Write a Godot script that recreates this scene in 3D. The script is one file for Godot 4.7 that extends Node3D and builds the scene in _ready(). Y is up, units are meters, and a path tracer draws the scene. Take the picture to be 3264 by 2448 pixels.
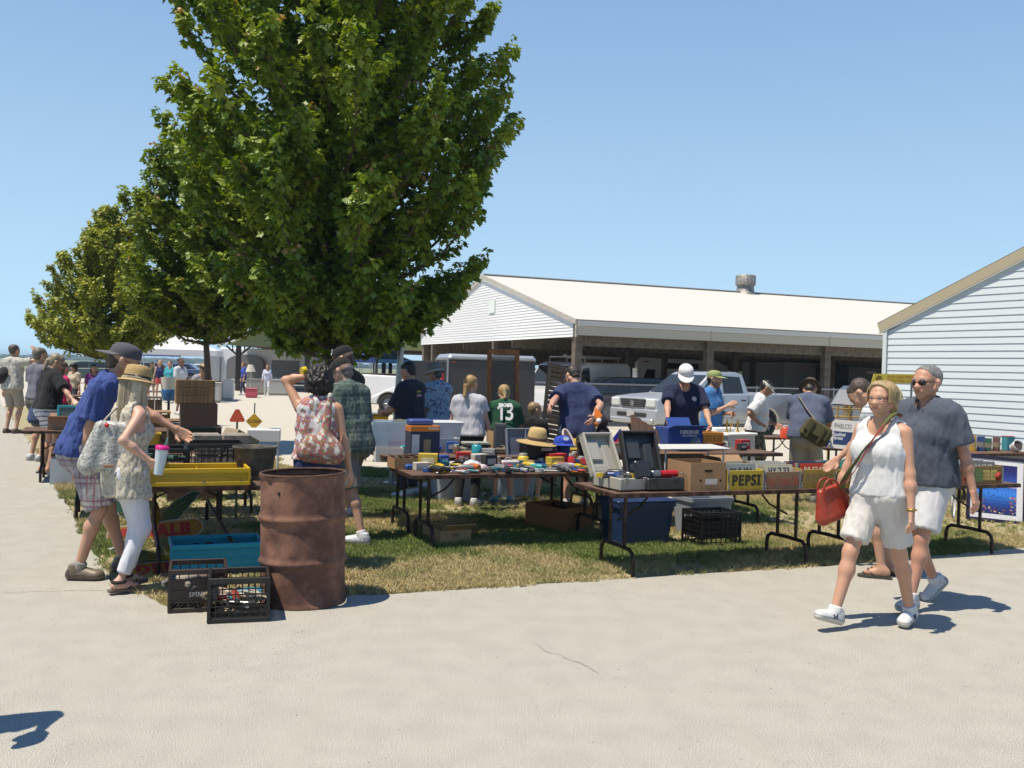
extends Node3D

const F := 3050.0
const EYE := Vector3(0,1.65,0)
var cam_b: Basis
var counts := {}
var M := {}
var rng := RandomNumberGenerator.new()
var nz := FastNoiseLite.new()

# ---------------------------------------------------------------- picture to place
func ray(u: float,v: float) -> Vector3:
	return cam_b*Vector3((u - 1632.0)/F,-(v - 1224.0)/F,-1.0)
func P(u: float,v: float,d: float) -> Vector3:
	return EYE + ray(u,v)*d
func PH(u: float,v: float,h := 0.0) -> Vector3:
	var r := ray(u,v)
	return EYE + r*((h - EYE.y)/r.y)
func at_x(u: float,d: float,h := 0.0) -> Vector3:   # the point at height h and distance d whose column is u
	var x := (u - 1632.0)/F*d
	for k in 3:
		var p: Vector3 = cam_b.inverse()*(Vector3(x,h,-d) - EYE)
		x += ((u - 1632.0)/F - p.x/-p.z)*d
	return Vector3(x,h,-d)

# ---------------------------------------------------------------- mesh builder
class MB:
	var V := PackedVector3Array()
	var N := PackedVector3Array()
	var C := PackedColorArray()
	var I := PackedInt32Array()
	func pt(p: Vector3,n: Vector3,c: Color) -> int:
		V.append(p); N.append(n); C.append(c)
		return V.size() - 1
	func quad(a: Vector3,b: Vector3,c: Vector3,d: Vector3,col: Color) -> void:
		var n := (b - a).cross(c - a)
		if n.length_squared() < 1e-16: n = (c - a).cross(d - a)
		n = n.normalized()
		var k := V.size()
		V.append(a); V.append(b); V.append(c); V.append(d)
		for i in 4:
			N.append(n); C.append(col)
		I.append_array(PackedInt32Array([k,k + 2,k + 1,k,k + 3,k + 2]))
	func tri(a: Vector3,b: Vector3,c: Vector3,col: Color) -> void:
		var n := (b - a).cross(c - a).normalized()
		var k := V.size()
		V.append(a); V.append(b); V.append(c)
		for i in 3:
			N.append(n); C.append(col)
		I.append_array(PackedInt32Array([k,k + 2,k + 1]))
	func box(t: Transform3D,s: Vector3,col: Color,bev := 0.0) -> MB:
		var h := s*0.5
		if bev <= 0.0:
			for ax in 3:
				for sg in [-1.0,1.0]:
					var n := Vector3(); n[ax] = sg
					var u := Vector3(); u[(ax + 1) % 3] = h[(ax + 1) % 3]
					var w := Vector3(); w[(ax + 2) % 3] = h[(ax + 2) % 3]*sg
					var o := n*h[ax]
					quad(t*(o - u - w),t*(o + u - w),t*(o + u + w),t*(o - u + w),col)
			return self
		var b := minf(bev,minf(h.x,minf(h.y,h.z))*0.95)
		for ax in 3:
			var i1 := (ax + 1) % 3
			var i2 := (ax + 2) % 3
			for sg in [-1.0,1.0]:
				var n := Vector3(); n[ax] = sg*h[ax]
				var u := Vector3(); u[i1] = h[i1] - b
				var w := Vector3(); w[i2] = (h[i2] - b)*sg
				quad(t*(n - u - w),t*(n + u - w),t*(n + u + w),t*(n - u + w),col)
				for s2 in [-1.0,1.0]:   # edge between +-ax and +-i1
					var p := Vector3(); p[ax] = sg*h[ax]; p[i1] = s2*(h[i1] - b)
					var q := Vector3(); q[ax] = sg*(h[ax] - b); q[i1] = s2*h[i1]
					var e := Vector3(); e[i2] = (h[i2] - b)*sg*s2
					quad(t*(p - e),t*(q - e),t*(q + e),t*(p + e),col)
		for sx in [-1.0,1.0]:
			for sy in [-1.0,1.0]:
				for sz in [-1.0,1.0]:
					var sgn := Vector3(sx,sy,sz)
					var p0 := Vector3(h.x,h.y - b,h.z - b)*sgn
					var p1 := Vector3(h.x - b,h.y,h.z - b)*sgn
					var p2 := Vector3(h.x - b,h.y - b,h.z)*sgn
					if sx*sy*sz > 0: tri(t*p0,t*p1,t*p2,col)
					else: tri(t*p0,t*p2,t*p1,col)
		return self
	func bx(c: Vector3,s: Vector3,col: Color,bev := 0.0) -> MB:
		return box(Transform3D(Basis(),c),s,col,bev)
	func bar(a: Vector3,b: Vector3,w: float,h: float,col: Color,bev := 0.0) -> MB:   # a squared bar from a to b
		var d := b - a
		var z := d.normalized()
		var up := Vector3.UP if absf(z.y) < 0.95 else Vector3.RIGHT
		var x := up.cross(z).normalized()
		return box(Transform3D(Basis(x,z.cross(x),z),(a + b)*0.5),Vector3(w,h,d.length()),col,bev)
	func tube(path: Array,rad,sides: int,col: Color,cap := true,closed := false) -> MB:
		var n := path.size()
		var nrm := Vector3.ZERO
		var k0 := V.size()
		for i in n:
			var a: Vector3 = path[(i - 1 + n) % n] if (closed or i > 0) else path[0]
			var b: Vector3 = path[(i + 1) % n] if (closed or i < n - 1) else path[n - 1]
			var tan := (b - a).normalized()
			if nrm == Vector3.ZERO:
				nrm = tan.cross(Vector3.UP if absf(tan.y) < 0.9 else Vector3.RIGHT).normalized()
			nrm = (nrm - tan*nrm.dot(tan)).normalized()
			var bi := tan.cross(nrm)
			var r: float = rad[i] if rad is Array else rad
			for j in sides:
				var an := TAU*j/sides
				var dir := nrm*cos(an) + bi*sin(an)
				pt(path[i] + dir*r,dir,col)
		var rows := n if closed else n - 1
		for i in rows:
			for j in sides:
				var a0 := k0 + i*sides + j
				var a1 := k0 + i*sides + (j + 1) % sides
				var b0 := k0 + ((i + 1) % n)*sides + j
				var b1 := k0 + ((i + 1) % n)*sides + (j + 1) % sides
				I.append_array(PackedInt32Array([a0,b1,a1,a0,b0,b1]))
		if cap and not closed:
			for e in 2:
				var row := 0 if e == 0 else n - 1
				var ctr: Vector3 = path[row]
				var tn: Vector3 = (path[0] - path[1]).normalized() if e == 0 else (path[n - 1] - path[n - 2]).normalized()
				var kc := pt(ctr,tn,col)
				var kk := V.size()
				for j in sides: pt(V[k0 + row*sides + j],tn,col)
				for j in sides:
					var a := kk + j
					var b := kk + (j + 1) % sides
					if e == 0: I.append_array(PackedInt32Array([kc,a,b]))
					else: I.append_array(PackedInt32Array([kc,b,a]))
		return self
	func lathe(t: Transform3D,prof: Array,sides: int,col: Color,arc := TAU) -> MB:
		var segn: Array = []
		for i in prof.size() - 1:
			var d: Vector2 = prof[i + 1] - prof[i]
			segn.append(Vector2(d.y,-d.x).normalized())
		for i in segn.size():
			var n0: Vector2 = segn[i]
			var n1: Vector2 = segn[i]
			if i > 0 and segn[i - 1].dot(segn[i]) > 0.6: n0 = (segn[i - 1] + segn[i]).normalized()
			if i < segn.size() - 1 and segn[i + 1].dot(segn[i]) > 0.6: n1 = (segn[i + 1] + segn[i]).normalized()
			var k := V.size()
			for j in sides + 1:
				var an := arc*j/sides
				var cs := Vector3(cos(an),0,-sin(an))
				pt(t*(cs*prof[i].x + Vector3(0,prof[i].y,0)),(t.basis*(cs*n0.x + Vector3(0,n0.y,0))).normalized(),col)
				pt(t*(cs*prof[i + 1].x + Vector3(0,prof[i + 1].y,0)),(t.basis*(cs*n1.x + Vector3(0,n1.y,0))).normalized(),col)
			for j in sides:
				var a := k + j*2
				I.append_array(PackedInt32Array([a,a + 3,a + 2,a,a + 1,a + 3]))
		return self
	func ell(t: Transform3D,r: Vector3,col: Color,sides := 14,rows := 8) -> MB:
		var prof: Array = []
		for i in rows + 1:
			var a := -PI/2 + PI*i/rows
			prof.append(Vector2(maxf(cos(a),0.0005),sin(a)))
		return lathe(t*Transform3D(Basis.from_scale(r),Vector3.ZERO),prof,sides,col)
	func prism(poly: PackedVector2Array,t: Transform3D,depth: float,col: Color,side_col = null) -> MB:   # poly in local xy,counter-clockwise; from z = 0 to z = depth
		var p := poly
		if Geometry2D.is_polygon_clockwise(p) == false: pass
		var area := 0.0
		for i in p.size(): area += p[i].cross(p[(i + 1) % p.size()])
		if area < 0: p.reverse()
		var ix := Geometry2D.triangulate_polygon(p)
		for f in 2:
			var z := depth if f == 1 else 0.0
			var n := (t.basis*Vector3(0,0,1 if f == 1 else -1)).normalized()
			if depth < 0: n = -n
			var k := V.size()
			for q in p: pt(t*Vector3(q.x,q.y,z),n,col)
			for i in range(0,ix.size(),3):
				var a := ix[i]; var b := ix[i + 1]; var c := ix[i + 2]
				if (p[b] - p[a]).cross(p[c] - p[a]) < 0:
					var s := b; b = c; c = s
				if (f == 1) == (depth > 0): I.append_array(PackedInt32Array([k + a,k + c,k + b]))
				else: I.append_array(PackedInt32Array([k + a,k + b,k + c]))
		var sc: Color = col if side_col == null else side_col
		for i in p.size():
			var a := p[i]; var b := p[(i + 1) % p.size()]
			if depth > 0: quad(t*Vector3(a.x,a.y,0),t*Vector3(b.x,b.y,0),t*Vector3(b.x,b.y,depth),t*Vector3(a.x,a.y,depth),sc)
			else: quad(t*Vector3(b.x,b.y,0),t*Vector3(a.x,a.y,0),t*Vector3(a.x,a.y,depth),t*Vector3(b.x,b.y,depth),sc)
		return self
	func mesh() -> ArrayMesh:
		var arr := []
		arr.resize(Mesh.ARRAY_MAX)
		arr[Mesh.ARRAY_VERTEX] = V; arr[Mesh.ARRAY_NORMAL] = N; arr[Mesh.ARRAY_COLOR] = C; arr[Mesh.ARRAY_INDEX] = I
		var m := ArrayMesh.new()
		m.add_surface_from_arrays(Mesh.PRIMITIVE_TRIANGLES,arr)
		return m

func mb() -> MB:
	return MB.new()
func T(p: Vector3,yaw := 0.0,tilt := 0.0,rollz := 0.0) -> Transform3D:   # yaw,then tilt about own x,then roll about own z; degrees
	return Transform3D(Basis(Vector3.UP,deg_to_rad(yaw))*Basis(Vector3.RIGHT,deg_to_rad(tilt))*Basis(Vector3.BACK,deg_to_rad(rollz)),p)
func C3(r: float,g: float,b: float) -> Color:
	return Color(r,g,b)
func put(b,called: String,m: Material,parent: Node) -> MeshInstance3D:
	var o := MeshInstance3D.new()
	o.name = called if parent != self else numbered(called)
	o.mesh = b.mesh() if b is MB else b
	o.material_override = m
	parent.add_child(o,true)
	return o
func numbered(called: String) -> String:
	var n: int = counts.get(called,0)
	counts[called] = n + 1
	return called if n == 0 else "%s_%03d" % [called,n]
func thing(called: String,label: String,cat: String,t := Transform3D(),group := "") -> Node3D:
	var o := Node3D.new()
	o.name = numbered(called)
	add_child(o)
	o.transform = t
	tag(o,label,cat,group)
	return o
func tag(o: Node,label: String,cat: String,group := "") -> Node:
	o.set_meta("label",label)
	if cat != "": o.set_meta("category",cat)
	if group != "": o.set_meta("group",group)
	return o
func kind(o: Node,k: String) -> Node:
	o.set_meta("kind",k)
	return o
func dup(o: Node3D,t: Transform3D,label := "",group := "") -> Node3D:
	var r: Node3D = o.duplicate()
	var base := String(o.name)
	if base.length() > 4 and base[base.length() - 4] == "_" and base.right(3).is_valid_int(): base = base.left(-4)
	r.name = numbered(base)
	add_child(r)
	r.transform = t
	if label != "": r.set_meta("label",label)
	if group != "": r.set_meta("group",group)
	return r

# ---------------------------------------------------------------- textures and materials
func noise_image(size: int,freq: float,oct: int,lo: float,hi: float,sd: int,typ := FastNoiseLite.TYPE_SIMPLEX_SMOOTH,contrast := 1.0) -> Image:
	var n := FastNoiseLite.new()
	n.noise_type = typ
	n.frequency = freq
	n.fractal_octaves = oct
	n.seed = sd
	var im := n.get_seamless_image(size,size,false,false,0.12,true)
	im.convert(Image.FORMAT_L8)
	var d := im.get_data()
	for i in d.size():
		var x := clampf((d[i]/255.0 - 0.5)*contrast + 0.5,0.0,1.0)
		d[i] = int(255.0*lerpf(lo,hi,x))
	im = Image.create_from_data(size,size,false,Image.FORMAT_L8,d)
	return im
func itex(im: Image) -> ImageTexture:
	return ImageTexture.create_from_image(im)
func vmat(rough: float,metal := 0.0,tex: Texture2D = null,scale := 1.0,bump: Texture2D = null,bump_cm := 0.1) -> StandardMaterial3D:
	var m := StandardMaterial3D.new()
	m.vertex_color_use_as_albedo = true
	m.roughness = rough
	m.metallic = metal
	if tex != null or bump != null:
		m.uv1_triplanar = true
		m.uv1_scale = Vector3.ONE*scale
	if tex != null: m.albedo_texture = tex
	if bump != null:
		m.heightmap_enabled = true
		m.heightmap_texture = bump
		m.heightmap_scale = bump_cm
	return m
func glass_mat(c: Color,a: float,rough := 0.05) -> StandardMaterial3D:
	var m := StandardMaterial3D.new()
	m.albedo_color = Color(c.r,c.g,c.b,a)
	m.transparency = BaseMaterial3D.TRANSPARENCY_ALPHA
	m.roughness = rough
	return m
func wood_image(size: int,sd: int) -> Image:   # grain that runs along v
	var n := FastNoiseLite.new()
	n.seed = sd; n.frequency = 0.02; n.fractal_octaves = 3
	var d := PackedByteArray(); d.resize(size*size)
	for y in size:
		var yy := absf(y - size*0.5)*0.16
		for x in size:
			var xx := absf(x - size*0.5)*2.2
			d[y*size + x] = int(255.0*clampf(0.84 + 0.26*n.get_noise_2d(xx,yy) + 0.12*n.get_noise_2d(xx*3.1 + 90,yy*2.0),0.35,1.0))
	return Image.create_from_data(size,size,false,Image.FORMAT_L8,d)
func materials() -> void:
	var fine := itex(noise_image(512,0.06,4,0.80,1.0,3))
	var blotch := itex(noise_image(512,0.012,4,0.55,1.0,5,FastNoiseLite.TYPE_SIMPLEX_SMOOTH,1.6))
	var soft := itex(noise_image(512,0.02,5,0.80,1.0,6,FastNoiseLite.TYPE_SIMPLEX_SMOOTH,1.5))
	var speck := itex(noise_image(512,0.30,2,0.62,1.0,7,FastNoiseLite.TYPE_SIMPLEX_SMOOTH,1.7))
	var hfine := itex(noise_image(512,0.09,4,0.0,1.0,9))
	var wood := itex(wood_image(512,4))
	M.plain = vmat(0.6)
	M.gloss = vmat(0.25)
	M.satin = vmat(0.45,0.0,fine,2.0)
	M.cloth = vmat(0.95,0.0,fine,9.0,hfine,0.15)
	M.cloth.rim_enabled = true; M.cloth.rim = 0.06
	M.skin = vmat(0.52,0.0,fine,7.0)
	M.skin.subsurf_scatter_enabled = true
	M.skin.subsurf_scatter_strength = 0.12
	M.hair = vmat(0.55,0.0,speck,5.0)
	M.matte = vmat(0.9,0.0,fine,3.0)
	M.rough = vmat(0.95,0.0,soft,0.8,hfine,0.4)
	M.wood = vmat(0.8,0.0,wood,1.6,wood,0.15)
	var wi := wood_image(512,4)
	wi.rotate_90(CLOCKWISE)
	var woodh := itex(wi)
	M.woodh = vmat(0.75,0.0,woodh,1.3)
	M.card = vmat(0.9,0.0,fine,1.6)
	M.metal = vmat(0.38,0.85,fine,2.0)
	M.dullmetal = vmat(0.6,0.5,blotch,1.5)
	M.paint = vmat(0.28,0.0)
	M.paint.clearcoat_enabled = true
	M.paint.clearcoat = 0.8
	M.paint.clearcoat_roughness = 0.06
	M.silver = vmat(0.36,0.55)
	M.silver.clearcoat_enabled = true
	M.silver.clearcoat = 0.7
	M.siding = vmat(0.5)
	M.roof = vmat(0.6)
	M.plastic = vmat(0.4,0.0,fine,3.0)
	M.rust = vmat(0.92,0.05,blotch,1.6,hfine,0.5)
	M.dark_glass = vmat(0.06)
	M.glass = glass_mat(Color(0.7,0.8,0.8),0.25)
	M.clear = glass_mat(Color(0.85,0.9,0.92),0.6,0.2)
	M.amber = glass_mat(Color(0.75,0.30,0.02),0.75,0.1)
	M.leaf = vmat(0.5)
	M.leaf.backlight_enabled = true
	M.leaf.backlight = Color(0.8,0.8,0.3)
	M.grass = vmat(0.7)
	M.grass.backlight_enabled = true
	M.grass.backlight = Color(0.35,0.38,0.15)
	M.far = vmat(0.95)
	# ground
	M.pave = ground_mat([Color(0.165,0.158,0.132),Color(0.510,0.492,0.420)],0.5,0.12)
	M.dirt = ground_mat([Color(0.20,0.175,0.075),Color(0.40,0.33,0.19)],0.7)
	M.gravel = ground_mat([Color(0.38,0.35,0.28),Color(0.50,0.465,0.385)],0.55)
	M.field = ground_mat([Color(0.11,0.14,0.05),Color(0.2,0.2,0.09)],0.03)
	blotch_tex = blotch; fine_tex = fine; hfine_tex = hfine; speck_tex = speck
var blotch_tex: Texture2D
var fine_tex: Texture2D
var hfine_tex: Texture2D
var speck_tex: Texture2D
func ground_mat(c: Array,scale: float,mix := 0.5) -> StandardMaterial3D:   # coarse patches and fine stones in one colour image
	var size := 1024
	var a := noise_image(size,0.006,5,0.0,1.0,21 + int(scale*100),FastNoiseLite.TYPE_SIMPLEX_SMOOTH,1.4).get_data()
	var b := noise_image(size,0.35,2,0.0,1.0,31 + int(scale*100),FastNoiseLite.TYPE_SIMPLEX_SMOOTH,1.5).get_data()
	var out := PackedByteArray(); out.resize(size*size*3)
	for i in size*size:
		var k: Color = c[0].lerp(c[1],clampf((a[i]/255.0 - 0.5)*mix + (b[i]/255.0 - 0.5)*1.5 + 0.5,0,1))
		if b[i] > 225: k = k.lightened(0.45)
		if b[i] < 30: k = k.darkened(0.5)
		k = k.linear_to_srgb()
		out[i*3] = int(k.r*255); out[i*3 + 1] = int(k.g*255); out[i*3 + 2] = int(k.b*255)
	var m := StandardMaterial3D.new()
	m.albedo_texture = itex(Image.create_from_data(size,size,false,Image.FORMAT_RGB8,out))
	m.uv1_triplanar = true
	m.uv1_world_triplanar = true
	m.uv1_scale = Vector3.ONE*scale
	m.roughness = 0.93
	m.heightmap_enabled = true
	m.heightmap_texture = itex(Image.create_from_data(size,size,false,Image.FORMAT_L8,b))
	m.heightmap_scale = 0.3
	return m
func text(s: String,h: float,col: Color,t: Transform3D,parent: Node,called := "lettering",fat := 400,deep := 0.004,font := "Droid Sans",width := 0.0) -> MeshInstance3D:
	var f := SystemFont.new()
	f.font_names = PackedStringArray([font])
	f.font_weight = fat
	var tm := TextMesh.new()
	tm.text = s
	var fv := FontVariation.new()
	fv.base_font = f
	fv.variation_embolden = 1.0 if fat >= 900 else 0.0
	tm.font = fv
	tm.font_size = 64
	tm.pixel_size = h/46.0
	tm.depth = deep
	var o := MeshInstance3D.new()
	o.name = called
	o.mesh = tm
	var m := StandardMaterial3D.new()
	m.albedo_color = col.linear_to_srgb()
	m.roughness = 0.7
	o.material_override = m
	if width > 0.0:
		var w := tm.get_aabb().size.x
		t = t*Transform3D(Basis.from_scale(Vector3(width/w,1,1)),Vector3.ZERO)
	o.transform = t
	parent.add_child(o,true)
	return o

# ================================================================ the scene
func _ready() -> void:
	rng.seed = 11
	nz.seed = 5; nz.frequency = 1.0; nz.fractal_octaves = 2
	cam_b = Basis(Vector3.RIGHT,-atan(41.0/F))*Basis(Vector3.BACK,0.028)
	var cam := Camera3D.new()
	cam.name = "camera"
	cam.transform = Transform3D(cam_b,EYE)
	cam.fov = rad_to_deg(2.0*atan(1224.0/F))
	cam.near = 0.05
	cam.far = 6000.0
	add_child(cam)
	var we := WorldEnvironment.new()
	we.name = "world"
	var env := Environment.new()
	env.background_mode = Environment.BG_SKY
	var sm := ProceduralSkyMaterial.new()
	sm.sky_top_color = Color(0.205,0.385,0.64)
	sm.sky_horizon_color = Color(0.675,0.80,0.88)
	sm.sky_curve = 0.30
	sm.ground_horizon_color = Color(0.60,0.70,0.76)
	sm.ground_bottom_color = Color(0.35,0.34,0.30)
	sm.sun_angle_max = 1.0
	var sky := Sky.new()
	sky.sky_material = sm
	env.sky = sky
	env.tonemap_mode = Environment.TONE_MAPPER_LINEAR
	env.tonemap_exposure = 1.42
	env.sdfgi_enabled = true; env.ssao_enabled = true; env.ssil_enabled = true
	env.fog_enabled = true
	env.fog_density = 0.00035
	env.fog_light_color = Color(0.70,0.80,0.88)
	we.environment = env
	add_child(we)
	var sun := DirectionalLight3D.new()
	sun.name = "sun"
	sun.light_energy = 1.5
	sun.light_color = Color(1.0,0.955,0.88)
	sun.light_angular_distance = 0.55
	sun.shadow_enabled = true
	add_child(sun)
	sun.look_at_from_position(Vector3.ZERO,Vector3(0.34,-1.0,-0.19),Vector3.BACK)
	materials()
	setting()
	vegetation()
	vehicles()
	stalls()
	crowd()

# ================================================================ ground and buildings
var lawn_poly: PackedVector2Array
func sheet(called: String,poly: PackedVector2Array,top: float,thick: float,m: Material) -> MeshInstance3D:   # poly in x and z
	var q := PackedVector2Array()
	for p in poly: q.append(Vector2(p.x,-p.y))
	var b := mb()
	b.prism(q,Transform3D(Basis(Vector3.RIGHT,Vector3.FORWARD,Vector3.UP),Vector3(0,top - thick,0)),thick,Color.WHITE)
	var o := put(b,called,m,self)
	kind(o,"structure")
	return o
func ragged(a: Vector2,b: Vector2,n: int,amp: float) -> PackedVector2Array:
	var out := PackedVector2Array()
	var d := (b - a).normalized()
	for i in n:
		var p := a.lerp(b,float(i)/n)
		out.append(p + Vector2(-d.y,d.x)*amp*(nz.get_noise_2d(p.x*1.7,p.y*1.7) + 0.6*nz.get_noise_2d(p.x*7.0,p.y*7.0)))
	return out
func setting() -> void:
	tag(sheet("ground",PackedVector2Array([Vector2(-2600,60),Vector2(2600,60),Vector2(2600,-4200),Vector2(-2600,-4200)]),-0.05,0.3,M.field),"dry green field that runs to the horizon","")
	tag(sheet("gravel_lot",PackedVector2Array([Vector2(-60,-14.2),Vector2(40,-14.2),Vector2(60,-120),Vector2(-90,-120)]),-0.016,0.08,M.gravel),"pale gravel lot between the stalls and the barns","")
	# lawn: between the two paths and the gravel
	lawn_poly = PackedVector2Array()
	lawn_poly.append_array(ragged(Vector2(-2.2,-6.42),Vector2(-1.15,-6.83),14,0.05))
	lawn_poly.append_array(ragged(Vector2(-1.15,-6.83),Vector2(3.05,-8.55),60,0.05))
	lawn_poly.append_array(ragged(Vector2(3.05,-8.55),Vector2(5.26,-9.73),40,0.05))
	lawn_poly.append_array(ragged(Vector2(5.26,-9.73),Vector2(16.0,-15.3),60,0.05))
	lawn_poly.append_array(ragged(Vector2(16.0,-17.5),Vector2(4.0,-14.6),30,0.25))
	lawn_poly.append_array(ragged(Vector2(4.0,-14.6),Vector2(-3.6,-15.6),30,0.3))
	lawn_poly.append_array(ragged(Vector2(-3.6,-15.6),Vector2(-14.5,-32.0),40,0.3))
	lawn_poly.append_array(ragged(Vector2(-17.0,-32.0),Vector2(-7.19,-14.85),40,0.08))
	lawn_poly.append_array(ragged(Vector2(-7.19,-14.85),Vector2(-2.85,-6.98),50,0.05))
	lawn_poly.append_array(ragged(Vector2(-2.85,-6.98),Vector2(-2.2,-6.42),10,0.04))
	tag(sheet("lawn",lawn_poly,0.0,0.06,M.dirt),"dry worn lawn soil under the tables","")
	var pv := PackedVector2Array([Vector2(-34,14),Vector2(34,14),Vector2(34,-24.5)])
	pv.append_array(ragged(Vector2(34,-24.6),Vector2(5.26,-9.70),80,0.03))
	pv.append_array(ragged(Vector2(5.26,-9.70),Vector2(3.05,-8.52),30,0.03))
	pv.append_array(ragged(Vector2(3.05,-8.52),Vector2(-1.15,-6.80),60,0.03))
	pv.append_array(ragged(Vector2(-1.15,-6.80),Vector2(-2.2,-6.40),12,0.03))
	pv.append_array(ragged(Vector2(-2.2,-6.40),Vector2(-2.87,-6.95),10,0.03))
	pv.append_array(ragged(Vector2(-2.87,-6.95),Vector2(-7.22,-14.83),50,0.03))
	pv.append_array(ragged(Vector2(-7.22,-14.83),Vector2(-17.0,-32.0),50,0.04))
	pv.append(Vector2(-26.0,-48.0)); pv.append(Vector2(-60,-60)); pv.append(Vector2(-60,14))
	var pav := sheet("pavement",pv,0.012,0.06,M.pave)
	tag(pav,"worn pale asphalt path in front of the stalls","")
	# cracks: thin darker strips laid on the asphalt
	for cr in [[[1700,2050],[1775,2085],[1840,2110],[1905,2150]],[[0,1890],[150,1884],[330,1880],[420,1872]]]:
		var b := mb()
		var pts := []
		for i in cr.size() - 1:
			for k in 8:
				var q := Vector2(cr[i][0],cr[i][1]).lerp(Vector2(cr[i + 1][0],cr[i + 1][1]),k/8.0)
				var p := PH(q.x,q.y,0.0145)
				pts.append(p + Vector3(nz.get_noise_2d(p.x*3,p.z*9),0,nz.get_noise_2d(p.x*9 + 7,p.z*3))*0.035)
		for i in pts.size() - 1:
			var a: Vector3 = pts[i]; var c: Vector3 = pts[i + 1]
			var s := (c - a).cross(Vector3.UP).normalized()*(0.0015 + 0.002*absf(nz.get_noise_1d(i*3.3)))
			b.quad(a - s,a + s,c + s,c - s,Color(0.27,0.255,0.22))
		kind(tag(put(b,"pavement_crack",M.matte,self),"thin dark crack in the pale asphalt path",""),"structure")
	barn()
	shed()
	pavilion()
	fence()
	far_wood()

func plank(called: String,x0: float,x1: float,y: float,h: float,cut0: float,cut1: float,z: float,proud: float,col: Color,m: Material,parent: Node) -> void:   # a lap board from x0 to x1 whose ends lean inward by cut per metre
	var b := mb()
	var a0 := x0 + cut0*h
	var a1 := x1 - cut1*h
	var f := z + proud
	b.quad(Vector3(x0,y,f),Vector3(x1,y,f),Vector3(a1,y + h,z + 0.004),Vector3(a0,y + h,z + 0.004),col)
	b.quad(Vector3(x0,y,z - 0.01),Vector3(x1,y,z - 0.01),Vector3(x1,y,f),Vector3(x0,y,f),col)
	b.quad(Vector3(x0,y,z - 0.01),Vector3(x0,y,f),Vector3(a0,y + h,z + 0.004),Vector3(a0,y + h,z - 0.01),col)
	b.quad(Vector3(x1,y,f),Vector3(x1,y,z - 0.01),Vector3(a1,y + h,z - 0.01),Vector3(a1,y + h,z + 0.004),col)
	put(b,called,m,parent)

func post_mesh(h: float,w: float,col: Color) -> MB:
	var b := mb()
	b.bx(Vector3(0,h/2,0),Vector3(w,h,w),col,0.012)
	return b

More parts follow.
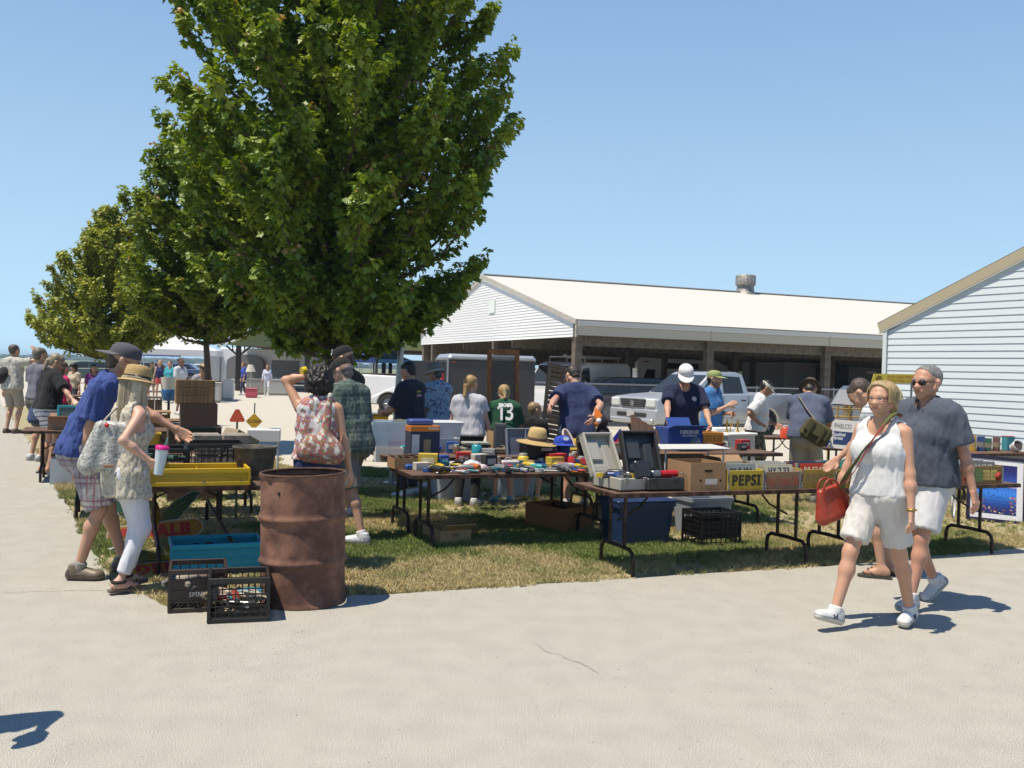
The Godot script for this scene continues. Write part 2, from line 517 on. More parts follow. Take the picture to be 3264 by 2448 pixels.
func barn() -> void:
	# local axes: x along the eave, -z along the gable end, origin under the near corner
	var o := thing("open_barn","long open-sided barn with pale corrugated roof and white lap-sided gable","barn",T(Vector3(2.06,0,-30.02),22.0))
	var L := 36.0
	var W := 16.6
	var e := 3.36      # top of the eave
	var rz := 5.36
	var roof_c := Color(0.455,0.44,0.405)
	for side in 2:
		var b := mb()
		var n := 360
		var last := []
		for i in n*4 + 1:
			var x := -0.25 + (L + 0.5)*i/(n*4.0)
			var w := 0.012*sin(i*PI/2.0)
			var ez := 0.32 if side == 0 else -W - 0.32
			var ey := e - 0.32*(rz - e)/(W/2)
			var row := [Vector3(x,ey + w + 0.03,ez),Vector3(x,rz + w + 0.03,-W/2 )]
			if i > 0:
				if side == 0: b.quad(last[0],row[0],row[1],last[1],roof_c)
				else: b.quad(row[0],last[0],last[1],row[1],roof_c)
			last = row
		put(b,"roof",M.roof,o)
		# the dark deck under the sheet
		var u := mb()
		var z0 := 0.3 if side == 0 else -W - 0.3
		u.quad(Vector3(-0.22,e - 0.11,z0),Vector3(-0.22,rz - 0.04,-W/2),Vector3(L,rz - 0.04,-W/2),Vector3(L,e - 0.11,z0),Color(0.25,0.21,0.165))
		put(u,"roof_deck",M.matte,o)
	var rc := mb()
	rc.bar(Vector3(-0.25,rz + 0.06,-W/2),Vector3(L,rz + 0.06,-W/2),0.3,0.035,roof_c)
	put(rc,"ridge_cap",M.roof,o)
	# fascia of the long side: an upper pale board and a lower beige one
	for s in 8:
		var x0 := -0.2 + s*4.86
		var b1 := mb(); b1.bx(Vector3(x0 + 2.42,3.20,0.335),Vector3(4.84,0.17,0.03),Color(0.72,0.70,0.63)); put(b1,"fascia_board",M.satin,o)
		var b2 := mb(); b2.bx(Vector3(x0 + 2.42,2.97,0.295),Vector3(4.84,0.28,0.04),Color(0.70,0.62,0.46)); put(b2,"fascia_board",M.satin,o)
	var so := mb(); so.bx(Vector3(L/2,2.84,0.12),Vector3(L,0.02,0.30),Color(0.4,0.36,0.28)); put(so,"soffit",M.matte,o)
	# gable end, lap boards
	var y := 2.78
	var slope := (rz - e)/(W/2)
	while y < rz - 0.12:
		var t := maxf(0.0,(y - 3.26)/slope)
		var t2 := maxf(0.0,(y + 0.1 - 3.26)/slope)
		var x0 := -W + t
		var x1 := -t
		var pb := mb()
		var c := Color(0.74,0.74,0.73)*(0.97 + 0.03*rng.randf())
		var f := -0.20
		pb.quad(Vector3(f - 0.016,y,x0),Vector3(f - 0.016,y,x1),Vector3(f,y + 0.1,-t2),Vector3(f,y + 0.1,-W + t2),c)
		pb.quad(Vector3(f,y,x0),Vector3(f,y,x1),Vector3(f - 0.016,y,x1),Vector3(f - 0.016,y,x0),c)
		put(pb,"plank",M.siding,o)
		y += 0.1
	var gw := mb()
	gw.prism(PackedVector2Array([Vector2(0,2.78),Vector2(W,2.78),Vector2(W,3.26),Vector2(W/2,rz - 0.1),Vector2(0,3.26)]),Transform3D(Basis(Vector3.FORWARD,Vector3.UP,Vector3.RIGHT),Vector3(-0.19,0,0)),0.05,Color(0.3,0.29,0.27))
	put(gw,"gable_wall",M.matte,o)
	for s in 2:
		var rk := mb()
		var za := 0.3 if s == 0 else -W - 0.3
		rk.bar(Vector3(-0.26,e - 0.12,za),Vector3(-0.26,rz - 0.03,-W/2),0.05,0.16,Color(0.55,0.52,0.46))
		put(rk,"rake_board",M.rough,o)
		var sf := mb()
		sf.bar(Vector3(-0.22,e - 0.18,za),Vector3(-0.22,rz - 0.13,-W/2),0.12,0.05,Color(0.6,0.6,0.6))
		put(sf,"rake_soffit",M.siding,o)
	var cb := mb(); cb.bx(Vector3(-0.23,3.02,0.28),Vector3(0.08,0.5,0.09),Color(0.5,0.46,0.38)); put(cb,"corner_board",M.rough,o)
	var sign := mb(); sign.bx(Vector3(-0.235,4.1,-7.2),Vector3(0.02,0.5,0.62),Color(0.72,0.78,0.72)); put(sign,"gable_panel",M.siding,o)
	# posts
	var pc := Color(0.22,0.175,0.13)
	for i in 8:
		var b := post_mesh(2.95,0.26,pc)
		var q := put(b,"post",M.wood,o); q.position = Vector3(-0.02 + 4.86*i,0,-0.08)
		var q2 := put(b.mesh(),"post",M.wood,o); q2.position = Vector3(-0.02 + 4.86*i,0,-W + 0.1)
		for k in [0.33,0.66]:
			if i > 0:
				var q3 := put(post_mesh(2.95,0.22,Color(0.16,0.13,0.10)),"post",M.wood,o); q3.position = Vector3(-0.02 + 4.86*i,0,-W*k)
	for s in [7.1,14.95]:
		var b := post_mesh(2.85,0.2,pc)
		var q := put(b,"post",M.wood,o); q.position = Vector3(-0.1,0,-s)
	# beams, tie beams and pen boards in the dark inside
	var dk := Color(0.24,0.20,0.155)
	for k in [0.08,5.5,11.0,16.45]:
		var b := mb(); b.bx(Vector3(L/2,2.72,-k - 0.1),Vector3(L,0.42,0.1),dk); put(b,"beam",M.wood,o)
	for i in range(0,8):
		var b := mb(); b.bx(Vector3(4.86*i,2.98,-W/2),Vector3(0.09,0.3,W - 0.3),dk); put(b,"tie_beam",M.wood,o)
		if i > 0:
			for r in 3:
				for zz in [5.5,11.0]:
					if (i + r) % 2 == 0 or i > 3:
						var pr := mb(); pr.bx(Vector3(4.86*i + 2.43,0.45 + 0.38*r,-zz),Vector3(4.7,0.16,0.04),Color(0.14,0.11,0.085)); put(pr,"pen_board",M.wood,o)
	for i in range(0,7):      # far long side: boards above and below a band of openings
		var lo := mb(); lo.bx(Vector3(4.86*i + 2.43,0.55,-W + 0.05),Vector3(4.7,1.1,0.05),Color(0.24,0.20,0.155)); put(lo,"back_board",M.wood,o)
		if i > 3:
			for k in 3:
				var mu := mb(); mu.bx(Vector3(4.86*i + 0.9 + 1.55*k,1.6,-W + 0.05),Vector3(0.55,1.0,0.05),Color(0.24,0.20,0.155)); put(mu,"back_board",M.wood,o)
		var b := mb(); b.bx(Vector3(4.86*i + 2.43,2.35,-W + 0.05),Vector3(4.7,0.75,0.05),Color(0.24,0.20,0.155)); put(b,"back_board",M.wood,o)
	# ridge ventilator
	var v := mb()
	v.lathe(T(Vector3(12.1,rz - 0.1,-W/2)),[Vector2(0.52,-0.1),Vector2(0.50,0.05),Vector2(0.40,0.12),Vector2(0.36,0.42),Vector2(0.44,0.46),Vector2(0.44,0.86),Vector2(0.40,0.90),Vector2(0.02,0.93)],24,Color(0.44,0.42,0.38))
	put(v,"roof_ventilator",M.dullmetal,o)

func shed() -> void:
	var o := thing("siding_shed","shed with pale blue-white lap siding and tan rake trim","shed",T(Vector3(6.19,0,-15.90),-61.0))
	var half := 4.2
	var eh := 2.56
	var sl := 0.405
	var wall := mb()
	wall.prism(PackedVector2Array([Vector2(0.01,0),Vector2(half*2 - 0.01,0),Vector2(half*2 - 0.01,eh - 0.02),Vector2(half,eh + half*sl - 0.02),Vector2(0.01,eh - 0.02)]),Transform3D(Basis(),Vector3(0,0,-9.0)),8.985,Color(0.55,0.6,0.63))
	put(wall,"wall",M.siding,o)
	var y := 0.16
	while y < eh + half*sl - 0.12:
		var t := maxf(0.0,(y - eh)/sl)
		var cut := 0.0 if y < eh - 0.1 else 1.0/sl
		var c := Color(0.63,0.70,0.74)*(0.975 + 0.025*rng.randf())
		# boards butt at staggered joints, so one course is two boards
		var j := half*2*(0.2 + 0.6*rng.randf())
		if cut == 0.0:
			plank("plank",0.05,j,y,0.105,0,0,0.0,0.014,c,M.siding,o)
			plank("plank",j + 0.001,half*2 - 0.05,y,0.105,0,0,0.001,0.014,c,M.siding,o)
		else:
			plank("plank",t + 0.02,half*2 - t - 0.02,y,0.105,cut,cut,0.0,0.014,c,M.siding,o)
		y += 0.105
	for x in [0.0,half*2]:
		var cp := mb(); cp.bx(Vector3(x,eh/2,0.012),Vector3(0.075,eh,0.05),Color(0.62,0.68,0.68)); put(cp,"corner_trim",M.siding,o)
	var tan := Color(0.55,0.48,0.33)
	for s in 2:
		var x0 := -0.12 if s == 0 else half*2 + 0.12
		var r1 := mb()
		r1.bar(Vector3(x0,eh - 0.02,0.038),Vector3(half,eh + half*sl + 0.03,0.038),0.03,0.15,tan); put(r1,"rake_board",M.satin,o)
		var r2 := mb()
		r2.bar(Vector3(x0,eh - 0.105,0.026),Vector3(half,eh + half*sl - 0.055,0.026),0.045,0.03,Color(0.66,0.68,0.64)); put(r2,"rake_soffit",M.siding,o)
		var rf := mb()
		rf.bar(Vector3(x0*1.2,eh + 0.055,-4.50),Vector3(half,eh + half*sl + 0.11,-4.50),9.1,0.02,Color(0.16,0.11,0.085)); put(rf,"roof",M.rough,o)
	var sl2 := mb(); sl2.bx(Vector3(half,0.06,-0.01),Vector3(half*2,0.2,0.04),Color(0.42,0.38,0.28)); put(sl2,"sill_board",M.rough,o)

func pavilion() -> void:
	var o := thing("green_pavilion","open pavilion with olive green gable and dark bracketed posts","pavilion",T(at_x(730,58.0,0.0),4.0))
	var W := 19.0
	var g := mb()
	g.prism(PackedVector2Array([Vector2(0,2.75),Vector2(W,2.75),Vector2(W,3.1),Vector2(W/2,3.1 + 3.9),Vector2(0,3.1)]),Transform3D(Basis(),Vector3(0,0,-0.2)),0.2,Color(0.20,0.235,0.10))
	put(g,"gable_wall",M.matte,o)
	for s in 2:
		var xx := -0.7 if s == 0 else W + 0.7
		var r := mb(); r.bar(Vector3(xx,2.75,0.12),Vector3(W/2,7.05,0.12),0.12,0.32,Color(0.75,0.76,0.74)); put(r,"rake_board",M.siding,o)
		var rf := mb(); rf.bar(Vector3(xx*1.05,2.85,-10),Vector3(W/2,7.2,-10),20.0,0.08,Color(0.22,0.25,0.12)); put(rf,"roof",M.matte,o)
	var c := mb(); c.bx(Vector3(W/2,2.78,-10.2),Vector3(W,0.06,19.8),Color(0.22,0.18,0.14)); put(c,"ceiling",M.matte,o)
	var pc := Color(0.05,0.035,0.03)
	for i in 5:
		for k in 3:
			var x := 0.45 + i*4.15
			var z := -0.3 - k*8.0
			var b := mb()
			b.bx(Vector3(x,1.36,z),Vector3(0.28,2.72,0.28),pc,0.02)
			put(b,"post",M.wood,o)
			var br := mb()
			for s in [-1,1]:
				br.bar(Vector3(x,2.1,z),Vector3(x + s*0.75,2.72,z),0.1,0.1,pc)
				br.bar(Vector3(x + s*0.36,2.4,z),Vector3(x + s*0.36,2.74,z),0.07,0.07,pc)
			put(br,"bracket",M.wood,o)
	# white food trailer behind it, with an arched dark awning
	var wt := thing("food_trailer","long white trailer with dark arched serving openings behind the pavilion posts","trailer",T(at_x(860,67.0,0.0),2.0))
	var bw := mb()
	bw.bx(Vector3(0.6,1.55,0),Vector3(7.6,2.3,2.4),Color(0.74,0.75,0.76),0.06); put(bw,"body",M.siding,wt)
	var ge := mb(); ge.bx(Vector3(-3.62,1.45,0.3),Vector3(1.1,2.1,2.5),Color(0.33,0.35,0.37),0.04); put(ge,"end_compartment",M.satin,wt)
	var arch := PackedVector2Array([Vector2(-1.25,-1.1),Vector2(1.25,-1.1)])
	for i in 13: arch.append(Vector2(1.25*cos(PI*i/12),0.1 + 0.55*sin(PI*i/12)))
	var aw := mb(); aw.prism(arch,T(Vector3(-1.35,1.62,1.2)),0.5,Color(0.20,0.20,0.21)); put(aw,"arched_awning",M.cloth,wt)
	var op := mb(); op.bx(Vector3(1.3,1.35,1.2),Vector3(1.9,1.2,0.06),Color(0.24,0.24,0.25)); put(op,"dark_opening_panel",M.satin,wt)  # flat panel; its dark colour stands in for shade inside the serving opening
	for x in [0.4,1.2]:
		var w := mb(); w.lathe(T(Vector3(x,0.34,1.1),0,90),[Vector2(0.01,-0.1),Vector2(0.33,-0.1),Vector2(0.34,0.1),Vector2(0.01,0.1)],16,Color(0.03,0.03,0.03)); put(w,"wheel",M.matte,wt)
	var lg := mb(); lg.bx(Vector3(0,0.35,0),Vector3(6.8,0.14,1.6),Color(0.05,0.05,0.05)); put(lg,"chassis",M.matte,wt)
	for s in [-3.2,3.2]:
		var jk := mb(); jk.bx(Vector3(s,0.15,0),Vector3(0.12,0.36,0.12),Color(0.1,0.1,0.1)); put(jk,"jack",M.dullmetal,wt)

func fence() -> void:
	# runs just in front of the barn's long side
	var d := Vector3(cos(deg_to_rad(20.0)),0,-sin(deg_to_rad(20.0)))
	var a := at_x(1560,27.6,0.0)
	var o := thing("chain_link_fence","galvanised chain-link fence with round rail in front of the barn","fence",Transform3D(Basis(d,Vector3.UP,d.cross(Vector3.UP)),a))
	var L := 24.0
	var h := 1.34
	var gc := Color(0.42,0.43,0.44)
	var rail := mb(); rail.tube([Vector3(0,h,0),Vector3(L,h,0)],0.024,8,gc); put(rail,"top_rail",M.metal,o)
	for i in 9:
		var b := mb(); b.tube([Vector3(i*3.0,-0.02,0),Vector3(i*3.0,h + 0.06,0)],0.03,8,gc); put(b,"post",M.metal,o)
	var w := mb()
	var s := 0.075
	var n := int(L/s)
	for i in n:
		for dir in [-1.0,1.0]:
			var x0: float = i*s
			var x1: float = x0 + dir*(h - 0.06)
			var ya := 0.05; var yb := h
			if x1 < 0: yb = 0.05 + (h - 0.06)*(x0/(x0 - x1)); x1 = 0
			if x1 > L: yb = 0.05 + (h - 0.06)*((L - x0)/(x1 - x0)); x1 = L
			w.tube([Vector3(x0,ya,dir*0.003),Vector3(x1,yb,dir*0.003)],0.0032,3,gc,false)
	kind(put(w,"wire_mesh",M.metal,o),"stuff")

func far_wood() -> void:
	var b := mb()
	for i in 900:
		var x := -1100.0 + 1500.0*rng.randf()
		var z := -1150.0 - 200.0*rng.randf()
		var r := 7.0 + 9.0*rng.randf()
		var h := 2.2 + 2.6*rng.randf() + 1.6*nz.get_noise_1d(x*0.01)
		b.ell(T(Vector3(x,h*0.35,z)),Vector3(r,h,r*0.6),Color(0.05,0.075,0.035)*(0.7 + 0.6*rng.randf()),7,4)
	var o := put(b,"far_wood",M.far,self)
	kind(tag(o,"hazy blue-green line of far woods on the horizon","wood"),"stuff")

# ================================================================ trees and grass
func leaf_clump(sd: int,n: int) -> ArrayMesh:   # a few lobed leaves round a twig tip
	var r := RandomNumberGenerator.new(); r.seed = sd
	var b := mb()
	var out := [Vector2(0,0),Vector2(0.30,0.10),Vector2(0.24,0.30),Vector2(0.52,0.50),Vector2(0.26,0.58),Vector2(0.0,1.0)]
	for i in n:
		var yaw := 360.0*i/n + r.randf_range(-35,35)
		var t := T(Vector3.ZERO,yaw)*T(Vector3(0,r.randf_range(-0.5,0.4),0.25),0,r.randf_range(5,55),r.randf_range(-25,25))
		var sc := r.randf_range(0.8,1.15)
		var c := Color(1,1,1)*r.randf_range(0.8,1.15)
		for s in [-1.0,1.0]:
			var poly := []
			for q in out: poly.append(t*(Vector3(q.x*s,0.16*absf(q.x) ,q.y)*sc))
			for k in range(1,5):
				if s > 0: b.tri(poly[0],poly[k + 1],poly[k],c)
				else: b.tri(poly[0],poly[k],poly[k + 1],c)
	return b.mesh()
func envelope(tab: Array,y: float) -> float:
	for i in tab.size() - 1:
		if y <= tab[i + 1][0]:
			return lerpf(tab[i][1],tab[i + 1][1],clampf((y - tab[i][0])/(tab[i + 1][0] - tab[i][0]),0,1))
	return tab[-1][1]
func tree(label: String,at: Vector3,tab: Array,limbs: int,leaf: float,cols: Array,sd: int,trunk_r: float) -> void:
	var r := RandomNumberGenerator.new(); r.seed = sd
	var o := thing("maple_tree",label,"tree",Transform3D(Basis(),at),"young maples along the path")
	var top: float = tab[-1][0]
	var low: float = tab[0][0]
	var bark := Color(0.13,0.105,0.085)
	var tr := mb()
	var path := []; var rad := []
	for i in 15:
		var f := i/14.0
		path.append(Vector3(0.10*sin(f*5.0 + sd),-0.05 + (top - 0.3)*f,0.08*cos(f*4.0 + sd)))
		rad.append(trunk_r*(1.0 - 0.9*f)*(1.35 if i == 0 else 1.0))
	tr.tube(path,rad,10,bark)
	put(tr,"trunk",M.rough,o)
	var br := mb()
	var xf := PackedFloat32Array()
	for i in limbs:
		var f := (i + 0.5)/limbs
		var hb: float = lerpf(low - 0.2,top - 0.5,pow(f,1.15))
		var az := i*2.39996 + r.randf_range(-0.3,0.3)
		var tip_h: float = minf(hb + r.randf_range(0.5,1.6)*(1.0 if hb > low + 0.6 else 0.45),top - 0.02)
		var reach: float = envelope(tab,tip_h)*r.randf_range(0.78,1.04)
		var dirh := Vector3(cos(az),0,sin(az))
		var pts := []; var rr := []
		for k in 9:
			var q := k/8.0
			var p := Vector3(0,hb,0) + dirh*reach*sin(q*PI/2.0*0.93) + Vector3(0,(tip_h - hb)*pow(q,1.5),0)
			p += Vector3(r.randf_range(-1,1),r.randf_range(-1,1),r.randf_range(-1,1))*0.04
			pts.append(p); rr.append(lerpf(0.035,0.006,q))
		br.tube(pts,rr,5,bark,false)
		var nt := int(8 + 12*reach/2.4)
		for j in nt:
			var q := 0.08 + 0.94*(j + r.randf())/nt
			var s := minf(q*8.0,7.99)
			var base: Vector3 = pts[int(s)].lerp(pts[mini(int(s) + 1,8)],s - int(s))
			var side := dirh.rotated(Vector3.UP,r.randf_range(-1.5,1.5))
			var up := r.randf_range(0.5,2.2)
			var len := r.randf_range(0.30,0.72)*(1.0 - 0.25*q)
			var dir := (side + Vector3.UP*up).normalized()
			var end := base + dir*len
			var rlim: float = envelope(tab,end.y)*1.16
			if Vector2(end.x,end.z).length() > rlim or end.y > top + 0.25: end = base.lerp(end,0.45)
			br.tube([base,end],[0.006,0.002],3,bark,false)
			var warm := r.randf()
			var nc := int(3 + len/0.085)
			for k in nc:
				var g := (k + 0.6)/nc
				var p := base.lerp(end,g) + Vector3(r.randf_range(-1,1),r.randf_range(-1,1),r.randf_range(-1,1))*0.046*(1.3 - 0.8*g)
				var bs := Basis(Vector3.UP,r.randf()*TAU)*Basis(Vector3.RIGHT,r.randf_range(-0.55,0.55))*Basis(Vector3.BACK,r.randf_range(-0.55,0.55))
				var sc := leaf*r.randf_range(0.75,1.2)*(0.7 if k == nc - 1 else 1.0)
				bs = bs.scaled(Vector3.ONE*sc)
				var c: Color = cols[0].lerp(cols[1],clampf(warm*0.7 + r.randf()*0.4,0,1))
				if k == nc - 1 and r.randf() < 0.10: c = cols[2]
				xf.append_array(PackedFloat32Array([bs.x.x,bs.y.x,bs.z.x,p.x,bs.x.y,bs.y.y,bs.z.y,p.y,bs.x.z,bs.y.z,bs.z.z,p.z,c.r,c.g,c.b,1.0]))
	put(br,"branches",M.rough,o)
	var mm := MultiMesh.new()
	mm.transform_format = MultiMesh.TRANSFORM_3D
	mm.use_colors = true
	mm.mesh = leaf_clump(sd + 40,5)
	mm.instance_count = xf.size()/16
	mm.buffer = xf
	var c := MultiMeshInstance3D.new()
	c.name = "crown"
	c.multimesh = mm
	c.material_override = M.leaf
	kind(c,"stuff")
	o.add_child(c)

func vegetation() -> void:
	tree("tall dense dark green maple towering over the tables",at_x(1055,13.3),[[1.95,0.8],[2.35,1.45],[3.0,2.0],[4.0,2.3],[5.2,2.3],[6.4,2.1],[7.6,1.7],[9.0,0.9],[9.9,0.1]],195,0.100,[Color(0.082,0.168,0.026),Color(0.330,0.420,0.044),Color(0.42,0.26,0.10)],3,0.09)
	tree("maple with yellow-green crown right behind the tall maple",at_x(650,18.5),[[2.2,0.9],[2.7,1.5],[3.5,1.7],[4.6,1.6],[5.4,1.2],[6.0,0.55],[6.3,0.1]],115,0.098,[Color(0.090,0.160,0.024),Color(0.280,0.345,0.038),Color(0.40,0.24,0.10)],8,0.08)
	tree("small olive and gold maple farthest along the path",at_x(335,24.0),[[1.85,1.0],[2.3,1.75],[3.0,1.75],[3.9,1.25],[4.8,0.6],[5.4,0.1]],110,0.100,[Color(0.20,0.26,0.032),Color(0.42,0.43,0.06),Color(0.36,0.21,0.09)],14,0.075)
	grass()
	grit()

func grass() -> void:
	var b := mb()
	var r := RandomNumberGenerator.new(); r.seed = 77
	for i in 12:
		var a := r.randf()*TAU
		var root := Vector3(cos(a),0,sin(a))*r.randf()*0.030
		var h := r.randf_range(0.022,0.05)
		var lean := Vector3(r.randf_range(-1,1),0,r.randf_range(-1,1))*h*0.75
		var w := Vector3(cos(a + 1.7),0,sin(a + 1.7))*0.0024
		var mid := root + lean*0.35 + Vector3.UP*h*0.6
		var tip := root + lean + Vector3.UP*h
		var c := Color.WHITE*r.randf_range(0.75,1.15)
		b.quad(root - w,root + w,mid + w*0.8,mid - w*0.8,c)
		b.tri(mid - w*0.8,mid + w*0.8,tip,c)
	var xf := PackedFloat32Array()
	var green := Color(0.150,0.205,0.045)
	var straw := Color(0.50,0.41,0.20)
	var edge: PackedVector2Array = Geometry2D.offset_polygon(lawn_poly,0.05)[0]
	var tries := 250000
	for i in tries:
		# nearer ground gets more tufts
		var z := -6.4 - 12.0*pow(r.randf(),1.7)
		var x := r.randf_range(-8.5,9.5)
		if absf(x) > -z*0.62 + 0.6: continue
		if not Geometry2D.is_point_in_polygon(Vector2(x,z),edge): continue
		var dry := nz.get_noise_2d(x*0.45 + 3,z*0.45) + 0.45*nz.get_noise_2d(x*1.9,z*1.9) + 0.10
		var bare := nz.get_noise_2d(x*0.38 + 40,z*0.38 + 11) + 0.3*nz.get_noise_2d(x*2.2 + 9,z*2.2)
		var worn := clampf((x - 2.2)*0.16,0.0,0.42)*clampf((-z - 9.2)*0.7,0.0,1.0)   # trampled ground between the tables
		worn += 0.5*clampf((-x - 1.9)*0.9,0.0,1.0)*clampf((-z - 6.0),0.0,1.0)*clampf((x + 5.5),0.0,1.0)
		if bare + worn > 0.30 and r.randf() < 0.86: continue
		var f := clampf(0.37 + dry*1.5 + r.randf_range(-0.28,0.28),0,1)
		var c := green.lerp(straw,f)*r.randf_range(0.8,1.2)
		var s := r.randf_range(0.65,1.35)
		var bs := Basis(Vector3.UP,r.randf()*TAU).scaled(Vector3(s,s*r.randf_range(0.6,1.2),s))
		xf.append_array(PackedFloat32Array([bs.x.x,bs.y.x,bs.z.x,x,bs.x.y,bs.y.y,bs.z.y,0.0,bs.x.z,bs.y.z,bs.z.z,z,c.r,c.g,c.b,1.0]))
	var mm := MultiMesh.new()
	mm.transform_format = MultiMesh.TRANSFORM_3D
	mm.use_colors = true
	mm.mesh = b.mesh()
	mm.instance_count = xf.size()/16
	mm.buffer = xf
	var o := MultiMeshInstance3D.new()
	o.name = "grass"
	o.multimesh = mm
	o.material_override = M.grass
	add_child(o)
	kind(tag(o,"short patchy green and straw-coloured grass of the lawn","grass"),"stuff")
	print("tufts ",mm.instance_count)

func grit() -> void:      # loose stones and bits of dry grass on the path,thickest along the lawn
	var b := mb()
	b.ell(T(Vector3.ZERO),Vector3(1,0.6,0.8),Color.WHITE,5,3)
	var r := RandomNumberGenerator.new(); r.seed = 123
	var xf := PackedFloat32Array()
	for i in 6000:
		var p: Vector2
		if i % 6 == 0: p = Vector2(r.randf_range(-4.5,4.5),r.randf_range(-6.4,-2.4))
		else:
			var k := r.randi() % (lawn_poly.size() - 1)
			p = lawn_poly[k].lerp(lawn_poly[k + 1],r.randf()) + Vector2(r.randf_range(-1,1),absf(r.randfn(0.0,0.22)))
		if p.y < -14.0 or Geometry2D.is_point_in_polygon(p,lawn_poly): continue
		var s := r.randf_range(0.0008,0.0024)
		var bs := Basis(Vector3.UP,r.randf()*TAU).scaled(Vector3(s*(3.0 if i % 4 == 0 else 1.0),s,s))
		var c: Color = [Color(0.22,0.2,0.17),Color(0.45,0.42,0.36),Color(0.34,0.28,0.14),Color(0.27,0.25,0.21)][r.randi() % 4]
		xf.append_array(PackedFloat32Array([bs.x.x,bs.y.x,bs.z.x,p.x,bs.x.y,bs.y.y,bs.z.y,0.0135,bs.x.z,bs.y.z,bs.z.z,p.y,c.r,c.g,c.b,1.0]))
	var mm := MultiMesh.new()
	mm.transform_format = MultiMesh.TRANSFORM_3D
	mm.use_colors = true
	mm.mesh = b.mesh()
	mm.instance_count = xf.size()/16
	mm.buffer = xf
	var o := MultiMeshInstance3D.new()
	o.name = "grit"
	o.multimesh = mm
	o.material_override = M.matte
	add_child(o)
	kind(tag(o,"loose grit and dry grass bits scattered on the path","grit"),"stuff")

# ================================================================ vehicles; x runs from the front (0) to the rear, +z is the side shown
func loft(prof: PackedVector2Array,hw: Callable,bev: float,col: Color) -> MB:   # a side profile swept across the car,rounded at both sides
	var b := mb()
	var p := prof
	var area := 0.0
	for i in p.size(): area += p[i].cross(p[(i + 1) % p.size()])
	if area < 0: p.reverse()
	var inn := PackedVector2Array()
	var n := p.size()
	for i in n:
		var d0 := (p[i] - p[(i - 1 + n) % n]).normalized()
		var d1 := (p[(i + 1) % n] - p[i]).normalized()
		var nn := (Vector2(-d0.y,d0.x) + Vector2(-d1.y,d1.x)).normalized()
		inn.append(p[i] + nn*bev)
	var ix := Geometry2D.triangulate_polygon(inn)
	for s in [-1.0,1.0]:
		for i in range(0,ix.size(),3):
			var a := inn[ix[i]]; var c := inn[ix[i + 1]]; var d := inn[ix[i + 2]]
			if (c - a).cross(d - a) < 0: var t := c; c = d; d = t
			var va := Vector3(a.x,a.y,s*hw.call(a.y)); var vc := Vector3(c.x,c.y,s*hw.call(c.y)); var vd := Vector3(d.x,d.y,s*hw.call(d.y))
			if s > 0: b.tri(va,vc,vd,col)
			else: b.tri(va,vd,vc,col)
		for i in n:
			var j := (i + 1) % n
			var q0 := Vector3(p[i].x,p[i].y,s*(hw.call(p[i].y) - bev)); var q1 := Vector3(p[j].x,p[j].y,s*(hw.call(p[j].y) - bev))
			var r0 := Vector3(inn[i].x,inn[i].y,s*hw.call(inn[i].y)); var r1 := Vector3(inn[j].x,inn[j].y,s*hw.call(inn[j].y))
			if s > 0: b.quad(q0,q1,r1,r0,col)
			else: b.quad(q1,q0,r0,r1,col)
	for i in n:
		var j := (i + 1) % n
		var w0: float = hw.call(p[i].y) - bev; var w1: float = hw.call(p[j].y) - bev
		b.quad(Vector3(p[i].x,p[i].y,-w0),Vector3(p[j].x,p[j].y,-w1),Vector3(p[j].x,p[j].y,w1),Vector3(p[i].x,p[i].y,w0),col)
	return b
func arch(pts: PackedVector2Array,cx: float,r: float,y0: float) -> void:   # wheel arch from right to left along the sill
	for i in 11:
		var a := PI*i/10.0
		pts.append(Vector2(cx + r*cos(a),maxf(y0,0.36 + r*sin(a))))
